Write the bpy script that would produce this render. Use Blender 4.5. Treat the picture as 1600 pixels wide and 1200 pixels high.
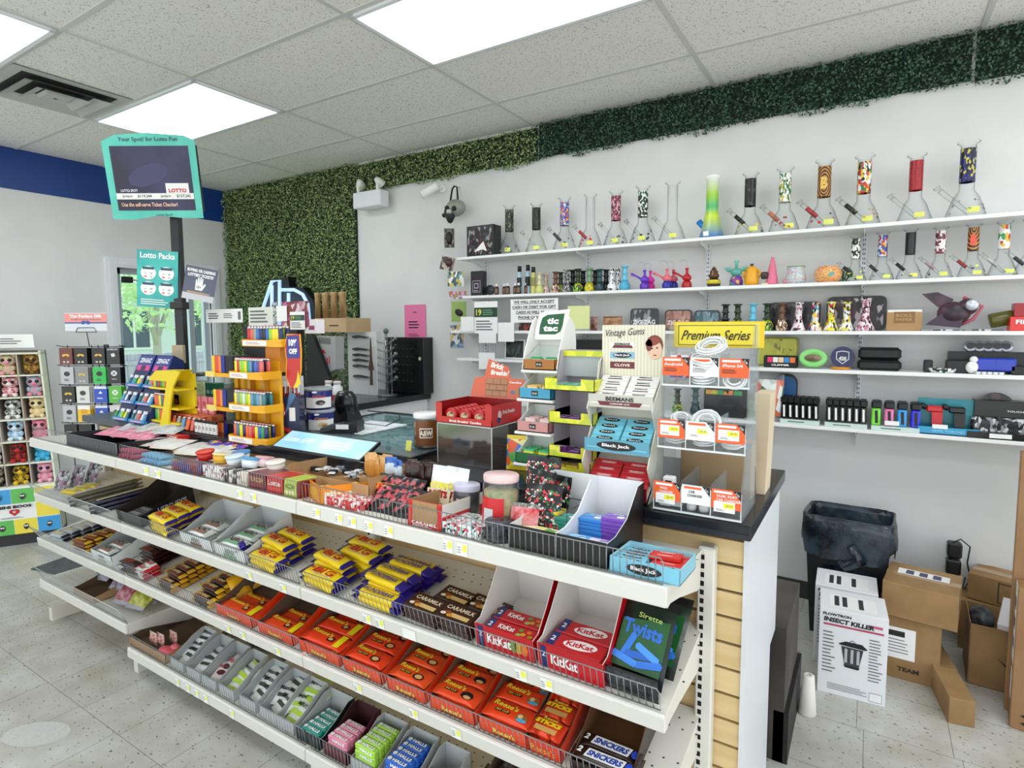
import bpy, math, random, zlib
from math import pi, sin, cos
import numpy as np
from mathutils import Vector, Matrix
random.seed(7)
for _o in list(bpy.data.objects): bpy.data.objects.remove(_o)
SC = bpy.context.scene
COL = SC.collection
# camera
CH = 1.565
YAW, PIT, ROL = math.radians(31.82), math.radians(4.588), math.radians(-0.2406)
FPX, CX, CYP = 905.64, 800.0, 582.4
_f = Vector((-sin(YAW)*cos(PIT), cos(YAW)*cos(PIT), -sin(PIT)))
_r0 = Vector((cos(YAW), sin(YAW), 0)); _u0 = _r0.cross(_f)
_r = _r0*cos(ROL)+_u0*sin(ROL); _u = -_r0*sin(ROL)+_u0*cos(ROL)
cam = bpy.data.cameras.new('camera'); camo = bpy.data.objects.new('camera', cam); COL.objects.link(camo)
camo.matrix_world = Matrix(((_r.x,_u.x,-_f.x,0),(_r.y,_u.y,-_f.y,0),(_r.z,_u.z,-_f.z,CH),(0,0,0,1)))
cam.sensor_width = 36; cam.sensor_fit = 'HORIZONTAL'; cam.lens = FPX/1600*36
cam.shift_y = (CYP-600)/1600.0; cam.clip_start = .02; cam.clip_end = 200
SC.camera = camo
SC.view_settings.view_transform = 'Standard'; SC.view_settings.look = 'None'
SC.view_settings.exposure = EXPOSURE = 0.0; SC.view_settings.gamma = 1; SC.view_settings.use_curve_mapping = False
# world and sun
W = bpy.data.worlds.new('world'); SC.world = W; W.use_nodes = True
nt = W.node_tree; bg = nt.nodes['Background']
sky = nt.nodes.new('ShaderNodeTexSky'); sky.sky_type = 'NISHITA'; sky.sun_disc = False
sky.sun_elevation = math.radians(50); sky.sun_rotation = math.radians(-90)
mixw = nt.nodes.new('ShaderNodeMixRGB'); mixw.inputs[0].default_value = .93
mixw.inputs[2].default_value = (.97, .99, 1, 1)
nt.links.new(sky.outputs[0], mixw.inputs[1]); nt.links.new(mixw.outputs[0], bg.inputs[0])
bg.inputs[1].default_value = 1.7
sl = bpy.data.lights.new('sun', 'SUN'); sl.energy = 6; sl.angle = .02
so = bpy.data.objects.new('sun', sl); COL.objects.link(so)
so.rotation_euler = Vector((-1, .25, 1.9)).to_track_quat('Z', 'Y').to_euler()
LAMP = 8.0          # emission of the troffer diffusers
# pixel rays (1600x1200 photo) onto real planes
def ray(px, py): return _r*((px-CX)/FPX) - _u*((py-CYP)/FPX) + _f
def onX(px, py, v): d = ray(px, py); return Vector((0, 0, CH))+d*(v/d.x)
def onY(px, py, v): d = ray(px, py); return Vector((0, 0, CH))+d*(v/d.y)
def onZ(px, py, v): d = ray(px, py); return Vector((0, 0, CH))+d*((v-CH)/d.z)
def sx(px, y, z):    # the x on the line (y, z) that shows at photo column px
    lo, hi = -9.0, 3.0
    for _ in range(50):
        m = (lo+hi)/2; p = Vector((m, y, z-CH)); u = CX+FPX*p.dot(_r)/p.dot(_f)
        if u < px: lo = m
        else: hi = m
    return (lo+hi)/2
# materials
def lin(h):
    if isinstance(h, str):
        h = h.lstrip('#'); h = ''.join(q*2 for q in h) if len(h) == 3 else h; c = [int(h[i:i+2], 16)/255 for i in (0, 2, 4)]
    else: c = list(h)
    return tuple((x/12.92 if x <= .04045 else ((x+.055)/1.055)**2.4) for x in c)+(1,)
_mats = {}
def mat(col, rough=.45, metal=0, emit=0, alpha=1, coat=0, name=None, sheen=0):
    k = (col, rough, metal, emit, alpha, coat)
    if k in _mats: return _mats[k]
    m = bpy.data.materials.new(name or 'paint'); m.use_nodes = True
    b = m.node_tree.nodes['Principled BSDF']; c = lin(col)
    b.inputs['Base Color'].default_value = c; b.inputs['Roughness'].default_value = rough
    b.inputs['Metallic'].default_value = metal
    if coat: b.inputs['Coat Weight'].default_value = coat
    if emit:
        b.inputs['Emission Color'].default_value = c; b.inputs['Emission Strength'].default_value = emit
    if alpha < 1: b.inputs['Alpha'].default_value = alpha
    m.diffuse_color = c; _mats[k] = m
    return m
def N(m, t, **kw):
    n = m.node_tree.nodes.new(t)
    for k, v in kw.items(): setattr(n, k, v)
    return n
def noisy(name, c1, c2, scale=8, detail=4, rough=.6, bump=0, lo=.35, hi=.65, kind='noise', vec=(1, 1, 1), metal=0, emit=0):
    """two colours mixed by a procedural pattern in object space"""
    k = ('noisy', name)
    if k in _mats: return _mats[k]
    m = bpy.data.materials.new(name); m.use_nodes = True; L = m.node_tree.links
    b = m.node_tree.nodes['Principled BSDF']
    tc = N(m, 'ShaderNodeTexCoord'); mp = N(m, 'ShaderNodeMapping'); mp.inputs['Scale'].default_value = vec
    L.new(tc.outputs['Object'], mp.inputs[0])
    if kind == 'noise':
        t = N(m, 'ShaderNodeTexNoise'); t.inputs['Scale'].default_value = scale; t.inputs['Detail'].default_value = detail; o = t.outputs['Fac']
    elif kind == 'voronoi':
        t = N(m, 'ShaderNodeTexVoronoi'); t.inputs['Scale'].default_value = scale; o = t.outputs['Distance']
    else:
        t = N(m, 'ShaderNodeTexWave'); t.inputs['Scale'].default_value = scale; t.inputs['Distortion'].default_value = detail; o = t.outputs['Fac']
    L.new(mp.outputs[0], t.inputs['Vector'])
    r = N(m, 'ShaderNodeValToRGB'); r.color_ramp.elements[0].position = lo; r.color_ramp.elements[1].position = hi
    r.color_ramp.elements[0].color = lin(c1); r.color_ramp.elements[1].color = lin(c2)
    L.new(o, r.inputs[0]); L.new(r.outputs[0], b.inputs['Base Color'])
    b.inputs['Roughness'].default_value = rough; b.inputs['Metallic'].default_value = metal
    if emit: L.new(r.outputs[0], b.inputs['Emission Color']); b.inputs['Emission Strength'].default_value = emit
    if bump:
        bp = N(m, 'ShaderNodeBump'); bp.inputs['Strength'].default_value = bump; bp.inputs['Distance'].default_value = .01
        L.new(o, bp.inputs['Height']); L.new(bp.outputs[0], b.inputs['Normal'])
    _mats[k] = m
    return m
def confetti(name, cols, scale=60, rough=.35, vec=(1, 1, 1), alpha=None):
    """printed all-over pattern: voronoi cells picking one of several colours"""
    k = ('conf', name)
    if k in _mats: return _mats[k]
    m = bpy.data.materials.new(name); m.use_nodes = True; L = m.node_tree.links
    b = m.node_tree.nodes['Principled BSDF']
    tc = N(m, 'ShaderNodeTexCoord'); mp = N(m, 'ShaderNodeMapping'); mp.inputs['Scale'].default_value = vec
    L.new(tc.outputs['Object'], mp.inputs[0])
    t = N(m, 'ShaderNodeTexVoronoi'); t.inputs['Scale'].default_value = scale*1.5
    L.new(mp.outputs[0], t.inputs['Vector'])
    r = N(m, 'ShaderNodeValToRGB'); r.color_ramp.interpolation = 'CONSTANT'
    e = r.color_ramp.elements
    while len(e) < len(cols): e.new(.5)
    for i, c in enumerate(cols): e[i].position = i/len(cols); e[i].color = lin(c)
    s = N(m, 'ShaderNodeSeparateColor'); L.new(t.outputs['Color'], s.inputs[0]); L.new(s.outputs[0], r.inputs[0])
    L.new(r.outputs[0], b.inputs['Base Color']); b.inputs['Roughness'].default_value = rough
    _mats[k] = m
    return m
def clear(name='clear_glass', tint='#f4fbfb', edge='#6f7c7c', body=.06, rough=.03, blend=.35):
    """thin glass or acrylic: see-through face on, reflective and darker at grazing angles"""
    k = ('clear', name)
    if k in _mats: return _mats[k]
    m = bpy.data.materials.new(name); m.use_nodes = True; L = m.node_tree.links; T = m.node_tree.nodes
    T.remove(T['Principled BSDF']); out = T['Material Output']
    tr = N(m, 'ShaderNodeBsdfTransparent'); tr.inputs[0].default_value = lin(tint)
    gl = N(m, 'ShaderNodeBsdfGlossy'); gl.inputs['Roughness'].default_value = rough
    df = N(m, 'ShaderNodeBsdfDiffuse'); df.inputs[0].default_value = lin(edge)
    lw = N(m, 'ShaderNodeLayerWeight'); lw.inputs[0].default_value = blend
    m1 = N(m, 'ShaderNodeMixShader'); m2 = N(m, 'ShaderNodeMixShader'); m1.inputs[0].default_value = .5
    ma = N(m, 'ShaderNodeMath', operation='POWER'); ma.inputs[1].default_value = 2.4
    mb = N(m, 'ShaderNodeMath', operation='MAXIMUM'); mb.inputs[1].default_value = body
    L.new(gl.outputs[0], m1.inputs[1]); L.new(df.outputs[0], m1.inputs[2])
    L.new(lw.outputs['Facing'], ma.inputs[0]); L.new(ma.outputs[0], mb.inputs[0]); L.new(mb.outputs[0], m2.inputs[0])
    L.new(tr.outputs[0], m2.inputs[1]); L.new(m1.outputs[0], m2.inputs[2]); L.new(m2.outputs[0], out.inputs[0])
    _mats[k] = m
    return m
WHITE = mat('#f2f2f0', .5); BLACK = mat('#141416', .4); RED = mat('#c8141c', .35)
KRAFT = noisy('kraft_card', '#a8845a', '#b8956a', 6, 3, .8); KRAFTD = mat('#8a6a48', .85)
STEEL = mat('#8d9092', .3, .9); WIRE = mat('#6f7375', .3, .8); CHROME = mat('#c9ccce', .15, 1)
GLASS = clear(); ACRY = clear('clear_acrylic', '#fafbfb', '#c8d0d2', .03, .05, .25)
WRAP = clear('clear_wrap', '#f6f6f6', '#e8ecee', .16, .12, .4)
# text outlines
_txt = {}
def text_mesh(s, bold=0):
    k = (s, bold)
    if k not in _txt:
        c = bpy.data.curves.new('t', 'FONT'); c.body = s; c.size = 1; c.resolution_u = 2; c.offset = bold
        o = bpy.data.objects.new('t', c); COL.objects.link(o)
        me = bpy.data.meshes.new_from_object(o.evaluated_get(bpy.context.evaluated_depsgraph_get()))
        v = np.zeros(len(me.vertices)*3); me.vertices.foreach_get('co', v); v = v.reshape(-1, 3)
        fs = [tuple(p.vertices) for p in me.polygons]
        bpy.data.objects.remove(o); bpy.data.curves.remove(c); bpy.data.meshes.remove(me)
        mn, mx = v.min(0), v.max(0); v = v-(mn+mx)/2
        _txt[k] = (v, fs, mx[0]-mn[0], mx[1]-mn[1])
    return _txt[k]
# mesh builder
def FR(o, x, y):     # frame: origin, right, up
    x = Vector(x).normalized(); y = Vector(y).normalized(); z = x.cross(y)
    return Matrix(((x.x, y.x, z.x, o[0]), (x.y, y.y, z.y, o[1]), (x.z, y.z, z.z, o[2]), (0, 0, 0, 1)))
def TR(x=0, y=0, z=0, rz=0, rx=0, ry=0):
    return Matrix.Translation((x, y, z)) @ Matrix.Rotation(rz, 4, 'Z') @ Matrix.Rotation(rx, 4, 'X') @ Matrix.Rotation(ry, 4, 'Y')
class MB:
    def __init__(s): s.v = []; s.f = []; s.m = []; s.s = []; s.mats = []; s.T = Matrix.Identity(4)
    def mi(s, m):
        if m not in s.mats: s.mats.append(m)
        return s.mats.index(m)
    def add(s, vs, fs, m, M=None, smooth=False):
        n = len(s.v); A = s.T @ M if M is not None else s.T
        s.v += [tuple(A @ Vector(p)) for p in vs]
        s.f += [tuple(i+n for i in f) for f in fs]; k = s.mi(m)
        s.m += [k]*len(fs); s.s += [smooth]*len(fs); return s
    def box(s, a, b, m, M=None, bev=0, mats=None):
        x0, x1 = sorted((a[0], b[0])); y0, y1 = sorted((a[1], b[1])); z0, z1 = sorted((a[2], b[2]))
        if bev:
            h = min(bev, (x1-x0)/2.01, (y1-y0)/2.01, (z1-z0)/2.01); vs = []; idx = {}
            for i, x in enumerate((x0, x1)):
                for j, y in enumerate((y0, y1)):
                    for k, z in enumerate((z0, z1)):
                        dx = h*(1-2*i); dy = h*(1-2*j); dz = h*(1-2*k)
                        for ax, p in enumerate(((x, y+dy, z+dz), (x+dx, y, z+dz), (x+dx, y+dy, z))):
                            idx[(i, j, k, ax)] = len(vs); vs.append(p)
            fs = []
            for i in (0, 1):
                q = [idx[(i, 0, 0, 0)], idx[(i, 1, 0, 0)], idx[(i, 1, 1, 0)], idx[(i, 0, 1, 0)]]; fs.append(q if i else q[::-1])
                q = [idx[(0, i, 0, 1)], idx[(1, i, 0, 1)], idx[(1, i, 1, 1)], idx[(0, i, 1, 1)]]; fs.append(q[::-1] if i else q)
                q = [idx[(0, 0, i, 2)], idx[(1, 0, i, 2)], idx[(1, 1, i, 2)], idx[(0, 1, i, 2)]]; fs.append(q if i else q[::-1])
            for i in (0, 1):
                for j in (0, 1):
                    w = (i+j) % 2
                    q = [idx[(i, j, 0, 0)], idx[(i, j, 1, 0)], idx[(i, j, 1, 1)], idx[(i, j, 0, 1)]]; fs.append(q if w == 0 else q[::-1])
                    q = [idx[(i, 0, j, 0)], idx[(i, 0, j, 2)], idx[(i, 1, j, 2)], idx[(i, 1, j, 0)]]; fs.append(q if w else q[::-1])
                    q = [idx[(0, i, j, 1)], idx[(1, i, j, 1)], idx[(1, i, j, 2)], idx[(0, i, j, 2)]]; fs.append(q if w == 0 else q[::-1])
                    for k in (0, 1):
                        q = [idx[(i, j, k, 0)], idx[(i, j, k, 1)], idx[(i, j, k, 2)]]; fs.append(q if (i+j+k) % 2 else q[::-1])
            return s.add(vs, fs, m, M)
        vs = [(x, y, z) for x in (x0, x1) for y in (y0, y1) for z in (z0, z1)]
        fs = [(0, 1, 3, 2), (4, 6, 7, 5), (0, 4, 5, 1), (2, 3, 7, 6), (0, 2, 6, 4), (1, 5, 7, 3)]
        return s.add(vs, fs, m, M)
    def poly(s, pts, m, M=None): return s.add(pts, [tuple(range(len(pts)))], m, M)
    def quad(s, cx, cy, w, h, m, M, z=.0004):   # flat rectangle in frame M
        return s.add([(cx-w/2, cy-h/2, z), (cx+w/2, cy-h/2, z), (cx+w/2, cy+h/2, z), (cx-w/2, cy+h/2, z)], [(0, 1, 2, 3)], m, M)
    def disc(s, cx, cy, rx, ry, m, M, z=.0005, n=20, rot=0):
        c, q = cos(rot), sin(rot); P = []
        for i in range(n):
            a = 2*pi*i/n; x = rx*cos(a); y = ry*sin(a); P.append((cx+x*c-y*q, cy+x*q+y*c, z))
        return s.poly(P, m, M)
    def prism(s, pts, y0, y1, m, M=None):       # outline in XZ, extruded along Y
        n = len(pts); vs = [(p[0], y0, p[1]) for p in pts]+[(p[0], y1, p[1]) for p in pts]
        fs = [tuple(range(n)), tuple(range(2*n-1, n-1, -1))]+[(i, i+n, (i+1) % n+n, (i+1) % n) for i in range(n)]
        return s.add(vs, fs, m, M)
    def slab(s, pts, z0, z1, m, M=None):        # outline in XY, extruded along Z
        n = len(pts); vs = [(p[0], p[1], z0) for p in pts]+[(p[0], p[1], z1) for p in pts]
        fs = [tuple(range(n))[::-1], tuple(range(n, 2*n))]+[(i, (i+1) % n, (i+1) % n+n, i+n) for i in range(n)]
        return s.add(vs, fs, m, M)
    def lathe(s, prof, m, M=None, n=20, smooth=True, sx=1, sy=1):   # prof: (r, z)
        vs = []; fs = []
        for r, z in prof:
            for i in range(n):
                a = 2*pi*i/n; vs.append((r*cos(a)*sx, r*sin(a)*sy, z))
        for k in range(len(prof)-1):
            for i in range(n):
                j = (i+1) % n; fs.append((k*n+i, k*n+j, (k+1)*n+j, (k+1)*n+i))
        if prof[0][0] > 1e-5: fs.append(tuple(range(n))[::-1])
        if prof[-1][0] > 1e-5: fs.append(tuple((len(prof)-1)*n+i for i in range(n)))
        return s.add(vs, fs, m, M, smooth)
    def shell(s, prof, m, M=None, n=20, sx=1, sy=1):                # open lathe without caps
        vs = []; fs = []
        for r, z in prof:
            for i in range(n):
                a = 2*pi*i/n; vs.append((r*cos(a)*sx, r*sin(a)*sy, z))
        for k in range(len(prof)-1):
            for i in range(n):
                j = (i+1) % n; fs.append((k*n+i, k*n+j, (k+1)*n+j, (k+1)*n+i))
        return s.add(vs, fs, m, M, True)
    def cyl(s, r, z0, z1, m, M=None, n=16): return s.lathe([(r, z0), (r, z1)], m, M, n, False)
    def ball(s, c, r, m, M=None, n=14, sc=(1, 1, 1)):
        k = n//2; P = [(max(1e-6, sin(pi*i/k))*r, -cos(pi*i/k)*r) for i in range(k+1)]
        A = Matrix.Translation(c) @ Matrix.Diagonal((sc[0], sc[1], sc[2], 1))
        return s.lathe([(1e-6 if i in (0, k) else p[0], p[1]) for i, p in enumerate(P)], m, (M @ A) if M is not None else A, n)
    def tube(s, pts, r, m, M=None, n=6, closed=False):
        P = [Vector(p) for p in pts]; vs = []; fs = []; K = len(P); up = None
        for i, p in enumerate(P):
            a = P[i-1] if (i or closed) else p; b = P[(i+1) % K] if (i < K-1 or closed) else p
            d = (b-a).normalized() if (b-a).length > 1e-9 else Vector((0, 0, 1))
            if up is None: up = d.orthogonal().normalized()
            up = (up-d*up.dot(d)); up = up.normalized() if up.length > 1e-6 else d.orthogonal().normalized()
            w = d.cross(up); rr = r[i] if isinstance(r, (list, tuple)) else r
            for j in range(n):
                t = 2*pi*j/n; vs.append(p+(up*cos(t)+w*sin(t))*rr)
        for i in range(K if closed else K-1):
            for j in range(n):
                k = (j+1) % n; i2 = (i+1) % K; fs.append((i*n+j, i*n+k, i2*n+k, i2*n+j))
        if not closed: fs += [tuple(range(n))[::-1], tuple((K-1)*n+j for j in range(n))]
        return s.add(vs, fs, m, M, True)
    def text(s, t, cx, cy, w, h, m, M, z=.0008, bold=0.01, rot=0, shear=0):  # fitted to w x h in frame M
        v, fs, tw, th = text_mesh(t, bold); kx = w/tw; ky = (h/th if h else kx)
        c, q = cos(rot), sin(rot); vs = []
        for p in v:
            x = p[0]*kx+p[1]*ky*shear; y = p[1]*ky; vs.append((cx+x*c-y*q, cy+x*q+y*c, z))
        return s.add(vs, fs, m, M)
    def lines(s, cx, cy, w, h, n, m, M, z=.0007, frac=.45, rnd=None):   # rows of small print
        r = rnd or random.Random(3); dh = h/n
        for i in range(n):
            ww = w*(r.uniform(.6, 1)); s.quad(cx-(w-ww)/2, cy+h/2-dh*(i+.5), ww, dh*frac, m, M, z)
        return s
    def mesh(s, name='m'):
        me = bpy.data.meshes.new(name); me.from_pydata(s.v, [], s.f)
        for m in s.mats: me.materials.append(m)
        me.polygons.foreach_set('material_index', s.m); me.polygons.foreach_set('use_smooth', s.s)
        me.update(); return me
def link(name, me, parent=None, M=None):
    if isinstance(me, MB): me = me.mesh(name)
    o = bpy.data.objects.new(name, me); COL.objects.link(o)
    if parent is not None: o.parent = parent
    if M is not None:
        if parent is None: o.matrix_world = M
        else: o.matrix_local = M
    return o
def tag(o, label, cat, group=None):
    o['label'] = label; o['category'] = cat
    if group: o['group'] = group
    return o
def struct(name, mb, M=None, parent=None):
    o = link(name, mb, parent, M)
    if parent is None: o['kind'] = 'structure'
    return o
def one(name, label, cat, mb, M=None, group=None): return tag(link(name, mb, None, M), label, cat, group)
def thing(name, label, cat, M, parts, group=None):
    """parts: list of (name, MB, label or None, [subparts])"""
    e = bpy.data.objects.new(name, None); COL.objects.link(e); e.empty_display_size = .05
    e.matrix_world = M; tag(e, label, cat, group)
    for p in parts:
        if not p[1]: continue
        o = link(p[0], p[1], e)
        if len(p) > 2 and p[2]: o['label'] = p[2]
        for q in (p[3] if len(p) > 3 else []):
            if not q[1]: continue
            c = link(q[0], q[1], o)
            if len(q) > 2 and q[2]: c['label'] = q[2]
    return e
_pro = {}
def proto(key, fn):
    """meshes of a kind, built once: the first use and every copy share them"""
    if key not in _pro:
        def conv(ps): return [(p[0], p[1].mesh(p[0]) if isinstance(p[1], MB) else p[1], p[2] if len(p) > 2 else None, conv(p[3]) if len(p) > 3 else []) for p in ps]
        r = fn(); _pro[key] = r.mesh('m') if isinstance(r, MB) else conv(r)
    return _pro[key]
def put(key, fn, name, label, cat, M, group=None):
    p = proto(key, fn)
    if isinstance(p, bpy.types.Mesh):
        o = bpy.data.objects.new(name, p); COL.objects.link(o); o.matrix_world = M; return tag(o, label, cat, group)
    return thing(name, label, cat, M, p, group)
# THE SHOP: floor, walls, ceiling
XL, YB, ZC = -5.71, 3.62, 2.955
XR, YF = 2.6, -1.3
def floor_mat():
    m = bpy.data.materials.new('vinyl_tile'); m.use_nodes = True; L = m.node_tree.links; b = m.node_tree.nodes['Principled BSDF']
    tc = N(m, 'ShaderNodeTexCoord'); mp = N(m, 'ShaderNodeMapping'); mp.inputs['Location'].default_value = (.274, -.081, 0)
    L.new(tc.outputs['Object'], mp.inputs[0])
    br = N(m, 'ShaderNodeTexBrick'); br.inputs['Scale'].default_value = 1; br.inputs['Brick Width'].default_value = .305
    br.inputs['Row Height'].default_value = .305; br.inputs['Mortar Size'].default_value = .0013; br.offset = .08; br.inputs['Mortar Smooth'].default_value = .3
    br.inputs['Color1'].default_value = lin('#cfcfcb'); br.inputs['Color2'].default_value = lin('#cdcdc9'); br.inputs['Mortar'].default_value = lin('#77756c')
    L.new(mp.outputs[0], br.inputs['Vector'])
    n1 = N(m, 'ShaderNodeTexNoise'); n1.inputs['Scale'].default_value = 75; n1.inputs['Detail'].default_value = 2.5
    mp2 = N(m, 'ShaderNodeMapping'); mp2.inputs['Scale'].default_value = (.65, 1.2, 1); mp2.inputs['Rotation'].default_value = (0, 0, .5)
    L.new(tc.outputs['Object'], mp2.inputs[0]); L.new(mp2.outputs[0], n1.inputs['Vector'])
    r1 = N(m, 'ShaderNodeValToRGB'); r1.color_ramp.elements[0].position = .635; r1.color_ramp.elements[1].position = .68
    r1.color_ramp.elements[0].color = (0, 0, 0, 1); r1.color_ramp.elements[1].color = (1, 1, 1, 1); L.new(n1.outputs['Fac'], r1.inputs[0])
    n2 = N(m, 'ShaderNodeTexNoise'); n2.inputs['Scale'].default_value = 5; n2.inputs['Detail'].default_value = 6; L.new(tc.outputs['Object'], n2.inputs['Vector'])
    r2 = N(m, 'ShaderNodeValToRGB'); r2.color_ramp.elements[0].position = .3; r2.color_ramp.elements[1].position = .75
    r2.color_ramp.elements[0].color = lin('#d6d2c4'); r2.color_ramp.elements[1].color = (1, 1, 1, 1); L.new(n2.outputs['Fac'], r2.inputs[0])
    mu = N(m, 'ShaderNodeMixRGB', blend_type='MULTIPLY'); mu.inputs[0].default_value = 1; L.new(br.outputs['Color'], mu.inputs[1]); L.new(r2.outputs[0], mu.inputs[2])
    mx = N(m, 'ShaderNodeMixRGB'); mx.inputs[2].default_value = lin('#63635e'); L.new(r1.outputs[0], mx.inputs[0]); L.new(mu.outputs[0], mx.inputs[1])
    L.new(mx.outputs[0], b.inputs['Base Color']); b.inputs['Roughness'].default_value = .28; b.inputs['Specular IOR Level'].default_value = .4
    return m
def ceil_mat():
    m = bpy.data.materials.new('acoustic_tile'); m.use_nodes = True; L = m.node_tree.links; b = m.node_tree.nodes['Principled BSDF']
    tc = N(m, 'ShaderNodeTexCoord'); n1 = N(m, 'ShaderNodeTexNoise'); n1.inputs['Scale'].default_value = 120; n1.inputs['Detail'].default_value = 3
    L.new(tc.outputs['Object'], n1.inputs['Vector'])
    r1 = N(m, 'ShaderNodeValToRGB'); r1.color_ramp.elements[0].position = .33; r1.color_ramp.elements[1].position = .41
    r1.color_ramp.elements[0].color = lin('#a2a199'); r1.color_ramp.elements[1].color = lin('#efede8'); L.new(n1.outputs['Fac'], r1.inputs[0])
    L.new(r1.outputs[0], b.inputs['Base Color']); b.inputs['Roughness'].default_value = .95
    bp = N(m, 'ShaderNodeBump'); bp.inputs['Strength'].default_value = .35; bp.inputs['Distance'].default_value = .004; L.new(n1.outputs['Fac'], bp.inputs['Height']); L.new(bp.outputs[0], b.inputs['Normal'])
    return m
WALLM = noisy('wall_paint', '#dadbdb', '#e0e1e0', 3, 5, .7, .06)
FLOORM = floor_mat(); CEILM = ceil_mat(); TBAR = mat('#cfcfcb', .5)
struct('floor', MB().box((XL-.1, YF-1, -.06), (XR, YB+.1, 0), FLOORM))
struct('ceiling', MB().box((XL-.1, YF-1, ZC), (XR, YB+.1, ZC+.08), CEILM))
struct('wall_back', MB().box((XL-.1, YB, 0), (XR, YB+.1, ZC), WALLM))
# left wall with the doorway
DY0, DY1, DZ = 2.56, 3.42, 2.10
wl = MB()
wl.box((XL-.12, YF-1, 0), (XL, DY0, ZC), WALLM); wl.box((XL-.12, DY1, 0), (XL, YB, ZC), WALLM); wl.box((XL-.12, DY0, DZ), (XL, DY1, ZC), WALLM)
struct('wall_left', wl)
BLUE = noisy('blue_paint', '#10408a', '#0c3a80', 3, 3, .45)
one('wall_stripe', 'wide dark blue painted band along the top of the left wall', 'paint band', MB().box((XL, YF-1, 2.64), (XL+.006, YB-.001, ZC-.001), BLUE))
# ceiling grid of T-bars, 2 x 4 ft cells
g = MB()
for k in range(-2, 6):
    x = XL+1.2192*k+.002
    if x > XL+.05: g.box((x-.012, YF-1, ZC-.006), (x+.012, YB, ZC+.001), TBAR)
for k in range(-6, 4):
    y = 1.905+.6096*k
    g.box((XL, y-.012, ZC-.005), (XR, y+.012, ZC+.001), TBAR)
struct('trim_1', g)
GX = [XL+1.2192*k+.002 for k in range(8)]; GY = lambda k: 1.905+.6096*k
# troffers
def dif_mat():
    m = bpy.data.materials.new('prismatic_diffuser'); m.use_nodes = True; L = m.node_tree.links; T = m.node_tree.nodes; T.remove(T['Principled BSDF'])
    e = N(m, 'ShaderNodeEmission'); tc = N(m, 'ShaderNodeTexCoord'); sp = N(m, 'ShaderNodeSeparateXYZ'); L.new(tc.outputs['Object'], sp.inputs[0])
    # two tubes run the length of each troffer behind the sheet
    w = N(m, 'ShaderNodeMath', operation='MULTIPLY'); w.inputs[1].default_value = 2*pi/.28; L.new(sp.outputs['Y'], w.inputs[0])
    c = N(m, 'ShaderNodeMath', operation='COSINE'); L.new(w.outputs[0], c.inputs[0])
    a = N(m, 'ShaderNodeMath', operation='MULTIPLY_ADD'); a.inputs[1].default_value = -.09; a.inputs[2].default_value = .91; L.new(c.outputs[0], a.inputs[0])
    s = N(m, 'ShaderNodeMath', operation='MULTIPLY'); s.inputs[1].default_value = LAMP; L.new(a.outputs[0], s.inputs[0])
    e.inputs[0].default_value = (.93, .98, 1, 1); L.new(s.outputs[0], e.inputs[1]); L.new(e.outputs[0], T['Material Output'].inputs[0])
    return m
DIF = dif_mat()
def troffer():
    fr = MB(); w, d = 1.19, .58
    for a, b in (((-w/2, -d/2), (w/2, -d/2+.022)), ((-w/2, d/2-.022), (w/2, d/2)), ((-w/2, -d/2), (-w/2+.022, d/2)), ((w/2-.022, -d/2), (w/2, d/2))):
        fr.box((a[0], a[1], -.014), (b[0], b[1], -.001), mat('#e9edf0', .4))
    di = MB().box((-w/2+.02, -d/2+.02, -.009), (w/2-.02, d/2-.02, -.004), DIF)
    return [('frame', fr), ('diffuser', di)]
for (i, k), lab in {(1, 0): 'small-looking ceiling light panel beside the air vent', (3, 0): 'large ceiling light panel cut by the top edge of the picture', (1, -2): 'ceiling light panel in the top left corner above the vent'}.items():
    put('troffer', troffer, 'ceiling_light', lab, 'ceiling light', TR((GX[i]+GX[i+1])/2, GY(k)+.305, ZC-.002), 'ceiling light panels')
for x, y, lab in (((GX[5]+GX[6])/2, GY(0)+.305, 'unseen ceiling light panel added for fill to the right, above the boxes'), ((GX[3]+GX[4])/2, GY(-3)+.305, 'unseen ceiling light panel added for fill above the aisle'), ((GX[5]+GX[6])/2, GY(-3)+.305, 'unseen ceiling light panel added for fill above the aisle, right')):  # out-of-view panels added only as fill light for the room
    put('troffer', troffer, 'ceiling_light', lab, 'ceiling light', TR(x, y, ZC-.002), 'ceiling light panels')
# ceiling diffuser: nested square cones in a 2 x 2 ft plate
vf = MB(); VM = mat('#b9bab6', .45); VD = mat('#2c2d2c', .8)
def ring(mb, a, z0, b, z1, m):   # square ring from half-size a at z0 to b at z1
    vs = [(sx_*a, sy_*a, z0) for sx_, sy_ in ((-1, -1), (1, -1), (1, 1), (-1, 1))]+[(sx_*b, sy_*b, z1) for sx_, sy_ in ((-1, -1), (1, -1), (1, 1), (-1, 1))]
    mb.add(vs, [(i, (i+1) % 4, (i+1) % 4+4, i+4) for i in range(4)], m)
ring(vf, .295, -.004, .235, -.004, VM); ring(vf, .235, -.004, .235, .05, VD)
vf.box((-.235, -.235, -.001), (.235, .235, 0), VD)
vb = MB(); ring(vb, .215, -.03, .15, -.004, VM); ring(vb, .215, -.034, .15, -.006, VM)
vc = MB(); ring(vc, .135, -.034, .075, -.008, VM); ring(vc, .06, -.03, .01, -.03, VM); ring(vc, .06, -.03, .07, -.012, VM)
thing('ceiling_vent', 'square grey air diffuser with nested louvres in the ceiling', 'air vent', TR(GX[1]+.31, GY(-1)+.305, ZC-.003), [('frame', vf), ('louvre', vb), ('inner_louvre', vc)])
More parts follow.
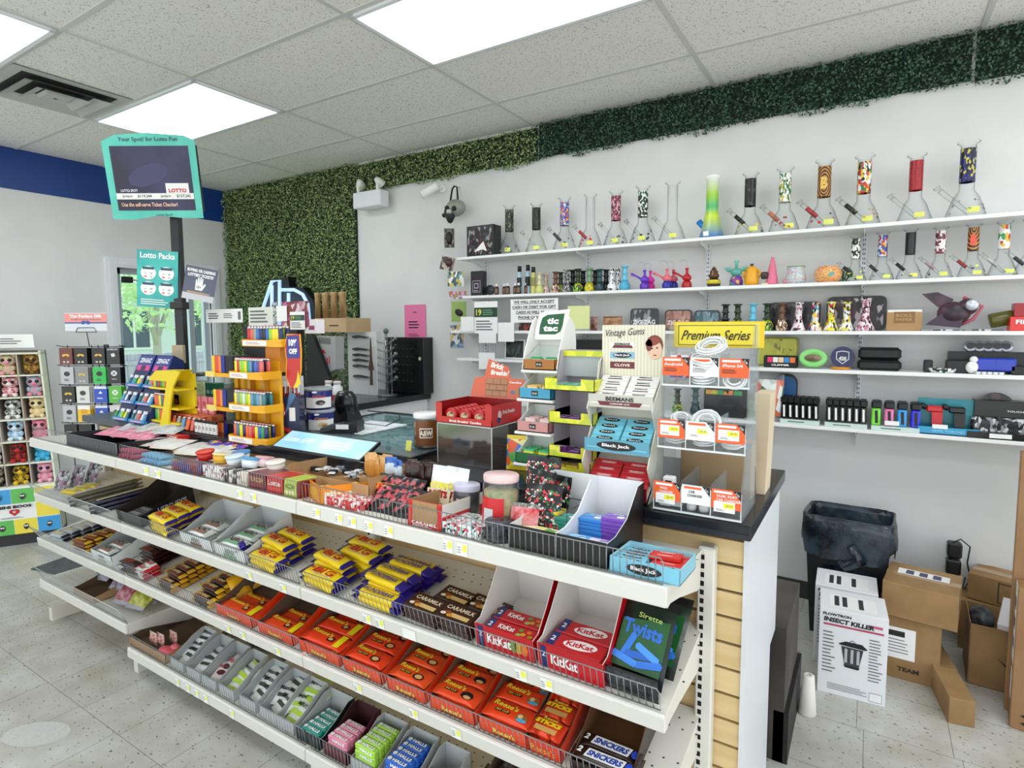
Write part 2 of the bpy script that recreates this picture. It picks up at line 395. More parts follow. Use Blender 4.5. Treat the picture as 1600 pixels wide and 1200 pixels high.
# the glass door in the left wall and its casing
CAS = mat('#e3e6ea', .4)
c = MB()
for y0, y1 in ((DY0-.085, DY0), (DY1, DY1+.085)):
    c.box((XL-.02, y0, 0), (XL+.022, y1, DZ+.085), CAS); c.box((XL+.022, y0+.02, 0), (XL+.03, y1-.03, DZ+.07), CAS)
c.box((XL-.02, DY0, DZ), (XL+.022, DY1, DZ+.085), CAS); c.box((XL+.022, DY0, DZ+.02), (XL+.03, DY1, DZ+.06), CAS)
struct('trim_2', c)
d = MB(); AL = mat('#b9c2cc', .35, .3)
d.box((XL-.09, DY0, 0), (XL-.05, DY0+.055, DZ), AL); d.box((XL-.09, DY1-.2, 0), (XL-.05, DY1-.15, DZ), AL); d.box((XL-.09, DY1-.05, 0), (XL-.05, DY1, DZ), AL)
d.box((XL-.09, DY0, DZ-.05), (XL-.05, DY1, DZ), AL); d.box((XL-.09, DY0, 0), (XL-.05, DY1-.15, .22), AL)
do = struct('door_1', d)
pane = clear('door_pane', '#f2f8fa', '#cfd8de', .05, .02, .25)
link('glass_pane', MB().box((XL-.073, DY0+.055, .22), (XL-.067, DY1-.2, DZ-.05), pane), do)
link('side_pane', MB().box((XL-.073, DY1-.15, .1), (XL-.067, DY1-.05, DZ-.05), pane), do)
link('door_closer', MB().box((XL-.05, DY0+.06, DZ-.13), (XL-.005, DY0+.14, DZ-.075), BLACK).box((XL-.045, DY0+.14, DZ-.11), (XL-.02, DY0+.5, DZ-.095), mat('#c9cdd2', .4)), do)
# outside: lawn, fence, house, trees
def ground_grass(): return noisy('lawn', '#9ab87a', '#b8d09a', 3, 6, .9, .3)
struct('ground', MB().box((-40, -14, -.25), (XL-.2, 40, -.1), ground_grass()))
FEN = noisy('fence_boards', '#9a94b0', '#b8b2c4', 2, 2, .8, vec=(1, 6, .3))
fe = MB()
for i in range(90):
    y = -2+i*.15; fe.box((-13.03, y, -.1), (-13, y+.14, 1.02), FEN)
for z in (.2, .8): fe.box((-12.99, -2, z), (-12.96, 11.5, z+.08), FEN)
one('fence', 'purple-grey board fence outside beyond the glass door', 'fence', fe)
hs = MB(); SID = noisy('siding', '#d0dae2', '#e6edf2', 6, 0, .7, kind='wave', vec=(.01, .01, 1), lo=.1, hi=.6)
hs.box((-26, 4, -.1), (-19, 16, 2.9), SID)
hr = MB(); RFM = noisy('shingles', '#99a2a8', '#b4bcc0', 12, 3, .9)
hr.prism([(-4.2, 0), (4.2, 0), (0, 2.2)], 3.4, 16.6, RFM, TR(-22.5, 0, 2.85))
w1 = []; TRW = mat('#f2f5f7', .5); PD = mat('#44566a', .2)
for y in (6.0, 8.4, 10.5):
    w1.append(MB()); w1[-1].box((-19.02, y, .9), (-18.94, y+1.0, 2.2), TRW); w1[-1].box((-18.95, y+.07, .97), (-18.93, y+.46, 2.13), PD); w1[-1].box((-18.95, y+.54, .97), (-18.93, y+.93, 2.13), PD)
thing('house', 'pale neighbouring house with grey roof seen through the glass door', 'house', TR(), [('wall', hs), ('roof', hr), ('window', w1[0]), ('window', w1[1]), ('window', w1[2])])
def leaf_cloud(n, fn, size, seed, flat=None):
    rs = np.random.RandomState(seed); c = fn(rs, n)
    a = rs.normal(size=(n, 3)); a /= np.linalg.norm(a, axis=1)[:, None]
    if flat is not None: a[:, :] = a*.75; a += flat; a /= np.linalg.norm(a, axis=1)[:, None]
    r = rs.normal(size=(n, 3)); b = np.cross(a, r); b /= np.linalg.norm(b, axis=1)[:, None]; d = np.cross(a, b)
    s = (size*rs.uniform(.7, 1.3, n))[:, None]; v = np.empty((n, 4, 3))
    v[:, 0] = c-b*s; v[:, 1] = c-d*s*.55+a*s*.15; v[:, 2] = c+b*s; v[:, 3] = c+d*s*.55+a*s*.15
    me = bpy.data.meshes.new('leaves'); me.vertices.add(n*4); me.vertices.foreach_set('co', v.ravel())
    me.loops.add(n*4); me.loops.foreach_set('vertex_index', np.arange(n*4)); me.polygons.add(n)
    me.polygons.foreach_set('loop_start', np.arange(n)*4); me.polygons.foreach_set('loop_total', np.full(n, 4)); me.update(); me.validate()
    return me
TLEAF = noisy('tree_leaves', '#a8cc8c', '#d0e6bc', 2, 2, .7)
def blob(cx, cy, cz, r, k=1.0):
    def f(rs, n):
        p = rs.normal(size=(n, 3)); p /= np.linalg.norm(p, axis=1)[:, None]; p *= (rs.uniform(.25, 1, n)**.6)[:, None]*r; p[:, 2] *= k
        return p+np.array((cx, cy, cz))
    return f
for i, (x, y, h, r, lab) in enumerate(((-11.2, 5.6, 2.7, 1.55, 'small airy tree in front of the house, seen through the door'), (-16, 11, 3.6, 2.4, 'leafy tree beyond the fence at the right of the glass door'), (-16, 1.2, 3.4, 2.2, 'leafy tree beyond the fence at the left of the glass door'))):
    me = leaf_cloud(5000 if i else 2600, blob(0, 0, h, r, .8), .11 if i else .07, 5+i); me.materials.append(TLEAF)
    tk = MB().tube([(0, 0, -.1), (.05, .02, h*.45), (-.05, .1, h*.9)], [.09, .07, .03], mat('#a9a29a', .9)).tube([(.05, .02, h*.45), (.3, -.4, h)], [.05, .02], mat('#a9a29a', .9)).tube([(.05, .02, h*.5), (-.1, .6, h)], [.05, .02], mat('#a9a29a', .9))
    thing('tree', lab, 'tree', TR(x, y, 0), [('crown', me), ('trunk', tk)])
# boxwood mats on the back wall
BOX1 = noisy('boxwood_leaf', '#3a5a2e', '#b4cc88', 45, 1, .55, lo=.38, hi=.62)
BOX2 = noisy('boxwood_leaf_dark', '#1d3e34', '#567a5c', 45, 1, .55, lo=.38, hi=.64)
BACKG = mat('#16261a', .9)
def hedge(label, x0, x1, z0, z1, m, seed, wav=.02, dens=15000):
    n = int((x1-x0)*(z1-z0)*dens); y1 = YB
    def f(rs, n):
        x = rs.uniform(x0, x1, n); t = rs.uniform(0, 1, n)
        zb = z0+wav*np.sin(x*9+seed)*.5+wav*np.sin(x*23)*.4; z = zb+(z1-zb)*t
        y = y1-.006-rs.uniform(0, 1, n)**.7*(.045+.012*np.sin(x*40)*np.sin(z*37)); return np.stack([x, y, z], 1)
    me = leaf_cloud(n, f, .0085, seed, flat=np.array((0, -.5, .15))); me.materials.append(m)
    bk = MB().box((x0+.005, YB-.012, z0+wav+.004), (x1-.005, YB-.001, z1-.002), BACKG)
    e = thing('artificial_hedge', label, 'hedge panel', TR(), [('foliage', me), ('backing', bk)])
    e.children[0]['kind'] = 'stuff'
hedge('tall artificial boxwood panel in the left corner of the back wall', XL+.012, -3.80, .75, ZC-.004, BOX1, 11, 0)
hedge('lighter green strip of artificial boxwood between corner panel and dark strip', -3.795, -2.02, 2.69, ZC-.02, BOX1, 12)
hedge('dark green strip of artificial boxwood above the top shelf', -2.015, .36, 2.705, ZC-.004, BOX2, 13)
hedge('short end strip of artificial boxwood at the far right', .365, 1.5, 2.70, ZC-.004, BOX2, 14)
# SERVICE COUNTER AND SLATWALL
CTOP = 1.067
MAPLE = noisy('maple_slat', '#d8bb84', '#e3c996', 3, 3, .45, vec=(.6, 1, 9)); GROOVE = mat('#5a4e40', .5)
BLK_TOP = mat('#15171c', .22); BLK_EDGE = mat('#20232b', .3)
sw = MB(); zz = [1.028]
for k in range(14): zz.append(1.0025-.0718*k)
SWX0, SWX1 = -3.80, -.262
for a, b in zip(zz[:-1], zz[1:]):
    sw.box((SWX0, 1.57, b+.004), (SWX1, 1.589, a-.004 if a < 1.02 else a), MAPLE)
sw.box((SWX0, 1.582, 0), (SWX1, 1.60, 1.028), GROOVE); sw.box((SWX0, 1.57, 0), (SWX1, 1.589, zz[-1]-.004), MAPLE)
ep = MB().box((-.262, 1.563, .0), (-.25, 2.03, 1.028), mat('#dcdfe2', .35)).box((-.262, 2.03, .5), (-.25, 2.15, 1.028), mat('#dcdfe2', .35))
tp = MB().box((-3.40, 1.50, 1.028), (-.236, 2.165, CTOP), BLK_TOP, bev=.003)
tp.box((-3.40, 1.4985, 1.03), (-.238, 1.5005, 1.044), BLK_EDGE)
iw = MB().box((-3.8, 2.02, .0), (-.27, 2.035, 1.028), mat('#3a3733', .7))
thing('service_counter', 'long service counter with maple slatwall front and black worktop', 'counter', TR(), [('slatwall', sw), ('end_panel', ep, 'white laminate end panel'), ('worktop', tp, 'black laminate worktop'), ('inner_panel', iw)])
cf = MB().box((-.249, 2.17, 0.0), (-.20, 2.62, .19), mat('#1b1a19', .6))
cf.box((-.60, 2.17, .0), (-.215, 2.6, .50), noisy('worn_board', '#55504a', '#3c3834', 4, 5, .8))
one('storage_bin', 'dark worn low cabinet behind the white counter end panel', 'cabinet', cf)
one('paper_roll', 'white paper roll standing on the floor by the counter end', 'paper roll', MB().lathe([(.0, 0), (.03, 0), (.034, .004), (.022, .16), (.008, .165), (.007, .15), (.0, .15)], mat('#e8e4d8', .8), TR(-.165, 2.52, 0)))
# left part of the counter: lower display top with grey edge
lc = MB().box((-3.84, 1.50, 1.03), (-3.402, 2.1, CTOP), mat('#4b5055', .35), bev=.002)
lb = MB().box((-3.83, 1.56, .0), (-3.81, 2.09, 1.03), mat('#d6d9dc', .4)).box((-3.82, 2.07, 0), (-3.402, 2.09, 1.03), mat('#d6d9dc', .4))
thing('counter_unit', 'grey-topped counter end beside the gift card rack', 'counter', TR(), [('worktop', lc), ('panel', lb)])
# glass topped display case behind the worktop
gl = clear('case_glass', '#dfeef0', '#9fb4b8', .10, .02, .3)
gx0, gx1, gy0, gy1 = -2.36, -1.45, 2.17, 2.42
gt = MB().box((gx0, 1.62, CTOP+.001), (gx1, gy1, CTOP+.009), gl)
gf = MB()
for a, b in (((gx0-.012, 1.605), (gx1+.012, 1.62)), ((gx0-.012, gy1), (gx1+.012, gy1+.012)), ((gx0-.012, 1.62), (gx0, gy1)), ((gx1, 1.62), (gx1+.012, gy1))):
    gf.box((a[0], a[1], CTOP), (b[0], b[1], CTOP+.012), mat('#15181b', .3))
gbk = MB().box((gx0, 2.17, .3), (gx1, 2.185, 1.06), mat('#26343c', .4)).box((gx0, gy1-.008, .3), (gx1, gy1, 1.06), mat('#9fb0b5', .4)).box((gx0, 2.17, .28), (gx1, gy1, .3), mat('#b9c4c8', .4))
thing('display_case', 'glass-topped display case set into the black worktop', 'display case', TR(), [('glass_top', gt), ('frame', gf), ('body', gbk)])
pt = MB().box((-1.98, 1.75, CTOP+.0005), (-1.5, 2.1, CTOP+.001), confetti('tickets', ['#dfe7ea', '#b9d6dd', '#7fb7c6', '#e9e2c8', '#cfd9dc', '#5aa58a'], 24))
one('ticket_sheet', 'pale blue printed sheet of scratch tickets under the glass top', 'tickets', pt)
one('scratch_mat', 'green ticket sheet under the far right corner of the glass', 'tickets', MB().box((-2.16, 2.1, CTOP+.0005), (-1.86, 2.33, CTOP+.001), confetti('tickets2', ['#1f6a46', '#2f8a5a', '#d8e2dc', '#15452f', '#8aa9a0'], 30)))
one('paper_pile', 'white crumpled receipts lying on the glass', 'paper', MB().box((-2.2, 1.85, CTOP+.009), (-1.95, 2.15, CTOP+.013), noisy('receipts', '#c9d3d8', '#f2f6f8', 14, 5, .6, .5)))
# GONDOLA
GXS = [-3.72, -2.80, -1.588, -.357]; GFY = 1.222
BEIGE = mat('#dedbd0', .38); BEIGE2 = mat('#d9d6ca', .38); RAILM = mat('#e4e2da', .35)
GW = mat('#8b8f92', .35, .6); GD = mat('#55585b', .4, .7); HOLE = mat('#4a4740', .9)
CLP = clear('clear_fence', '#eef2f2', '#b9c3c6', .18, .1, .3)
LV = {1: (.993, math.radians(-3.2), .302), 2: (.700, math.radians(9.4), .338), 3: (.461, math.radians(9.0), .335), 4: (.128, 0.0, .33), 5: (.232, 0.0, .31)}
def lev(l, x=0, d=0, h=0, rz=0, rx=0, ry=0):
    """frame on shelf level l: x world, d behind the front edge, h above the deck"""
    z, a, D = LV[l]
    return Matrix.Translation((x, GFY, z)) @ Matrix.Rotation(a, 4, 'X') @ TR(0, d, h, rz, rx, ry)
def lx(px, l, d=.02, h=0):
    z, a, D = LV[l]; return sx(px, GFY+d*cos(a)-h*sin(a), z+d*sin(a)+h*cos(a))
def shelf(sec, l, label, fence, gap=0.0165):
    x0, x1 = GXS[sec]+.002, GXS[sec+1]-.002; z, a, D = LV[l]; w = x1-x0
    dk = MB().box((0, 0, -.012), (w, D, 0), BEIGE)
    rn = random.Random(sec*7+l)
    for r_, dd in enumerate((D-.05, D-.085, D-.19, D-.225)):
        n = int(w/.036)
        for i in range(n):
            dk.disc(.03+i*.036+(.018 if r_ % 2 else 0), dd, .0032, .0032, HOLE, None, .0004, 8)
    rail = MB().box((0, -.010, -.044), (w, 0, -.001), RAILM, bev=.002).box((.001, -.0115, -.041), (w-.001, -.010, -.004), mat('#dad8cf', .25))
    rail.box((0, -.010, -.001), (w, -.004, .002), mat('#f0efea', .3))
    DB = min(D, .303); bks = []; p = [(0, -.002), (DB, -.002), (DB, -.10), (DB-.03, -.10), (.10, -.058), (.03, -.046), (.008, -.05), (0, -.044)]
    for xx in (.0015, w-.0035):
        vs = [(xx, q[0], q[1]) for q in p]+[(xx+.002, q[0], q[1]) for q in p]; n = len(p)
        bk = MB(); bks.append(bk); bk.add(vs, [tuple(range(n)), tuple(range(2*n-1, n-1, -1))]+[(i, i+n, (i+1) % n+n, (i+1) % n) for i in range(n)], BEIGE2)
    parts = [('deck', dk), ('price_rail', rail), ('bracket', bks[0]), ('bracket', bks[1])]
    ff = MB()
    if fence == 'wire':
        e0, e1 = .012, w-.012; H = .062; yo = .004
        m = GW
        ff.tube([(e0, yo, .003), (e0, yo-.006, H-.008), (e0+.006, yo-.006, H), (e1-.006, yo-.006, H), (e1, yo-.006, H-.008), (e1, yo, .003), (e0, yo, .003)], .0016, m, n=5)
        n = int((e1-e0)/gap)
        for i in range(1, n): x = e0+(e1-e0)*i/n; ff.tube([(x, yo+.006, .0025), (x, yo, .003), (x, yo-.006, H)], .0011, m, n=4)
        parts.append(('wire_fence', ff))
    elif fence == 'clear':
        H = .072; ff.add([(.008, .002, .003), (w-.01, .002, .003), (w-.02, -.028, H), (.0, -.028, H)], [(0, 1, 2, 3)], CLP)
        ff.tube([(.0, -.028, H), (w-.02, -.028, H), (w-.01, .002, .003), (.008, .002, .003)], .0018, mat('#b9bec0', .3, .5), n=5, closed=True)
        parts.append(('clear_fence', ff))
    e = thing('gondola_shelf', label, 'shelf', Matrix.Translation((x0, GFY, z)) @ Matrix.Rotation(a, 4, 'X'), parts)
    return e
SH = {}
LN = {1: 'top', 2: 'second', 3: 'third', 4: 'lowest', 5: 'lowest'}
SN = {0: 'left', 1: 'middle', 2: 'right'}
for sec in (0, 1, 2):
    for l in (1, 2, 3, 4):
        if sec == 0 and l == 4: l = 5
        f = 'wire' if (l == 1 or sec) else 'clear'
        SH[(sec, l)] = shelf(sec, l, f'cream metal gondola shelf, {LN[l]} tier of the {SN[sec]} bay', f, .0165 if sec == 2 else .0150)
# price tickets clipped in the rails
TW = mat('#eef0ec', .4); TY = mat('#eef05a', .4); TG = mat('#9a9e98', .5)
def ticket(sec, l, px, py, w=.034, yel=True):
    z, a, D = LV[l]; p = onY(px, py, GFY-.012); x = p.x-GXS[sec]-.002
    m = MB(); F = FR((x, -.0125, -.023), (1, 0, 0), (0, 0, 1)); m.quad(0, 0, w, .034, TW, F)
    if yel: m.quad(w*.22, .004, w*.42, .018, TY, F, .0008); m.lines(-w*.25, -.002, w*.4, .02, 3, TG, F, .0009)
    link('price_ticket', m, [c for c in SH[(sec, l)].children if c.name.startswith('price_rail')][0])
for px, py in ((375, 774), (397, 781)): ticket(1, 1, px, py)
for px, py in ((228, 740), (247, 745)): ticket(1, 1, px, py, .05)
for px, py in ((495, 803), (530, 812), (551, 817), (577, 824), (608, 831), (700, 852), (723, 858)): ticket(2, 1, px, py)
for px, py in ((388, 892), (441, 912)): ticket(1, 2, px, py)
for px, py in ((572, 961), (592, 968), (813, 1055), (853, 1068)): ticket(2, 2, px, py)
ticket(2, 2, 638, 984, .05, False)
for px, py in ((355, 982), (378, 990), (432, 1016)): ticket(1, 3, px, py)
for px, py in ((558, 1073), (645, 1112), (712, 1142)): ticket(2, 3, px, py)
for px, py in ((277, 1056), (293, 1065), (307, 1073), (321, 1081), (362, 1106)): ticket(1, 4, px, py, .03)
# uprights with slots
for i, x in enumerate((-3.70, -2.80, -1.588, -.357)):
    up = MB(); a, b = x-.014, x+.03
    top = .982
    up.box((a, 1.528, 0), (b, 1.566, top), BEIGE, bev=.004); up.box((a+.006, 1.531, top-.002), (b-.006, 1.563, top+.002), mat('#c4c1b6', .4))
    z = top-.02
    while z > .02: up.box((a+.008, 1.5274, z-.0135), (a+.018, 1.5285, z), mat('#0c0c0c', .9)); z -= .0239
    ft = MB().box((a+.004, 1.24, .0), (b-.004, 1.53, .07), BEIGE2)
    thing('gondola_upright', ['slotted cream upright at the far left end of the gondola', 'slotted cream upright between left and middle bays', 'slotted cream upright between middle and right bays', 'slotted cream upright at the near right end of the gondola'][i], 'shelf post', TR(), [('post', up), ('foot', ft)])
one('floor_mat', 'small dark grey mat on the floor by the plush toy stand', 'mat', MB().box((-.2, -.13, 0), (.2, .13, .006), noisy('mat_pile', '#4a4e50', '#5d6264', 40, 3, .95), TR(-4.42, 1.62, .001, .2)))
fm = MB(); fm.disc(0, 0, .125, .07, noisy('pale_patch', '#cccdca', '#c3c4c0', 60, 3, .35), None, .0008, 32, .5); p_ = onZ(57, 1147, 0)  # slightly paler flat oval laid on the tiles
one('floor_mark', 'pale oval patch on the floor tiles at the lower left', 'floor mark', fm, Matrix.Translation(p_))
# PRODUCT MAKERS (local frame: x right, y back, z up, base centre)
def pillow(L, Wd, T, body, end, crimp=.012, endfrac=.12, wob=.0012, seed=1, zig=True):
    """flow-wrapped bar: puffy body, flat serrated crimps at both ends"""
    mb = MB(); rn = random.Random(seed); st = []
    h = L/2
    xs = [-h, -h+crimp, -h+crimp+.006, -h+crimp+.02, -h*.45, -h*.15, h*.15, h*.45, h-crimp-.02, h-crimp-.006, h-crimp, h]
    tt = [.02, .03, .55, .93, 1, 1, 1, 1, .93, .55, .03, .02]
    ww = [1.06, 1.04, .99, .97, 1, 1, 1, 1, .97, .99, 1.04, 1.06]
    n = 12; vs = []
    for i, x in enumerate(xs):
        for j in range(n):
            a = 2*pi*(j+.5)/n; c, s_ = cos(a), sin(a)
            y = math.copysign(abs(c)**.55, c)*Wd/2*ww[i]; z = math.copysign(abs(s_)**.6, s_)*T/2*tt[i]
            if 2 < i < 9: y += rn.uniform(-wob, wob); z += rn.uniform(-wob, wob)
            xx = x
            if zig and i in (0, 11): xx += (.003 if j % 2 else -.003)
            vs.append((xx, y, z+T/2))
    fb, fe = [], []
    for i in range(len(xs)-1):
        e = xs[i+1] <= -h+L*endfrac+1e-6 or xs[i] >= h-L*endfrac-1e-6 or i < 2 or i > 8
        for j in range(n):
            k = (j+1) % n; (fe if e else fb).append((i*n+j, i*n+k, (i+1)*n+k, (i+1)*n+j))
    fe += [tuple(range(n))[::-1], tuple(11*n+j for j in range(n))]
    base = len(mb.v); mb.add(vs, fb, body, None, True)
    k = mb.mi(end); mb.f += [tuple(q+base for q in f) for f in fe]; mb.m += [k]*len(fe); mb.s += [True]*len(fe)
    return mb
TOPF = lambda z: FR((0, 0, z), (1, 0, 0), (0, 1, 0))
FRONTF = lambda y, z=0: FR((0, y, z), (1, 0, 0), (0, 0, 1))
def tray(w, d, hf, hb, out, inn, front=None, t=.002, side='slope', lid=0, floor=.002):
    """open display carton: low front, higher back, cut-down sides; lid = flap standing up behind"""
    mb = MB()
    mb.box((-w/2, 0, 0), (w/2, d, floor), inn)
    mb.box((-w/2, 0, 0), (w/2, t, hf), out); mb.box((-w/2+t, t, floor), (w/2-t, t+.0006, hf-.0005), inn)
    mb.box((-w/2, d-t, 0), (w/2, d, hb), out); mb.box((-w/2+t, d-t-.0006, floor), (w/2-t, d-t, hb-.0005), inn)
    for s in (-1, 1):
        if side == 'slope': P = [(0, 0), (d, 0), (d, hb), (d*.80, hb), (d*.45, hf+(hb-hf)*.42), (d*.12, hf*1.03), (0, hf)]
        elif side == 'curve': P = [(0, 0), (d, 0), (d, hb), (d*.9, hb*1.0), (d*.62, hf+(hb-hf)*.75), (d*.34, hf+(hb-hf)*.3), (d*.12, hf*1.02), (0, hf)]
        else: P = [(0, 0), (d, 0), (d, hb), (0, hb)]
        xo = s*w/2; xi = s*(w/2-t); n = len(P)
        for xa, m in ((xo, out), (xi, inn)):
            mb.add([(xa, p[0], p[1]) for p in P], [tuple(range(n)) if (s > 0) == (m is out) else tuple(range(n))[::-1]], m)
        mb.add([(xo, p[0], p[1]) for p in P]+[(xi, p[0], p[1]) for p in P], [(i, (i+1) % n, (i+1) % n+n, i+n) for i in range(n)], inn)
    if lid: mb.box((-w/2, d-t, hb), (w/2, d, hb+lid), inn)
    if front: front(mb, FRONTF(-.0004))
    return mb
def carton(w, d, h, m, fr=None, top=None, bev=.0012):
    mb = MB().box((-w/2, 0, 0), (w/2, d, h), m, bev=bev)
    if fr: fr(mb, FRONTF(-.0004))
    if top: top(mb, FR((0, 0, h+.0002), (1, 0, 0), (0, 1, 0)))
    return mb
def bag(w, h, t, body, seal, front=None, seed=1, nx=9, nz=9, wr=.0025):
    """stand-up pouch: flat crimped top and bottom, bulging middle; front faces -y"""
    rn = random.Random(seed); mb = MB(); vs = []; fs = []; se = []
    for s in (-1, 1):
        for k in range(nz+1):
            v = k/nz
            for i in range(nx+1):
                u = i/nx; b = (sin(pi*u)**.6)*(sin(pi*min(1, max(0, (v-.06)/.86)))**.55 if .06 < v < .92 else 0)
                y = s*(t/2*b)+(rn.uniform(-wr, wr) if 0 < i < nx and 0 < k < nz else 0)
                vs.append(((u-.5)*w*(1-.03*b), y, v*h))
    m_ = (nx+1)*(nz+1)
    for s in (0, 1):
        for k in range(nz):
            for i in range(nx):
                a = s*m_+k*(nx+1)+i; q = (a, a+1, a+nx+2, a+nx+1); q = q if s == 0 else q[::-1]
                (se if k == nz-1 or k == 0 else fs).append(q)
    mb.add(vs, fs, body, None, True); k = mb.mi(seal); mb.f += se; mb.m += [k]*len(se); mb.s += [True]*len(se)
    if front: front(mb, FRONTF(-t/2-.0012, h/2))
    return mb
def jar(r, h, glass, lid, fill, fillh=.7, label=None, lidh=.02):
    b = MB().shell([(r*.9, 0), (r, .006), (r, h-lidh-.012), (r*.93, h-lidh)], glass, n=24).lathe([(1e-5, .0), (r*.9, 0)], glass, n=24)
    f = MB().lathe([(1e-5, .003), (r*.86, .003), (r*.93, .01), (r*.93, h*fillh), (r*.7, h*fillh+.006), (1e-5, h*fillh+.01)], fill, n=20)
    l = MB().lathe([(r*.97, h-lidh), (r*.99, h-lidh*.8), (r*.99, h-.003), (r*.94, h), (1e-5, h)], lid, n=24)
    return [('jar_body', b, None, [('paper_label', label)]), ('lid', l), ('contents', f)]
def curved(mb, r, z0, z1, a0, a1, m, n=10):   # label wrapped on a cylinder, angles from -y axis
    vs = []; fs = []
    for i in range(n+1):
        a = -pi/2+a0+(a1-a0)*i/n; vs += [(r*cos(a), r*sin(a), z0), (r*cos(a), r*sin(a), z1)]
    for i in range(n): fs.append((2*i, 2*i+2, 2*i+3, 2*i+1))
    return mb.add(vs, fs, m, None, True)
_n = {}
def stack(key, fn, name, label, cat, M, pos, group=None, jig=.0015, tw=.02, seed=0):
    """copies of one product at local positions (x, y, z[, rz]) in frame M"""
    rn = random.Random(zlib.crc32(key.encode()) % 1000 if not seed else seed)
    for q in pos:
        rz = (q[3] if len(q) > 3 else 0)+rn.uniform(-tw, tw)
        put(key, fn, name, label, cat, M @ TR(q[0]+rn.uniform(-jig, jig), q[1]+rn.uniform(-jig, jig), q[2], rz), group or (name.replace('_', ' ')+'s'))
C = lambda h, r=.32: mat(h, r, coat=.15)
# LOWEST-BUT-TWO: SECOND TIER
YEL, PUR, CHO, CRM = C('#f2d21c'), C('#2a1a78'), C('#3a1c10'), C('#f0e3c4')
OR, DRED, NAVY, GRN = C('#e8481a'), C('#8e0e12'), C('#1b2a6b'), C('#1d8a3c')
def bar_big():
    m = pillow(.192, .053, .027, YEL, C('#241a70'), endfrac=.10, wob=.003, seed=4); F = TOPF(.0282)
    m.text('BIG', .008, .002, .095, .027, RED, F, shear=.25, bold=.03); m.quad(.012, -.0165, .09, .006, C('#f6e9c0'), F); m.text('CRUNCHY', .012, -.0165, .07, .004, DRED, F, .001)
    m.text('Mr', -.052, .005, .02, .012, RED, F, bold=.02); return m
def bar_wunder():
    m = pillow(.205, .042, .024, YEL, PUR, endfrac=.16, seed=6); F = TOPF(.0252)
    m.text('WUNDERBAR', -.004, .0, .13, .016, C('#2a1c8a'), F, bold=.02, shear=.3); m.quad(-.004, -.0105, .10, .0035, C('#c99a2a'), F); return m
def bar_cara():
    m = MB().box((-.062, -.035, 0), (.062, .035, .009), C('#3a1d12'), bev=.003); F = TOPF(.0092)
    m.box((-.068, -.036, .003), (-.06, .036, .005), C('#3a1d12')).box((.06, -.036, .003), (.068, .036, .005), C('#3a1d12'))
    m.text('CARAMILK', .0, .012, .10, .016, CRM, F, bold=.02); m.quad(.012, -.016, .07, .016, C('#e0bd7a'), F); m.disc(-.03, -.012, .014, .009, C('#8a4a22'), F, .0007); m.disc(-.018, -.02, .01, .007, C('#d99a3a'), F, .0008); m.disc(-.042, -.018, .009, .006, C('#f2e6cf'), F, .0008)
    return m
def bar_kk():
    m = MB().box((-.078, -.027, 0), (.078, .027, .011), C('#c3101c'), bev=.003); F = TOPF(.0112)
    m.quad(-.063, 0, .022, .05, NAVY, F); m.text('2', -.063, 0, .012, .018, WHITE, F, .001, bold=.03)
    m.disc(.012, .001, .045, .017, C('#f6eeee'), F, .0005, rot=.12); m.text('KitKat', .012, .001, .072, .018, C('#c3101c'), F, .0009, bold=.03, rot=.08); return m
def bar_kkf():
    m = MB().box((-.078, -.024, 0), (.078, .024, .011), C('#c3101c'), bev=.003); F = TOPF(.0112)
    m.quad(-.063, 0, .022, .046, NAVY, F); m.text('2', -.063, 0, .012, .018, WHITE, F, .001, bold=.03)
    m.text('KitKat', -.012, .001, .05, .018, C('#f8f0ee'), F, .0009, bold=.03)
    for i, (x, y, c) in enumerate(((.03, .008, '#6c8a3a'), (.042, -.006, '#d9a02a'), (.055, .007, '#e06a1c'), (.064, -.008, '#b8861c'), (.03, -.012, '#a8b85a'))): m.disc(x, y, .008, .007, C(c), F, .0008+i*.0001, 8)
    return m
def kkbox(fest):
    def fr(mb, F):
        mb.quad(-.073, .032, .017, .062, NAVY, F); mb.text('2', -.073, .04, .010, .014, WHITE, F, .001)
        mb.text('KitKat', -.015, .032, .075, .028, WHITE, F, .001, bold=.03)
        if fest:
            for i, (x, c) in enumerate(((.03, '#6c8a3a'), (.045, '#c9a23a'), (.062, '#e0701c'))): mb.disc(x, .032, .012, .02, C(c), F, .0009, 7)
    return tray(.182, .235, .066, .215, C('#c3101c'), noisy('white_card', '#d8d4cf', '#e6e2dc', 4, 3, .7), fr, side='curve')
M2 = lambda px, d=.012, h=.0005, rz=0: lev(2, lx(px, 2), d, h, rz)
def trayat(l, p0, p1, d, hf, hb, out, inn, label, cat, name='display_carton', fr=None, side='slope', off=.012, key=None, group=None):
    x0, x1 = lx(p0, l), lx(p1, l); w = x1-x0-.002
    M = lev(l, (x0+x1)/2, off, .0006); one(name, label, cat, tray(w, d, hf, hb, out, inn, fr, side=side), M, group); return M, w
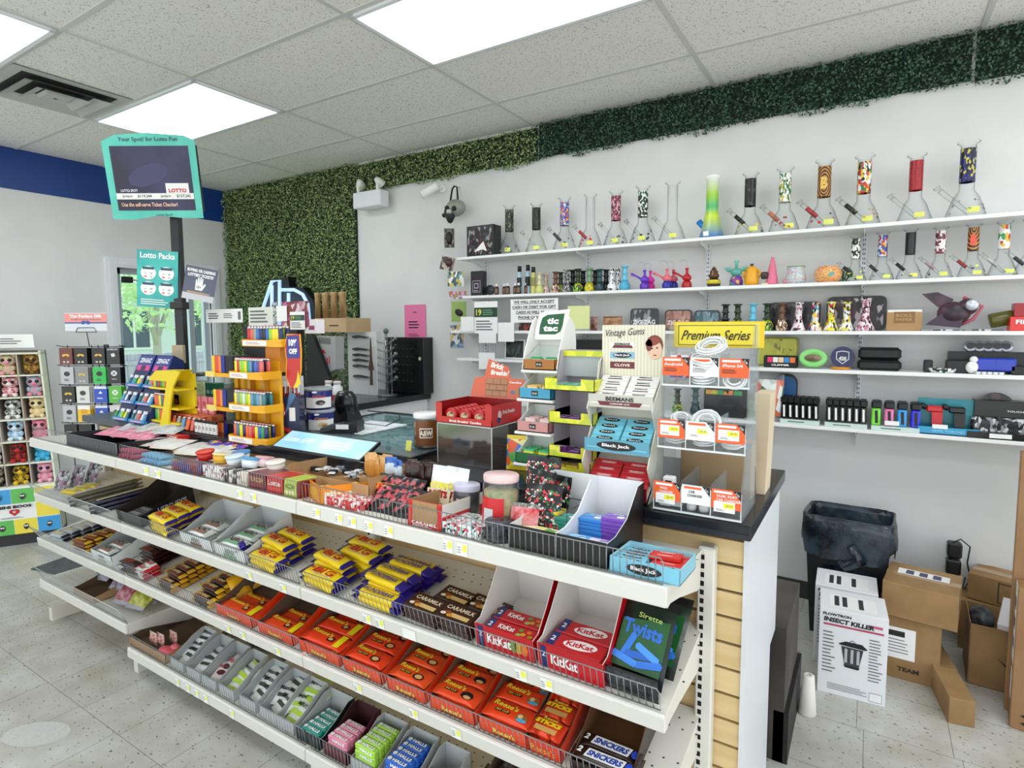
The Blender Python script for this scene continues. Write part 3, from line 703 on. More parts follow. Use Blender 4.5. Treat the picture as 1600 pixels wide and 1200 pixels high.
# wafer bar cartons at the right end
WC = noisy('white_card', '#d8d4cf', '#e6e2dc', 4, 3, .7)
Ma = lev(2, lx(893, 2), .014, .0006, -.03); one('display_carton', 'plain red wafer bar carton with tall white back, beside the black candy pouches', 'display carton', kkbox(False), Ma)
Mb = lev(2, lx(791, 2), .014, .0006, .0); one('display_carton', 'red festive wafer bar carton with tall white back, beside the brown bars', 'display carton', kkbox(True), Mb)
stack('kk', bar_kk, 'wafer_bar', 'plain red wafer bar lying in the right-hand red carton', 'chocolate bar', Ma, [(0, .040+.056*j, .003+.0115*i) for i in range(4) for j in range(2) if not (i == 3 and j == 9)]+[(0, .040+.056*j, .003+.0115*4) for j in range(2)], 'wafer bars in the right-hand red carton')
stack('kkf', bar_kkf, 'wafer_bar', 'red festive wafer bar lying in the left-hand red carton', 'chocolate bar', Mb, [(0, .036+.05*j, .003+.0115*i) for i in range(4) for j in range(2)], 'wafer bars in the festive carton')
def sour(mb, F):
    mb.slab([(-.06, -.075), (.06, -.075), (.062, .05), (-.055, .035)], .0, .0006, C('#1d5a2a'), F)
    mb.text('Twists', .0, .018, .10, .034, C('#2a6fd0'), F, .0016, bold=.04, rot=-.05); mb.text('Sirette', .012, .05, .06, .012, C('#b7d26a'), F, .0016, rot=-.05)
    for i, (x, y, r_) in enumerate(((-.028, -.025, 1.2), (.0, -.04, .1), (.022, -.03, -.4), (.03, -.055, .2), (-.03, -.055, -.2))):
        mb.slab([(x+cos(r_)*a-sin(r_)*b, y+sin(r_)*a+cos(r_)*b) for a, b in ((-.03, -.008), (.03, -.008), (.034, 0), (.03, .008), (-.03, .008), (-.034, 0))], .001+.0006*i, .0022+.0006*i, C(['#2f7fe0', '#1f63c8', '#4a9af0', '#2a74d8', '#3b8ae8'][i]), F)
def sourbag(): return bag(.135, .20, .03, C('#10241a', .3), C('#0d0f12', .3), sour, 5)
for k, (px, rx, dd, lab) in enumerate(((985, -.75, .035, 'front black pouch of blue sour candy twists at the right end'), (994, -.95, .082, 'rear black pouch of sour candy twists at the right end'))):
    put('sour', sourbag, 'candy_bag', lab, 'candy bag', lev(2, lx(px, 2), dd+.01, .014, -.06, rx), 'black pouches of sour twists')
one('candy_bag', 'crumpled black foil bag behind the wire at the right end of the second tier', 'candy bag', bag(.135, .062, .02, noisy('black_foil', '#0a0b0d', '#3a3f45', 60, 2, .25, .6), C('#111', .3), None, 8), lev(2, lx(985, 2), .022, .0, -.02))
# caramel bars
for i in range(5):
    for j, (px, dd) in enumerate(((655, .05), (705, .05), (680, .128), (728, .128))):
        if j > 1 and i > 3: continue
        put('cara', bar_cara, 'chocolate_bar', ['brown caramel bar in the front left pile', 'brown caramel bar in the front right pile', 'brown caramel bar in the rear left pile', 'brown caramel bar in the rear right pile, beside the festive carton'][j], 'chocolate bar', lev(2, lx(px+3, 2)+(.004*sin(i*2)), dd, .0008+.0096*i, -.06+.03*sin(i*3+j)), ['caramel bars, front left pile', 'caramel bars, front right pile', 'caramel bars, rear left pile', 'caramel bars, rear right pile'][j])
# purple-ended yellow bars
for i in range(3):
    for j in range(5):
        if i == 2 and j in (0, 4): continue
        put('wund', bar_wunder, 'chocolate_bar', f'yellow bar with purple ends and purple lettering, row {["front","second","third","fourth","rear"][j]}', 'chocolate bar', lev(2, lx(588, 2)+.012*sin(j*2+i), .032+.046*j, .0008+.0225*i, -.07+.03*sin(i+j*2)), f'yellow and purple bars, {["front","second","third","fourth","rear"][j]} row')
for j, (px, labp) in enumerate(((414, 'left'), (500, 'right'))):
    for i in range(3):
        for k in range(4 if j else 3):
            if i == 2 and k == 0: continue
            put('big', bar_big, 'chocolate_bar', f'chunky yellow bar with red lettering, {["front","second","third","rear"][k]} row of the {labp} pile', 'chocolate bar', lev(2, lx(px, 2)+.01*sin(k*3+i)+(.05 if k > 1 and j else 0), .036+.060*k, .0008+.0252*i, -.10+.05*sin(i*2+k)), f'yellow bars, {["front","second","third","rear"][k]} row of the {labp} pile')
# left bay pieces
def aero(c1):
    def f():
        m = pillow(.125, .052, .018, C('#eef1ee'), C('#cfd5cf'), crimp=.010, seed=3); F = TOPF(.0188); m.quad(0, -.012, .09, .016, C(c1), F); m.text('AERO', 0, .006, .08, .020, C('#3d1d1a'), F, .0012, bold=.03, shear=.2); return m
    return f
def aerofr(c1):
    def f(mb, F): mb.text('AERO', .0, .028, .06, .02, C('#7a8a80'), F, .001, bold=.03); mb.quad(.0, .010, .08, .012, C(c1), F)
    return f
WG = mat('#e3e6e4', .55)
Mg, w = trayat(2, 340, 388, .22, .05, .10, WG, mat('#b9bdbb', .7), 'white carton with green flashes holding mint bars, left of the yellow bars', 'display carton', fr=aerofr('#7fb58a'), side='slope')
stack('aeg', aero('#7fc28e'), 'chocolate_bar', 'white and green mint bubble bar in the white carton', 'chocolate bar', Mg, [(-.004, .034+.055*j, .002+.0183*i) for i in range(3) for j in range(3)], 'mint bubble bars')
Mw, w = trayat(2, 287, 336, .20, .045, .10, WG, mat('#b9bdbb', .7), 'white carton with brown flashes holding bubble bars, beside the mint carton', 'display carton', fr=aerofr('#8a5a4a'))
stack('aew', aero('#a87a68'), 'chocolate_bar', 'white and brown bubble bar in the white carton', 'chocolate bar', Mw, [(-.004, .034+.055*j, .002+.0183*i) for i in range(3) for j in range(2)], 'brown bubble bars')
stack('big', bar_big, 'chocolate_bar', 'small heap yellow bar lying between black carton and white cartons', 'chocolate bar', lev(2, lx(254, 2), 0, 0), [(0, .035+.055*j, .001+.0245*i, -.1) for i in range(3) for j in range(3)], 'yellow bars beside the black carton')
one('sweet_pouch', 'small purple foil pack squeezed between white carton and yellow bars', 'sweets', pillow(.05, .045, .04, C('#3a22a0'), C('#241468'), seed=9), lev(2, lx(374, 2), .04, .02, 1.2))
def hfr(mb, F): mb.text('HERSHEY\'S', 0, .022, .12, .018, C('#b9b9b9'), F, .001, bold=.02)
Mh, w = trayat(2, 188, 226, .24, .05, .115, C('#1a1a1e'), mat('#2a1d15', .7), 'black open carton of dark chocolate bars in the left part of the second tier', 'display carton', side='slope')
def hside(): 
    m = MB(); m.text("HERSHEY'S", 0, 0, .13, .028, C('#c9c9c9'), FR((w/2+.0012, .14, .045), (0, 1, 0), (0, 0, 1)), 0, bold=.03); return m
o_ = link('side_print', hside()); o_.parent = [o for o in bpy.data.objects if o.name.startswith('display_carton')][-1]
def bar_dark():
    m = MB().box((-.05, -.02, 0), (.05, .02, .008), C('#4a4a50', .25), bev=.002); m.quad(0, 0, .07, .02, C('#8a8a90'), TOPF(.0082)); return m
stack('dk', bar_dark, 'chocolate_bar', 'dark silver-grey bar inside the black carton', 'chocolate bar', Mh, [(0, .03+.042*j, .003+.0085*i, 0) for i in range(4) for j in range(2)], 'dark bars in the black carton')
def bar_prot(c1, c2, s):
    def f():
        m = pillow(.14, .042, .02, C(c1), C(c2), seed=s); m.quad(0, .0, .075, .018, C('#d8cfa0'), TOPF(.0212)); return m
    return f
for j in range(4):
    for k in range(3):
        put('pa', bar_prot('#55503f', '#2a2630', 2), 'snack_bar', f'grey-gold foil bar in the left group, {["front","second","third","rear"][j]} place', 'snack bar', lev(2, lx(128, 2)+.02*j, .05+.05*j, .001+.02*k, 1.2), 'grey-gold foil bars')
        put('pb', bar_prot('#1a1230', '#0f0b1c', 5), 'snack_bar', f'black and purple foil bar beside the dark carton, {["front","second","third","rear"][j]} place', 'snack bar', lev(2, lx(160, 2)+.02*j, .05+.05*j, .001+.02*k, 1.25), 'black and purple foil bars')
for j in range(3): put('py', bar_prot('#d9c020', '#c8b8d0', 3), 'snack_bar', f'yellow wrapped bar lying in front of the foil bars, {["front","middle","rear"][j]} one', 'snack bar', lev(2, lx(112, 2)+.01*j, .03+.04*j, .042, .2), 'yellow wrapped bars')
for j in range(3): one('candy_bag', f'grey and mauve pouch in the far left of the second tier, {["front","middle","rear"][j]} one', 'candy bag', bag(.10, .12, .035, confetti('mauve_print', ['#8a8f93', '#b9bcc0', '#5a3a4a', '#3c4046', '#9a6a80'], 40), C('#8d9195'), None, 12+j), lev(2, lx(78, 2)+.03*j, .06+.06*j, .001, .1, -.5))
# THIRD TIER
def bar_rees(w, col, label, sub, pat, dark=False):
    def f():
        m = pillow(w, .062, .017, C(col), C(col), crimp=.010, endfrac=.06, seed=int(w*1000)); F = TOPF(.0178)
        m.text(label, -w*.12, .012, w*.5, .017, C('#f6df3a'), F, .0012, bold=.025, rot=-.04, shear=.2)
        if sub: m.quad(-w*.14, -.008, w*.3, .010, C('#3a1a10'), F); m.text(sub, -w*.14, -.008, w*.25, .006, C('#f3dc55'), F, .0012)
        if pat == 'cup': m.disc(w*.22, -.010, .02, .012, C('#3a1a12'), F, .0006); m.disc(w*.23, -.010, .013, .008, C('#e0b070'), F, .0011)
        elif pat == 'dk': m.disc(w*.24, -.008, .022, .014, C('#1a1420'), F, .0006, 7); m.disc(w*.26, -.014, .012, .006, C('#e0b070'), F, .0011)
        elif pat == 'blue': m.disc(w*.25, -.010, .02, .014, C('#a86a30'), F, .0006, 9); m.disc(w*.27, -.018, .016, .006, C('#5ab0d8'), F, .0011); m.disc(w*.22, -.006, .008, .007, C('#e9c98a'), F, .0013, 8)
        elif pat == 'yel': m.quad(w*.36, .0, w*.14, .055, C('#f4dc18'), F); m.quad(w*.14, -.004, .03, .02, C('#3a1a12'), F); m.disc(w*.14, -.004, .010, .006, C('#d9b070'), F, .0011)
        return m
    return f
REE = [ # name, p0, p1, colour, sub, pattern, describing words, rows, layers
    ('r1', 752, 832, '#ee4418', 'BIG CUP', 'blue', 'with blue corner flash', 3, 3),
    ('r2', 676, 745, '#ea4a1c', 'BIG CUP', 'dk', 'with dark splash picture', 3, 3),
    ('r3', 609, 668, '#e8501c', 'BIG CUP', 'cup', 'with cup picture, third carton from the right', 3, 3),
    ('r4', 541, 600, '#ea4018', 'BIG CUP', 'cup', 'with cup picture, fourth carton from the right', 3, 3),
    ('r5', 472, 535, '#e83c16', '', 'yel', 'with yellow end flap, in the fuller carton', 3, 3),
    ('r6', 408, 462, '#ea4a1a', '', 'yel', 'with yellow end flap, in the nearly empty carton', 2, 2),
    ('r7', 342, 398, '#ea4a1a', '', 'yel', 'with yellow end flap, leftmost carton', 2, 2)]
def rfr(c):
    def f(mb, F): mb.text("Reese's", 0, .018, .07, .016, C('#f0d860'), F, .001, bold=.03); mb.quad(0, .005, .08, .006, C('#8a3a1a'), F)
    return f
INN = noisy('brown_card', '#5a4634', '#6a543e', 6, 3, .8)
for key, p0, p1, c, sub, pat, words, rows, lay in REE:
    Mr, w = trayat(3, p0, p1, .26, .042, .10 if lay > 2 else .105, C('#e8481a'), INN, f'orange open carton of peanut butter cups {words}', 'display carton', fr=rfr(c))
    pos = [(0, .040+.066*j, .003+.0176*i) for i in range(lay) for j in range(rows) if not (i == lay-1 and j == rows-1)]
    stack(key, bar_rees(w-.008, c, "Reese's", sub, pat), 'candy_pack', f'orange peanut butter cup pack {words}', 'candy pack', Mr, pos, f'peanut butter cup packs {words}'[:60], .001, .015)
def stx(mb, F): pass
Ms, w = trayat(3, 824, 880, .26, .045, .10, C('#dc3a18'), INN, 'narrow orange carton of crunchy wafer bars, left of the brown carton', 'display carton', fr=lambda mb, F: mb.text("Reese's", 0, .02, .07, .02, C('#e9b050'), F, .001))
def bar_st():
    m = pillow(.088, .058, .02, C('#e4401a'), C('#d83818'), crimp=.008, endfrac=.05, seed=8); F = TOPF(.0208); m.text('Reese', 0, .02, .04, .010, C('#f6df3a'), F, .001, bold=.02); m.text('STICKS', 0, .005, .072, .014, C('#f7e21c'), F, .0014, bold=.06, shear=.2); m.quad(.0, -.015, .062, .016, C('#d8a860'), F); return m
stack('st', bar_st, 'candy_pack', 'orange wafer stick pack with yellow lettering in the narrow carton', 'candy pack', Ms, [(0, .036+.062*j, .003+.0205*i) for i in range(3) for j in range(3)], 'orange wafer stick packs', .001, .015)
Mk, w = trayat(3, 893, 985, .29, .030, .118, C('#2a1712'), noisy('brown_card2', '#5a3a1e', '#6a4626', 5, 3, .75), 'large nearly empty brown carton at the right end of the third tier', 'display carton', side='curve')
def bar_sn():
    m = pillow(.16, .04, .017, C('#2c1610'), C('#2c1610'), endfrac=.09, seed=2); F = TOPF(.0178)
    m.text('2', -.060, .002, .012, .018, WHITE, F, .001, bold=.05, shear=.2); m.slab([(-.046, -.013), (.052, -.013), (.058, .013), (-.040, .013)], .0003, .0008, WHITE, F)
    m.text('SNICKERS', .006, 0, .088, .017, C('#1c3fa0'), F, .0012, bold=.05, shear=.25); m.disc(.067, 0, .009, .012, C('#2a4ac8'), F, .0008); return m
stack('sn', bar_sn, 'chocolate_bar', 'dark brown bar with white and blue lettering in the large brown carton', 'chocolate bar', Mk, [(0, .030, .003), (.0, .030, .021), (.004, .072, .003), (.0, .072, .021)], 'dark brown bars in the brown carton', .001, .02)
def bar_cf(c='#3a2418', e='#e8b820', t="OH HENRY", tc='#e9c98a'):
    def f():
        m = pillow(.135, .034, .02, C(c), C(e), endfrac=.17, seed=11); F = TOPF(.0212); m.text(t, -.002, .0, .08, .013, C(tc), F, .001, bold=.04, shear=.15); m.quad(0, -.0105, .07, .003, C('#c8402a'), F); return m
    return f
for j in range(6):
    for i in range(3):
        if i == 2 and j == 0: continue
        r_ = ["front", "second", "third", "fourth", "fifth", "rear"][j]
        put('cf', bar_cf(), 'chocolate_bar', f'brown and yellow coffee bar in the right-hand column, {r_} row', 'chocolate bar', lev(3, lx(318, 3)+.004*sin(j+i), .028+.039*j, .001+.0195*i, -.04), f'coffee bars, right column, {r_} row')
        put('cf2', bar_cf('#4a2a1a', '#e0a828', 'COFFEE'), 'chocolate_bar', f'brown and gold coffee bar in the left-hand column, {r_} row', 'chocolate bar', lev(3, lx(262, 3)+.004*sin(j+i), .028+.039*j, .001+.0195*i, -.05), f'coffee bars, left column, {r_} row')
for j in range(2): one('snack_pouch', f'glossy gold-yellow bag at the end of the coffee bars, {["front","rear"][j]} one', 'candy bag', bag(.07, .10, .03, C('#e0a818', .25), C('#c88a10'), None, 3+j), lev(3, lx(346, 3)-.0, .12+.08*j, .012, 1.3, -.9))
def bar_r2():
    m = pillow(.11, .035, .016, C('#e9e2dc'), C('#c8202c'), endfrac=.2, seed=5); m.text('MARS', 0, 0, .05, .014, C('#c8202c'), TOPF(.017), .001, bold=.03); return m
stack('rw', bar_r2, 'chocolate_bar', 'small white and red bar at the front of the dark pile', 'chocolate bar', lev(3, lx(222, 3), 0, 0), [(0, .03+.036*j, .001+.016*i, -.1) for i in range(3) for j in range(2)], 'small white and red bars')
stack('dkb', bar_cf('#2a1412', '#3a1a16', 'DARK', '#9a3a30'), 'chocolate_bar', 'dark maroon bar in the heaped dark pile', 'chocolate bar', lev(3, lx(212, 3), 0, 0), [(-.03, .11+.038*j, .001+.0195*i, 0) for i in range(4) for j in range(4)]+[(-.04, .03, .001+.0195*i, .05) for i in range(3)], 'dark maroon bars')
Mx, w = trayat(3, 148, 180, .22, .05, .10, WG, mat('#a9adab', .7), 'white carton of bubble bars in the left half of the third tier', 'display carton', fr=aerofr('#9aa0a0'))
stack('aew', aero('#a87a68'), 'chocolate_bar', 'white bubble bar in the third-tier white carton', 'chocolate bar', Mx, [(0, .034+.055*j, .002+.0183*i) for i in range(3) for j in range(2)], 'bubble bars on the third tier')
stack('cfy', bar_cf('#7a3a18', '#d8b028', 'CRUNCH', '#f2d840'), 'snack_bar', 'gold and brown bar in the left end of the third tier', 'snack bar', lev(3, lx(128, 3), 0, 0), [(-.01+.01*j, .035+.042*j, .001+.0195*i, .12) for i in range(3) for j in range(5)], 'gold and brown bars')
stack('slv', bar_prot('#b9c0c8', '#23232b', 7), 'snack_bar', 'silver wrapped bar at the far left end of the third tier', 'snack bar', lev(3, lx(90, 3), 0, 0), [(.01*j, .035+.045*j, .001+.0205*i, .1) for i in range(2) for j in range(5)], 'silver wrapped bars')
# LOWEST TIER
def halls(c, tc='#ffffff'):
    def f():
        m = MB().box((-.045, -.0115, 0), (.045, .0115, .021), C(c), bev=.004); F = TOPF(.0212); m.text('HALLS', .008, 0, .055, .013, C(tc), F, .0006, bold=.05)
        m.text('HALLS', .008, 0, .055, .012, C(tc), FRONTF(-.0117, .0105), .0006, bold=.05); m.disc(-.032, 0, .008, .008, C('#f2f2f2'), F, .0006, 8); return m
    return f
GB = mat('#aeb2b0', .6)
for key, p0, p1, c, out, inn, words, lay, rows in (('h1', 466, 503, '#1f8f82', C('#1c2a2a'), GB, 'teal', 2, 4), ('h2', 508, 545, '#e58aa8', C('#5a2030'), mat('#3a1418', .7), 'pink', 3, 3), ('h3', 550, 590, '#a8d84a', GB, GB, 'lime green', 4, 4), ('h4', 596, 640, '#1d5fc0', GB, GB, 'blue', 4, 4), ('h5', 648, 690, '#6a2a78', GB, GB, 'purple', 3, 2)):
    x0, x1 = lx(p0, 4), lx(p1, 4); w = max(.098, x1-x0-.002); M = lev(4, (x0+x1)/2, .012, .0006)
    one('display_carton', f'small open carton of {words} cough drop sticks on the lowest tier', 'display carton', tray(w, .16, .04, .10, out, inn), M)
    stack(key, halls(c), 'cough_drop_stick', f'{words} stick of cough drops in its carton', 'cough drops', M, [(0, .020+.0245*j, .003+.0213*i) for i in range(lay) for j in range(min(rows+1, 5))], f'{words} cough drop sticks', .0008, .02)
# dark carton of black sachets
x0, x1 = lx(722, 4), lx(845, 4)
M = lev(4, (x0+x1)/2, .012, .0006); one('display_carton', 'brown carton heaped with black plastic sachets at the bottom edge of the picture', 'display carton', tray(x1-x0, .28, .04, .13, KRAFT, INN), M)
rn = random.Random(4)
def sachet(): return bag(.07, .09, .015, noisy('black_foil2', '#0c0d0f', '#6a6f75', 70, 3, .2, .5), C('#16181b'), None, 2)
for i in range(26): put('sach', sachet, 'sachet', 'shiny black sachet heaped in the brown bottom carton', 'sachet', M @ TR(rn.uniform(-.07, .07), rn.uniform(.04, .22), .012+.0034*i, rn.uniform(0, 6), -1.35+rn.uniform(-.2, .2)), 'black sachets')
# middle bay lowest: kraft carton, pink candies, white bags between grey dividers
M, w = trayat(4, 205, 262, .28, .035, .11, KRAFT, INN, 'brown carton at the left end of the middle bay, lowest tier', 'display carton')
def gummy(c): return lambda: bag(.06, .06, .02, noisy('gum'+c, c, '#e8c8c0', 90, 2, .3, .3), C('#c9b5a8'), None, 3)
stack('gm1', gummy('#b8604a'), 'sweet_pouch', 'small reddish pouch in the brown carton', 'sweets', M, [(-.04, .05, .004), (.0, .06, .004), (.03, .10, .004)], 'reddish pouches')
def bean():
    m = MB(); 
    for i in range(5): m.ball((.016*cos(i*1.3), .016*sin(i*1.3), .012), .016, C('#d8505c', .3), n=10, sc=(1.2, .9, .7))
    return m
one('pink_sweets', 'bag of glossy pink heart sweets beside the brown carton', 'sweets', MB().ball((0, 0, .022), .034, C('#dc5a66', .28), sc=(1.2, .9, .6)).ball((.04, .01, .02), .028, C('#dc5a66', .28), sc=(1, 1, .6)).ball((.02, .03, .03), .026, C('#e06a74', .28), sc=(1, .8, .6)), lev(4, lx(250, 4), .045, .0))
def mint():
    def fr(mb, F): mb.text('Mentos', 0, .012, .055, .014, C('#2a2a2e'), F, .001, bold=.03); mb.quad(0, -.012, .05, .012, C('#3a4a3c'), F)
    return bag(.085, .085, .022, C('#eceeec'), C('#dfe3df'), fr, 6, wr=.0015)
def mintp():
    def fr(mb, F): mb.text('MINI', 0, .012, .05, .014, C('#b8505a'), F, .001, bold=.03); mb.disc(0, -.012, .018, .010, C('#5a2a2a'), F, .0012)
    return bag(.075, .08, .022, C('#f0e4e0'), C('#e0d0cc'), fr, 7, wr=.0015)
def mintg():
    def fr(mb, F): mb.text('MINTS', 0, .012, .05, .012, C('#2a2a2e'), F, .001, bold=.03); mb.quad(0, -.014, .06, .014, C('#b8dc4a'), F)
    return bag(.085, .085, .025, C('#eaf0e2'), C('#b8d85a'), fr, 9, wr=.0015)
DIV = mat('#b4b8b7', .5)
def binbox():
    return tray(.098, .155, .045, .11, DIV, mat('#a5a9a8', .6), side='curve')
seq = [(279, 'm', 'white'), (305, 'm', 'white'), (329, 'p', 'white and red'), (356, 'g', 'white and lime'), (389, 'm', 'white'), (421, 'm', 'white'), (448, 'g', 'white and lime')]
for i, (px, t, words) in enumerate(seq):
    M = lev(4, lx(px, 4), .014, .0006); pos_ = ['first', 'second', 'third', 'fourth', 'fifth', 'sixth', 'seventh'][i]
    put('bin', binbox, 'divider_bin', f'grey card bin of mint bags, {pos_} from the left on the lowest tier', 'display carton', M, 'grey bins of mint bags')
    fn, kk = {'m': (mint, 'mm'), 'p': (mintp, 'mp'), 'g': (mintg, 'mg')}[t]
    nb = 2 if i in (1, 2, 3) else 4
    for k in range(nb): put(kk, fn, 'mint_bag', f'{words} bag of mints in the {pos_} grey bin', 'candy bag', M @ TR(.004*(-1)**k, .030+.024*k, .012+.013*k, .28*sin(k*2.3+i), -1.1-.1*sin(k+i)) @ Matrix.Scale(1.12, 4), f'mint bags in the {pos_} bin')
for i in range(4): one('candy_bag', f'green and black pouch lying behind the grey bins, {["left","middle left","middle right","right"][i]} one', 'candy bag', bag(.10, .13, .03, confetti('gb_print', ['#1a1a22', '#5a7a2a', '#2a2a34', '#8aa83a', '#c8c8b8'], 30), C('#22252a'), None, 20+i), lev(4, -2.46+.11*i, .29, .012, .15*(-1)**i, -1.3))
# left bay lowest: net bags of sweets
def netbag(c1, c2, s): return lambda: bag(.115, .13, .075, noisy('net'+c1, c1, c2, 45, 4, .25, .4), C('#9a97a0'), None, s, wr=.005)
for i, (px, dd, c1, c2, lab) in enumerate(((120, .10, '#5a5a62', '#a8a8ac', 'grey clear bag of sweets, farthest left on the lowest tier'), (150, .09, '#5a4656', '#98889a', 'mauve clear bag of sweets, second on the lowest tier'), (176, .07, '#4a3646', '#8a6a7a', 'dark mauve bag of sweets, third on the lowest tier'), (193, .10, '#3c2c3c', '#8a7a88', 'dark bag of sweets nearest the lowest tier gap'), (178, .025, '#8a2a3a', '#c08a90', 'red berry sweets pouch in front of the mauve bags'), (196, .035, '#8a8a2a', '#c8c85a', 'yellow green sweets pouch in front of the mauve bags'))):
    one('candy_bag', lab, 'candy bag', netbag(c1, c2, 30+i)(), lev(5, lx(px, 5), dd+.02, .03, .2, -1.0))
M, w = trayat(5, 118, 150, .20, .03, .07, KRAFT, INN, 'low brown carton under the grey sweets bags at the far left', 'display carton')
# TOP TIER OF THE GONDOLA
def L1(px, d=.02, h=0, rz=0, rx=0, ry=0): return lev(1, lx(px, 1, d), d, h+.0006, rz, rx, ry)
def span(p0, p1, l=1, d=.02): return (lx(p0, l, d)+lx(p1, l, d))/2, lx(p1, l, d)-lx(p0, l, d)
def at1(p0, p1, d=.02, h=0, rz=0, rx=0):
    x, w = span(p0, p1, 1, d); return lev(1, x, d, h+.0006, rz, rx), w
# A: gum stick tray at the right end
BLU = C('#6fc0dc'); GUMR = C('#d22a24')
def stick(c, txt, tc, oval=None):
    def f():
        m = MB().box((-.036, -.0095, 0), (.036, .0095, .009), C(c), bev=.001); F = TOPF(.0091)
        if oval: m.disc(0, 0, .024, .006, C('#14141a'), F)
        m.text(txt, 0, 0, .036, .006, C(tc), F, .0008, bold=.03); return m
    return f
M, w = at1(952, 1062, .018)
def bjf(mb, F): mb.disc(0, .018, .042, .012, C('#15151c'), F); mb.text('Black Jack', 0, .018, .062, .012, WHITE, F, .0009, bold=.03)
one('display_tray', 'low pale blue gum tray at the right end of the top tier', 'display carton', tray(w, .135, .036, .036, C('#7cc4dc'), C('#a9dbe8'), bjf, side='flat'), M)
stack('gb', stick('#7cc8e0', 'Black Jack', '#f4f4f4', 1), 'gum_pack', 'pale blue gum pack in the low tray at the right end', 'gum', M, [(-.040, .016+.021*j, .003+.0095*i) for i in range(3) for j in range(5)]+[(.042, .016, .003+.0095*i) for i in range(3)], 'pale blue gum packs in the low tray', .0005, .01)
stack('gr', stick('#cf2a24', 'TEABERRY', '#f6e0dc'), 'gum_pack', 'red gum pack in the low tray at the right end', 'gum', M, [(.042, .038+.021*j, .003+.0095*i) for i in range(3) for j in range(4)]+[(.03, .06+.021*j, .032, .2) for j in range(2)], 'red gum packs in the low tray', .0005, .01)
# B: black carton with two tall white compartments
M, w = at1(795, 948, .018)
B = MB(); WI = noisy('white_card3', '#d3d6d8', '#e4e6e8', 5, 3, .6); BK = mat('#120c0c', .4)
def comp(mb, x0, x1, d, hf, hb):
    mb.box((x0, 0, 0), (x1, d, .002), WI); mb.box((x0, 0, 0), (x1, .002, hf), BK); mb.box((x0+.002, .002, .002), (x1-.002, .0026, hf-.001), WI)
    P = [(0, 0), (d, 0), (d, hb), (d*.8, hb*.97), (d*.5, hb*.55), (d*.2, hf*1.05), (0, hf)]; n = len(P)
    for xo, xi in ((x0, x0+.002), (x1, x1-.002)):
        mb.add([(xo, a, b) for a, b in P], [tuple(range(n))], BK); mb.add([(xi, a, b) for a, b in P], [tuple(range(n))], WI)
        mb.add([(xo, a, b) for a, b in P]+[(xi, a, b) for a, b in P], [(i, (i+1) % n, (i+1) % n+n, i+n) for i in range(n)], WI)
    mb.box((x0, d-.002, 0), (x1, d, hb), BK); mb.box((x0+.002, d-.0028, .002), (x1-.002, d-.002, hb), WI)
comp(B, -w/2, 0, .25, .062, .165); comp(B, 0, w/2, .25, .062, .165)
one('display_carton', 'black gum carton with two tall white compartments behind the wire fence', 'display carton', B, M)
def gpk(c, c2):
    def f():
        m = MB().box((-.033, -.026, 0), (.033, .026, .010), C(c), bev=.0015); F = TOPF(.0101); m.quad(-.014, .008, .03, .02, C(c2), F); m.disc(.014, -.006, .011, .011, C('#e8efe8'), F); m.text('GUM', .0, .014, .03, .007, C('#ffffff'), F, .001, bold=.03); return m
    return f
for key, c, c2, words, x, y, n in (('g1', '#e8c63a', '#4aa88a', 'yellow and green', -w*.34, .15, 7), ('g2', '#3a9a8a', '#5ab8e0', 'green and blue', -w*.14, .15, 6), ('g3', '#f0e28a', '#f4f0c0', 'pale yellow', -w*.36, .055, 4), ('g4', '#e8e8c8', '#6ab04a', 'cream and green', -w*.13, .055, 4), ('g5', '#3a8ad8', '#5ab0e8', 'bright blue', w*.13, .15, 7), ('g6', '#7a4ab8', '#8a5ac8', 'purple', w*.36, .15, 8), ('g7', '#5aa8e0', '#9ad0f0', 'light blue', w*.13, .055, 4), ('g8', '#9a7ac8', '#e8e0f4', 'lilac', w*.34, .055, 4)):
    stack(key, gpk(c, c2), 'gum_pack', f'{words} flat gum pack in the black two-part carton', 'gum', M, [(x, y, .003+.0104*i) for i in range(n)], f'{words} gum packs', .002, .05)
# C, D: round black tub and the teal sweets box
M, w = at1(752, 792, .03)
one('round_tub', 'low round black tub behind the wire, left of the black gum carton', 'tub', MB().lathe([(1e-5, 0), (.036, 0), (.038, .008), (.038, .042), (.040, .046), (.040, .052), (.034, .056), (1e-5, .056)], noisy('tub_black', '#0e0f12', '#5a5f66', 80, 3, .3, .1), n=24), M @ TR(0, .025, 0))
M, w = at1(690, 748, .016)
one('sweets_box', 'flat white, teal and pink printed sweets box behind the wire', 'sweets box', carton(w, .12, .03, confetti('dot_print', ['#eef2f2', '#9fd0c8', '#d8485a', '#e8eef0', '#2a3a3a', '#f2f2f2'], 90)), M)
# E: red carton, kraft inside
M, w = at1(637, 690, .014)
def ef(mb, F):
    mb.quad(0, .045, w*.72, .058, KRAFT, F, .0006); mb.text('CARAMEL', 0, .012, w*.75, .008, WHITE, F, .001, bold=.03); mb.lines(0, .004, w*.7, .006, 2, WHITE, F)
E_ = tray(w, .20, .075, .075, C('#cf1a1e'), KRAFT, ef, side='flat'); E_.box((w/2+.0003, 0, .04), (w/2+.0008, .2, .075), WC)
one('display_carton', 'red carton with a cut-away kraft front holding red sticks, near the middle', 'display carton', E_, M)
def redstk():
    m = MB().box((-.028, -.008, 0), (.028, .008, .008), C('#c8202c'), bev=.002); m.quad(0, 0, .04, .006, WHITE, TOPF(.0081)); return m
stack('rs', redstk, 'candy_stick', 'red and white wrapped candy stick in the red kraft-fronted carton', 'candy', M, [(0, .03+.02*j, .003+.0085*i) for i in range(4) for j in range(7)], 'red candy sticks')
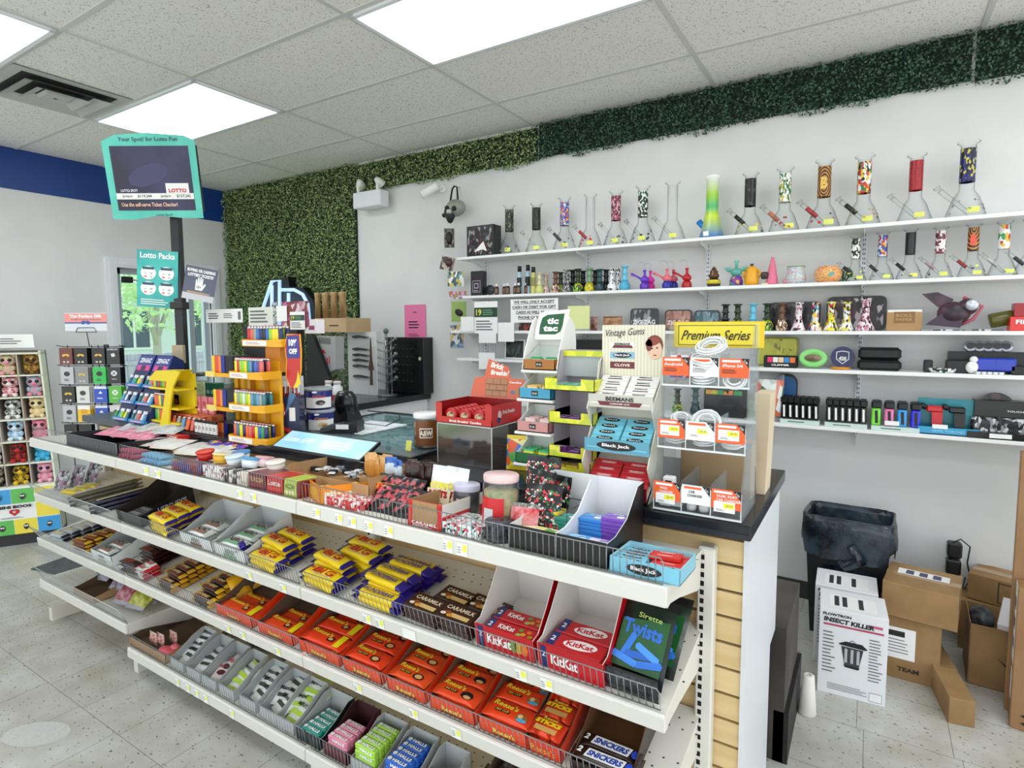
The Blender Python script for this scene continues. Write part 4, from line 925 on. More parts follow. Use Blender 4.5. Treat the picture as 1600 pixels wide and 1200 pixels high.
# F: licorice bags
FOIL = noisy('red_black_print', '#15110f', '#c0505a', 40, 2, .25, .5, .48, .56)
for k in range(6):
    M = L1(585+22*(k % 3), .05+.07*(k//3), .0, .05*(-1)**k, -.9+.25*(k//3))
    one('licorice_bag', f'black bag with red licorice print, {["front left","front middle","front right","rear left","rear middle","rear right"][k]} of the heap', 'candy bag', bag(.085, .11, .03, FOIL, C('#15161a'), None, 40+k, wr=.004), M)
# G: red white flat packs
M, w = at1(500, 560, .018)
one('sweets_box', 'flat red and white box of sweets leaning behind the wire', 'sweets box', carton(w, .11, .028, confetti('red_white', ['#d0202a', '#f0e8e4', '#c41c26', '#e86a70', '#f8f4f2'], 70)), M @ TR(0, 0, .0, 0, 0, 0))
one('sweets_box', 'orange and red flat box behind the orange carton', 'sweets box', carton(.10, .06, .02, confetti('or_red', ['#f07a2a', '#f4b04a', '#d8302a', '#f0602a'], 50)), L1(590, .13, .045, -.2))
# H: orange chewy candy carton, open
M, w = at1(470, 512, .032)
M = M @ Matrix.Rotation(-.42, 4, 'Z')
def hf(mb, F): mb.quad(0, .03, w*.7, .03, C('#f2b43a'), F)
H_ = tray(w, .21, .058, .058, C('#f0961c'), KRAFT, hf, side='flat')
H_.text('Mike and Ike', .09, .03, .15, .022, C('#f8f0d8'), FR((w/2+.0004, 0, 0), (0, 1, 0), (0, 0, 1)), .0006, bold=.05, shear=.1); H_.disc(.19, .03, .014, .012, C('#f8c060'), FR((w/2+.0004, 0, 0), (0, 1, 0), (0, 0, 1)))
one('display_carton', 'orange chewy candy carton standing open, its lettered side facing the aisle', 'display carton', H_, M)
def obox(): 
    m = MB().box((-.022, -.011, 0), (.022, .011, .035), C('#f0a02a'), bev=.001); m.quad(0, 0, .03, .012, C('#f6d88a'), TOPF(.0351)); return m
stack('ob', obox, 'candy_box', 'little orange candy box inside the orange carton', 'candy box', M, [((-.02 if i else .02), .03+.024*j, .003) for i in range(2) for j in range(6)], 'little orange candy boxes', .0005, .02)
# I-K: upright flat boxes with their faces to the aisle
def facebox(p0, p1, h, d, c, txt, tc, lab, cat='candy box', d0=.014, sub=None, name='candy_box'):
    M, w = at1(p0, p1, d0)
    def fr(mb, F):
        if txt: mb.text(txt, 0, h*.6, w*.8, h*.3, C(tc), F, .001, bold=.03)
        if sub: mb.quad(0, h*.25, w*.8, h*.2, C(sub), F)
    one(name, lab, cat, carton(w-.002, d, h, C(c) if isinstance(c, str) else c, fr), M); return M, w
facebox(443, 463, .058, .1, '#b8c84a', 'o', '#6a8a2a', 'narrow lime and cream box left of the orange carton', sub='#e8e4b8')
facebox(463.5, 468.5, .056, .1, '#7a1a20', None, '', 'thin dark red box squeezed beside the orange carton')
facebox(416, 441, .058, .11, '#c01c22', 'Lotte', '#f4dcd8', 'red box with white script lettering behind the wire', sub='#d83a30')
facebox(388, 414, .056, .11, '#6e1824', 'TURKISH', '#c89a5a', 'burgundy box with gold lettering behind the wire', sub='#8a2430')
facebox(376, 386, .05, .1, '#e6dccb', None, '', 'cream carton beside the burgundy box', sub='#c8b8a0')
for k in range(4): facebox(350+6.5*k, 356+6.5*k, .05-.004*(k % 2), .12, ['#3a1c18', '#e9e4de', '#3a1c18', '#e6dfd6'][k], 'H', ['#e9e4de', '#5a2a20', '#e9e4de', '#5a2a20'][k], f'narrow {["brown","cream","brown","cream"][k]} bar standing on edge, {["first","second","third","fourth"][k]} of four from the left', 'chocolate bar', name='chocolate_bar')
facebox(316, 348, .045, .12, confetti('white_grid', ['#f0efec', '#e2e4e6', '#c8a8a8', '#f4f4f2', '#8a3a40'], 80), None, '', 'white pack of small printed squares behind the wire')
M, w = facebox(268, 313, .034, .12, confetti('redblue', ['#7a1a28', '#24307a', '#6a1424', '#2a3a90', '#a83a3a'], 45), None, '', 'low red and dark blue printed box behind the wire')
def tube_c(c): 
    def f(): return MB().lathe([(1e-5, -.03), (.008, -.03), (.009, -.026), (.009, .026), (.008, .03), (1e-5, .03)], C(c), Matrix.Rotation(pi/2, 4, 'Y'), n=10)
    return f
for k in range(12):
    put('tb', tube_c('#6aa8cc'), 'candy_roll', 'light blue candy roll in the pile behind the wire, left bay end', 'candy', L1(232+5.2*(k % 6)+2*(k//6), .035+.02*(k//6), .010+.018*(k//6), 1.5), 'light blue candy rolls')
for k in range(8):
    put('tm', tube_c('#a01c4a'), 'candy_roll', 'magenta candy roll in the pile behind the wire', 'candy', L1(198+6*(k % 4)+2*(k//4), .035+.02*(k//4), .010+.018*(k//4), 1.5), 'magenta candy rolls')
# R: black tray with pink and silver pouches at the left end
M, w = at1(104, 183, .014)
one('display_tray', 'long black open tray at the left end of the top tier', 'display carton', tray(w, .27, .055, .06, mat('#1c1c20', .4), mat('#26262a', .6), side='flat'), M)
PK = noisy('pink_pouch', '#d8688a', '#f0b8c8', 30, 3, .3, .4); SV = noisy('silver_pouch', '#a9adae', '#e6e8e8', 22, 3, .28, .5)
for k in range(5): one('candy_pouch', f'pink pouch in the black tray, {["first","second","third","fourth","fifth"][k]} from the left', 'candy bag', bag(.12, .13, .022, PK, C('#e08aa0'), None, 50+k, wr=.004), M @ TR(-w*.34+w*.17*k, .12, .042+.003*k, .25*(-1)**k, -1.35))
for k in range(5): one('candy_pouch', f'silver grey pouch lying over the back of the black tray, {["first","second","third","fourth","fifth"][k]} from the left', 'candy bag', bag(.15, .16, .028, SV, C('#c9cccc'), None, 60+k, wr=.005), M @ TR(-w*.2+w*.16*k, .20, .062+.004*k, .3*(-1)**k, -1.3))
# S, T: white flat packs, red box, purple pouches
for k in range(7): one('flat_pouch', f'white flat pouch spread on the top tier, {["first","second","third","fourth","fifth","sixth","seventh"][k]} from the left', 'candy bag', bag(.13, .15, .018, noisy('white_pouch', '#d8dade', '#f4f2ee', 18, 3, .35, .3), C('#e6d8c8'), None, 80+k, wr=.003), L1(212+19*k, .10+.03*(k % 2), .036+.004*(k % 3), .3*(-1)**k, -1.42))
def redf(mb, F): mb.text('LUCKY', 0, .02, .10, .016, WHITE, F, .001, bold=.03); mb.disc(.055, .02, .01, .012, C('#f0e0b0'), F)
one('candy_box', 'red box with white lettering lying behind the white pouches', 'candy box', carton(.15, .06, .034, C('#c8241c'), redf), L1(268, .235, .045, -.15))
for k in range(4): one('candy_pouch', f'purple and blue pouch behind the white pouches, {["first","second","third","fourth"][k]} from the left', 'candy bag', bag(.11, .13, .02, confetti('purple_print', ['#4a2a9a', '#3a3ab8', '#e8c030', '#6a3ac0', '#f0f0f4', '#d84a8a'], 26), C('#3a3aa8'), None, 90+k), L1(322+14*k, .20+.015*k, .040+.006*k, .3*(-1)**k, -1.25))
# U: little round tubs
def cup(c, lid, r=.034, h=.038):
    def f():
        return [('tub_body', MB().lathe([(1e-5, 0), (r*.82, 0), (r*.95, h*.8)], c if not isinstance(c, str) else C(c), n=20)), ('lid', MB().lathe([(r*.97, h*.8), (r*1.04, h*.82), (r*1.04, h*.95), (r*.9, h), (1e-5, h)], C(lid), n=20))]
    return f
for k, (px, dd, c, l, lab) in enumerate(((322, .075, '#c8281c', '#d8382a', 'red round dip tub'), (345, .07, '#e0b030', '#e8d8a0', 'yellow and red round dip tub'), (368, .085, '#dfe6e8', '#cfe0e8', 'clear white round tub'), (390, .085, '#e8f0f4', '#4aa0d8', 'white round tub with a blue lid'), (378, .15, '#e8f0f4', '#3a8ac8', 'rear round tub with a blue lid'), (412, .13, '#f0d8dc', '#e8a8b0', 'pale round tub with a pink lid'), (432, .11, '#efe6dc', '#eee8e0', 'cream round tub with an off-white lid'))):
    put(f'cup{k}', cup(c, l), 'dip_tub', lab+' on the pile above the upright boxes', 'tub', L1(px, dd, .048, 0, .15*(-1)**k))
# L: long kraft carton with pens of sweets
M, w = at1(452, 560, .10)
one('display_carton', 'long shallow kraft carton behind the orange carton', 'display carton', tray(w*1.15, .18, .062, .085, KRAFT, KRAFT, side='flat'), M @ TR(.02, 0, 0))
for k in range(8): one('ring_sweet', f'small {["black","white","silver","black"][k%4]} wrapped sweet in the long kraft carton, {["first","second","third","fourth","fifth","sixth","seventh","eighth"][k]} from the left', 'sweets', pillow(.06, .025, .018, C(['#1a1a22', '#e8e8ea', '#a8b0b8', '#22222a'][k % 4]), C('#d8dadc'), seed=k+1), M @ TR(-w*.45+.033*k, .10+.03*(k % 3), .045, .7*k)) 
# V: bars standing in cartons at the back edge
def barstand(n, c1, c2, key, lab, px, w, c_out, words, txt=None, d=.20):
    M = L1(px, d, .0); cart = tray(w, .075, .06, .105, c_out, KRAFT, (lambda mb, F: mb.text(txt, 0, .025, w*.8, .018, WHITE, F, .001, bold=.03)) if txt else None, side='slope')
    one('display_carton', lab, 'display carton', cart, M)
    for k in range(n):
        put(key, lambda: pillow(.125, .034, .016, C(c1), C(c2), seed=15), 'chocolate_bar', f'{words} bar standing on end in its small carton', 'chocolate bar', M @ TR(-w/2+.02+(w-.04)*((k % 4)/3 if n > 3 else .5), .022+.022*(k//4), .066+.007*sin(k*2.1), 1.57+.5*sin(k*2), .12*sin(k*3), 1.45), f'{words} bars standing on end')
barstand(8, '#c8883a', '#d8a868', 'vb1', 'kraft carton of upright gold bars at the back of the top tier', 577, .105, KRAFT, 'gold')
barstand(4, '#c8d4dc', '#3a6ab8', 'vb2', 'white and blue carton of upright coconut bars', 606, .085, C('#e8ecf0'), 'silver blue', 'BOUNTY')
barstand(8, '#2a1410', '#3a1c14', 'vb3', 'dark brown carton of upright nougat bars, left of the corn snack bags', 645, .12, C('#2a1410'), 'dark brown', 'SNICKERS', .19)
# W: corn nuts bags
def cn(mb, F):
    mb.slab([(-.045, -.055), (.045, -.055), (.045, .0), (-.045, .0)], 0, .0006, C('#f0e8c8'), F)
    mb.text('CORN', 0, .012, .072, .022, C('#f0e020'), F, .0012, bold=.06); mb.text('NUTS', 0, -.014, .072, .022, C('#c01820'), F, .0014, bold=.06); mb.lines(0, -.038, .06, .014, 2, C('#c8a030'), F, .001)
for k, px in enumerate((686, 706)): put('cnb', lambda: bag(.095, .145, .03, C('#eef0ee'), C('#e2e6e6'), cn, 21), 'corn_snack_bag', ['white corn snack bag, left one of the pair', 'white corn snack bag, right one of the pair'][k], 'snack bag', L1(px, .165+.008*k, 0, .0-.1*k, -.18), 'white corn snack bags')
# X, Y: jars
JG = clear('jar_plastic', '#f2f5f7', '#9aa4b4', .12, .05, .4)
lb = curved(MB(), .0405, .03, .065, -.2, .5, WHITE)
thing('candy_jar', 'squat clear jar of dark sweets with a white-purple lid', 'jar', L1(728, .17, 0), jar(.042, .105, JG, C('#c9c6dc'), noisy('dark_sweets', '#17141a', '#4a3c40', 50, 2, .4), .78, lb))
lb = curved(MB(), .0515, .03, .105, -1.0, .75, C('#cf1820')); curved(lb, .052, .03, .075, -.5, .15, C('#c8ccd0'))
thing('candy_jar', 'large clear jar with a red label and pink-rimmed lid', 'jar', L1(781, .115, 0), jar(.051, .165, JG, C('#e9c9c8'), noisy('mixed_sweets', '#c8a878', '#7a9a5a', 40, 2, .5), .72, lb))
# Z: black and green/red bags
WM = confetti('melon_print', ['#101214', '#16201a', '#2a8a4a', '#d83a4a', '#101214', '#e8e8e0', '#1a1a1e', '#101214'], 120)
for k, (px, dd, z, rx, lab) in enumerate(((842, .12, 0, -.35, 'black bag with red and green melon print, front one'), (836, .19, .02, -.2, 'black bag with red and green melon print, middle one'), (846, .25, .05, -.1, 'black bag with red and green melon print, rear one'), (862, .21, .01, -.15, 'black bag with white print beside the melon bags'))):
    one('candy_bag', lab, 'candy bag', bag(.105, .15, .03, WM, C('#0f1113'), None, 100+k, wr=.005), L1(px, dd, z, .25*(-1)**k, rx))
one('wrapped_sweets', 'clear bag of red and pink sweets in front of the melon bags', 'candy bag', bag(.08, .10, .035, noisy('pinkred', '#e8a8a8', '#c8303a', 30, 3, .3, .3), WRAP, None, 110, wr=.005), L1(815, .08, 0, .2, -.3))
one('wire_basket', 'low dark wire basket holding the melon bags', 'basket', (lambda m: m)(MB().tube([(-.09, 0, .0), (.09, 0, .0), (.09, 0, .09), (-.09, 0, .09)], .0015, GD, n=5, closed=True).tube([(-.09, .13, .0), (.09, .13, .0), (.09, .13, .09), (-.09, .13, .09)], .0015, GD, n=5, closed=True).tube([(-.09, 0, .09), (-.09, .13, .09)], .0015, GD, n=5).tube([(.09, 0, .09), (.09, .13, .09)], .0015, GD, n=5).tube([(-.09, 0, .0), (-.09, .13, .0)], .0015, GD, n=5).tube([(.09, 0, .0), (.09, .13, .0)], .0015, GD, n=5)), L1(838, .12, .001))
# ON THE COUNTER, RIGHT END
def RS(x): return FR((x, 0, 0), (0, 1, 0), (0, 0, 1))      # frame on a right-hand (+x) side
ORG = mat('#f0622a', .4); YLW = mat('#f4ee1e', .4); CARD = mat('#f4f4f2', .45); GREY = mat('#8c8c8c', .5)
# charger stand: clear acrylic, three tiers of three bins
W_, DPT = .228, .20
side = MB(); P = [(0, 0), (DPT, 0), (DPT, .50), (.12, .50), (.10, .43), (.045, .37), (.055, .30), (.06, .26), (.02, .20), (.03, .13), (.0, .08)]
for s in (-W_/2, W_/2-.004): side.add([(s, a, b) for a, b in P]+[(s+.004, a, b) for a, b in P], [tuple(range(len(P)))[::-1], tuple(range(len(P), 2*len(P)))]+[(i, i+1, i+12, i+11) for i in range(10)]+[(10, 0, 11, 21)], ACRY)
side.box((-W_/2, DPT-.004, 0), (W_/2, DPT, .50), ACRY); side.box((-W_/2, 0, .0), (W_/2, DPT, .004), ACRY)
tiers = []; cards = []; tags_ = []
for t, (z, y) in enumerate(((0.004, 0.0), (.168, .03), (.335, .06))):
    tr_ = MB(); e = mat('#dfe5e6', .15)
    tr_.box((-W_/2+.004, y, z), (W_/2-.004, DPT-.004, z+.003), ACRY); tr_.box((-W_/2+.004, y, z), (W_/2-.004, y+.003, z+.07), ACRY); tr_.box((-W_/2, y-.001, z-.002), (W_/2, y+.003, z+.003), e)
    for k in (1, 2): tr_.box((-W_/2+W_*k/3-.001, y, z), (-W_/2+W_*k/3+.001, DPT-.01, z+.085), ACRY)
    for k in (0, 1, 2, 3): tr_.box((-W_/2+.002+(W_-.004)*k/3-.0012, y-.0006, z), (-W_/2+.002+(W_-.004)*k/3+.0012, y, z+.07), e)
    tiers.append(tr_)
    for k in range(3):
        c = MB(); cx = -W_/2+W_*(k+.5)/3; F = FR((cx, y-.0018, z+.052), (1, 0, 0), (0, 0, 1)); w3 = .072; h3 = .05
        white = k == 1; bgm = CARD if white else ORG; c.box((cx-w3/2, y-.0017, z+.052-h3/2), (cx+w3/2, y-.0008, z+.052+h3/2), bgm)
        c.quad(-.008, .018, .045, .006, ORG if white else CARD, F); c.slab([(.016, .025), (.036, .025), (.036, .0)], .0002, .0006, BLACK, F); c.text('2.4A', .028, .016, .012, .005, CARD, F, .0012, rot=-.8)
        tx = BLACK if white else CARD
        if t == 2:
            c.text(['Android', 'iPhone 5/6/7', 'iPhone 5/6'][k], -.004 if k else -.006, .006, .05, .008, tx, F, .001, bold=.02); c.lines(-.008, -.009, .045, .012, 3, mat('#5a2a1a', .5) if not white else GREY, F)
        elif t == 0:
            for i, tt in enumerate((['WALL', 'CHARGER'], ['CAR', 'CHARGER'], ['DUAL PORT', 'CAR CHARGER'])[k]): c.text(tt, -.014+.004*len(tt)/2-.002, .008-.010*i, .0055*len(tt), .007, tx, F, .001, bold=.02)
        cards.append(c)
        if t == 1 or k != 1:
            if t != 2:
                g2 = MB(); yy = (-.004 if t else -.02); g2.box((cx-.03, y-.0028, z+.052+yy-.014), (cx+.022, y-.002, z+.052+yy+.014), CARD, bev=.0004); G = FR((cx-.004, y-.0029, z+.052+yy), (1, 0, 0), (0, 0, 1)); g2.quad(.011, .004, .026, .012, YLW, G); g2.text('$9.99', .013, .004, .016, .006, GREY, G, .001); g2.lines(-.008, -.008, .024, .006, 2, GREY, G); tags_.append(g2)
hd = MB().box((-W_/2-.006, DPT-.009, .435), (W_/2+.012, DPT-.006, .508), mat('#ecc81c', .4)); F = FR((-.001, DPT-.0105, .470), (1, 0, 0), (0, 0, 1))
hd.box((-.112, DPT-.0104, .439), (.116, DPT-.009, .503), noisy('gold_head', '#f0dc3a', '#f2e890', 3, 1, .4))
for a, b in (((-.106, .027), (.106, .0285)), ((-.106, -.0285), (.106, -.027)), ((-.106, -.0285), (-.1045, .0285)), ((.1045, -.0285), (.106, .0285))): hd.slab([(a[0], a[1]), (b[0], a[1]), (b[0], b[1]), (a[0], b[1])], .0012, .0018, BLACK, F)
hd.text('Premium Series', 0, 0, .185, .028, BLACK, F, .002, bold=.01, shear=.35)
CM = TR(-.375, 1.512, CTOP+.0005)
thing('charger_stand', 'clear acrylic charger stand with orange cards and yellow header at the counter end', 'display stand', CM,
      [('acrylic_body', side)]+[('bin_tier', t) for t in tiers]+[('product_card', c) for c in cards]+[('price_sticker', g2) for g2 in tags_]+[('header_sign', hd)])
def coil(r, n, seed, rt=.0023):
    m = MB(); rn = random.Random(seed); P = []; n = 7
    for i in range(n*14):
        a = i*2*pi/14; q = r*(.82+.22*sin(i/14*2.1+seed)); P.append((q*cos(a)*1.05, q*sin(a)*.92, .0024+.0026*i/14+.003*sin(i*.45)+rn.uniform(-.0008, .0008)))
    return m.tube(P, rt, mat('#eceeee', .35), n=5)
for k, (x, y, z, r, rx, ry, lab) in enumerate(((-.008, .085, .345, .028, .15, 0, 'lower coil of white cable in the top middle bin'), (-.004, .08, .392, .034, .3, .1, 'middle coil of white cable heaped over the top middle bin'), (.012, .09, .432, .038, .5, -.1, 'upper coil of white cable in front of the yellow header'), (.076, .082, .350, .027, 1.1, 0, 'coil of white cable standing in the top right bin'), (-.074, .07, .178, .026, .1, 0, 'coil of white cable in the middle left bin'), (-.062, .075, .232, .026, .5, .2, 'coil of grey-white cable resting over the middle left bin'), (.002, .07, .180, .028, .1, 0, 'coil of white cable low in the middle bin of the middle tier'), (.012, .06, .235, .034, .9, 0, 'large coil of white cable leaning over the middle bin'), (.076, .07, .178, .028, .15, 0, 'coil of white cable in the middle right bin'))):
    one('cable_coil', lab, 'cable', coil(r, 4, k), CM @ TR(x, y, z, 0, rx, ry))
one('cable_pouch', 'folded red and blue cable bag in the top left bin', 'cable', bag(.06, .08, .02, confetti('rb_foil', ['#c83a3a', '#3a6ac8', '#e8e8ec', '#a82a2a'], 40), WRAP, None, 5), CM @ TR(-.07, .09, .345, .1, -.1))
def plug():
    return [('plug_body', MB().box((-.016, -.012, 0), (.016, .012, .034), CARD, bev=.003)), ('usb_port', MB().box((-.009, -.0125, .018), (.009, -.0118, .024), BLACK))]
for k, (x, y, z) in enumerate(((-.088, .03, .008), (-.060, .035, .008), (-.090, .07, .045), (-.06, .075, .008))): put('plug', plug, 'wall_plug', f'white wall charger plug in the bottom left bin, {["front left","front right","rear left on top","rear right"][k]} one', 'charger', CM @ TR(x, y, z), 'wall charger plugs')
def carch():
    return [('charger_body', MB().lathe([(1e-5, 0), (.012, 0), (.013, .01), (.012, .04), (.009, .05), (.006, .054), (1e-5, .054)], CARD, n=16)), ('metal_tip', MB().lathe([(.006, .053), (.006, .06), (.003, .064), (1e-5, .064)], BLACK, n=12))]
for k, x in enumerate((-.018, .014)): put('cch', carch, 'car_charger', ['white car charger with black tip, left one in the bottom middle bin', 'white car charger with black tip, right one in the bottom middle bin'][k], 'charger', CM @ TR(x, .03, .007), 'car chargers')
one('paper_bag_roll', 'tall beige paper bag standing behind the charger stand', 'paper bag', MB().add([(-.012, -.05, 0), (.012, -.05, 0), (.012, .05, 0), (-.012, .05, 0), (-.022, -.06, .30), (.020, -.06, .30), (.02, .06, .30), (-.022, .06, .30)], [(0, 1, 5, 4), (1, 2, 6, 5), (2, 3, 7, 6), (3, 0, 4, 7), (0, 3, 2, 1), (4, 5, 6, 7)], noisy('beige_paper', '#c8b79a', '#d8c8ac', 6, 3, .8)), TR(-.262, 1.86, CTOP+.0005))
# vintage gum stand
GS = TR(-.612, 1.545, CTOP+.0005); gw = .20
CR = mat('#d9d5c8', .5)
gsd = MB(); P = [(0, 0), (.13, 0), (.13, .40), (.105, .385), (.095, .33), (.03, .275), (.02, .255), (.055, .20), (.0, .12), (-.012, .10), (.035, .03), (0, 0.0)][:-1]
for s in (-gw/2, gw/2-.003): n = len(P); gsd.add([(s, a, b) for a, b in P]+[(s+.003, a, b) for a, b in P], [tuple(range(n))[::-1], tuple(range(n, 2*n))]+[(i, (i+1) % n, (i+1) % n+n, i+n) for i in range(n)], CR)
gsd.box((-gw/2, .127, 0), (gw/2, .13, .34), CR)
hd = MB(); hd.box((-.098, .1305, .34), (.098, .134, .50), noisy('cream_stripe', '#e8e4d0', '#d9d4bc', 30, 0, .5, kind='wave', vec=(1, 0, 0), lo=.3, hi=.7)); F = FR((-.02, .130, .42), (1, 0, 0), (0, 0, 1))
hd.text('Vintage Gums', -.006, .055, .125, .028, BLACK, F, .001, bold=.0, shear=.3, rot=.06)
for zz_, c, t, tc in ((.018, '#ece9e4', 'BEEMANS', '#2a2a2a'), (-.012, '#8ab8d4', 'Black Jack', '#f0f0f0'), (-.042, '#6a1420', 'CLOVE', '#f0e4dc')):
    hd.quad(-.012, zz_, .078, .02, C(c), F, .0006)
    if t == 'Black Jack': hd.disc(-.012, zz_, .03, .008, BLACK, F, .0009)
    if t == 'BEEMANS': hd.slab([(-.045, zz_-.008), (.022, zz_-.008), (.018, zz_), (-.04, zz_)], .0007, .0009, C('#6a1420'), F)
    hd.text(t, -.012, zz_+(.004 if t == 'BEEMANS' else 0), .05, .008, C(tc), F, .0014, bold=.03)
# printed portrait at the right of the header: hair, face, shoulder
hd.disc(.088, .020, .026, .030, C('#7a2e18'), F, .0014, 16); hd.disc(.090, .006, .021, .028, C('#e8c0a4'), F, .0018, 18); hd.disc(.083, .030, .024, .012, C('#8a3a1e'), F, .0022, 14, .3)
hd.disc(.081, .010, .004, .002, BLACK, F, .0022, 8); hd.disc(.096, .012, .004, .002, BLACK, F, .0022, 8); hd.disc(.090, -.010, .006, .002, C('#a82a2a'), F, .0022, 8); hd.disc(.072, .02, .01, .018, C('#7a2e18'), F, .0022, 10)
boxes = []
def gumtray(y, z, c, c2, t, tc, oval, nrow=5):
    ps = []
    cart = MB(); w2 = gw-.008; dn = Matrix.Translation((0, y, z)) @ Matrix.Rotation(math.radians(38), 4, 'X')
    lip = MB().box((-w2/2-.002, y-.004, z-.002), (w2/2+.002, y, z+.036), C(c2)); F = FR((0, y-.0045, z+.018), (1, 0, 0), (0, 0, 1))
    if oval: lip.disc(0, 0, .06, .013, BLACK, F)
    elif t == 'BEEMANS': lip.slab([(-.06, -.014), (.06, -.014), (.068, -.002), (-.068, -.002)], .0001, .0005, C('#6a1420'), F)
    lip.text(t, 0, .006 if t == 'BEEMANS' else 0, .085, .012, C(tc), F, .0012, bold=.03)
    if t == 'BEEMANS': lip.text('CARBONED GUM', 0, -.008, .06, .005, WHITE, F, .0012)
    back = MB(); back.box((-w2/2, 0, -.006), (w2/2, .16, -.004), CR, dn)
    return lip, back, dn, w2
rows = (('Bt', .0, .010, '#c8202c', '#7e1018', 'TEABERRY', '#f0d8d4', False, 'red', '#d4323a'), ('Bj', .02, .135, '#7cc8e0', '#5aa0b8', 'Black Jack', '#f4f4f4', True, 'pale blue', '#7ccfe4'), ('Bb', .045, .262, '#eceae6', '#c9c6ba', 'BEEMANS', '#201c1c', False, 'white', '#efedea'))
gparts = [('stand_body', gsd), ('header_sign', hd)]; later = []
for key, y, z, c, c2, t, tc, ov, words, cc in rows:
    lip, back, dn, w2 = gumtray(y-.012, z, c, c2, t, tc, ov); gparts += [('tray_front', lip), ('tray_back', back)]; later.append((key, dn, w2, cc, t, words, ov))
thing('gum_stand', 'cream cardboard gum stand with three sloped trays and striped header', 'display stand', GS, gparts)
for key, dn, w2, cc, t, words, ov in later:
    def gp(cc=cc, t=t, ov=ov):
        m = MB().box((-.044, -.0115, 0), (.044, .0115, .012), C(cc), bev=.0012); F = TOPF(.0121)
        if ov: m.disc(0, .001, .026, .007, BLACK, F); m.text(t, 0, .001, .036, .006, WHITE, F, .0009, bold=.03)
        elif t == 'BEEMANS': m.text(t, 0, .004, .038, .005, BLACK, F, .0009, bold=.03); m.quad(0, -.005, .046, .004, C('#5a2a2a'), F)
        else: m.quad(0, 0, .05, .010, C('#e8606a'), F); m.text(t, 0, 0, .042, .007, C('#fae8e4'), F, .0009, bold=.03)
        return m
    for r_ in range(5):
        for k in (0, 1): put(key, gp, 'gum_pack', f'{words} gum pack in the sloped tray of the cream stand, {["front","second","third","fourth","rear"][r_]} row {["left","right"][k]}', 'gum', GS @ dn @ TR((-.0465 if k == 0 else .0465), .014+.0245*r_, 0), f'{words} gum packs in the cream stand')
# yellow-green candy tower
YG = confetti('yellow_green', ['#e3e23a', '#d5d92e', '#ecea5a', '#c6d040', '#e3e23a'], 26, .4); GRYI = mat('#b8b2b8', .6)
YS = TR(-.782, 1.60, CTOP+.0005); yw = .15
yb = MB(); 
for s in (-yw/2, yw/2-.002): yb.add([(s, 0.03, 0), (s, .15, 0), (s, .15, .42), (s, .08, .42), (s, .05, .33), (s, .035, .2)], [(0, 1, 2, 3, 4, 5)], GRYI); yb.add([(s+.002, 0.03, 0), (s+.002, .15, 0), (s+.002, .15, .42), (s+.002, .08, .42), (s+.002, .05, .33), (s+.002, .035, .2)], [(5, 4, 3, 2, 1, 0)], GRYI)
yb.box((-yw/2, .148, 0), (yw/2, .15, .42), GRYI); yb.box((-yw/2, .02, 0), (yw/2, .15, .004), GRYI)
yp = [('tower_body', yb)]
for z, y, wd in ((.045, -.015, .15), (.088, .0, .15), (.195, .0, .15), (.30, -.012, .17)):
    m = MB().box((-wd/2, y, z), (wd/2, .147, z+.002), GRYI)
    for x0, x1, h in ((-wd/2, -wd*.24, .036), (-wd*.24, wd*.24, .016), (wd*.24, wd/2, .036)): m.box((x0, y, z), (x1, y+.002, z+h), YG)
    m.box((wd/2-.002, y, z), (wd/2, .147, z+.036), YG); m.box((-wd/2, y, z), (-wd/2+.002, .147, z+.036), YG); yp.append(('tray', m))
lid = MB().box((-.085, .10, .40), (.085, .105, .418), YG).box((-.085, .106, .335), (.085, .108, .40), mat('#a9b0b0', .5)); yp.append(('flap_lid', lid))
thing('candy_tower', 'tall candy tower with four yellow-green trays between the green-topped mint tower and gum stand', 'display stand', YS, yp)
for z, y, n, words, c in ((.09, .0, 5, 'second', '#6a2a78'), (.197, .0, 3, 'third', '#7a4a9a'), (.302, -.01, 4, 'top', '#5ab08a'), (.047, -.01, 3, 'lowest', '#d8b83a')):
    for k in range(n*2): put('yc'+c, lambda: carton(.042, .02, .012, C(c), None, lambda mb, F: mb.quad(0, .01, .03, .008, C('#e8e0f0'), F)), 'candy_box', f'small flat candy box in the {words} tray of the yellow-green tower', 'candy box', YS @ TR(-.045+.045*(k % 3), y+.02+.03*((k//3) % 3), z+.003+.0125*(k//9)), f'candy boxes, {words} yellow-green tray')
# mint tower
TS = TR(-.925, 1.66, CTOP+.0005); TWH = mat('#eceae6', .4); tw_ = .125
tb = MB(); P = [(.03, 0), (.12, 0), (.14, .44), (.13, .50), (.09, .53), (.06, .50), (.02, .42), (.0, .36), (.02, .33), (.05, .30), (.03, .2)]
for s in (-tw_/2-.004, tw_/2): n = len(P); tb.add([(s, a, b) for a, b in P]+[(s+.004, a, b) for a, b in P], [tuple(range(n))[::-1], tuple(range(n, 2*n))]+[(i, (i+1) % n, (i+1) % n+n, i+n) for i in range(n)], TWH)
tb.box((-tw_/2, .118, 0), (tw_/2, .122, .46), TWH)
for z, y in ((.355, -.002), (.262, -.03), (.155, -.045), (.052, -.055)): tb.box((-tw_/2-.006, y-.004, z-.012), (tw_/2+.006, .12, z-.002), TWH, bev=.003)
hd = MB(); HF = FR((.0, .085, .50), (1, .0, 0), (0, .25, 1))
hd.slab([(-.058, -.05), (.058, -.05), (.055, -.01), (.064, .055), (-.05, .045), (-.06, -.02)], -.002, .002, TWH, HF)
Pg = [(-.042+.0, -.032), (.02, -.032), (.038, -.022), (.044, 0), (.046, .040), (-.018, .036), (-.036, .026), (-.042, .0)]; hd.slab(Pg, .0022, .003, C('#1c5a36'), HF)
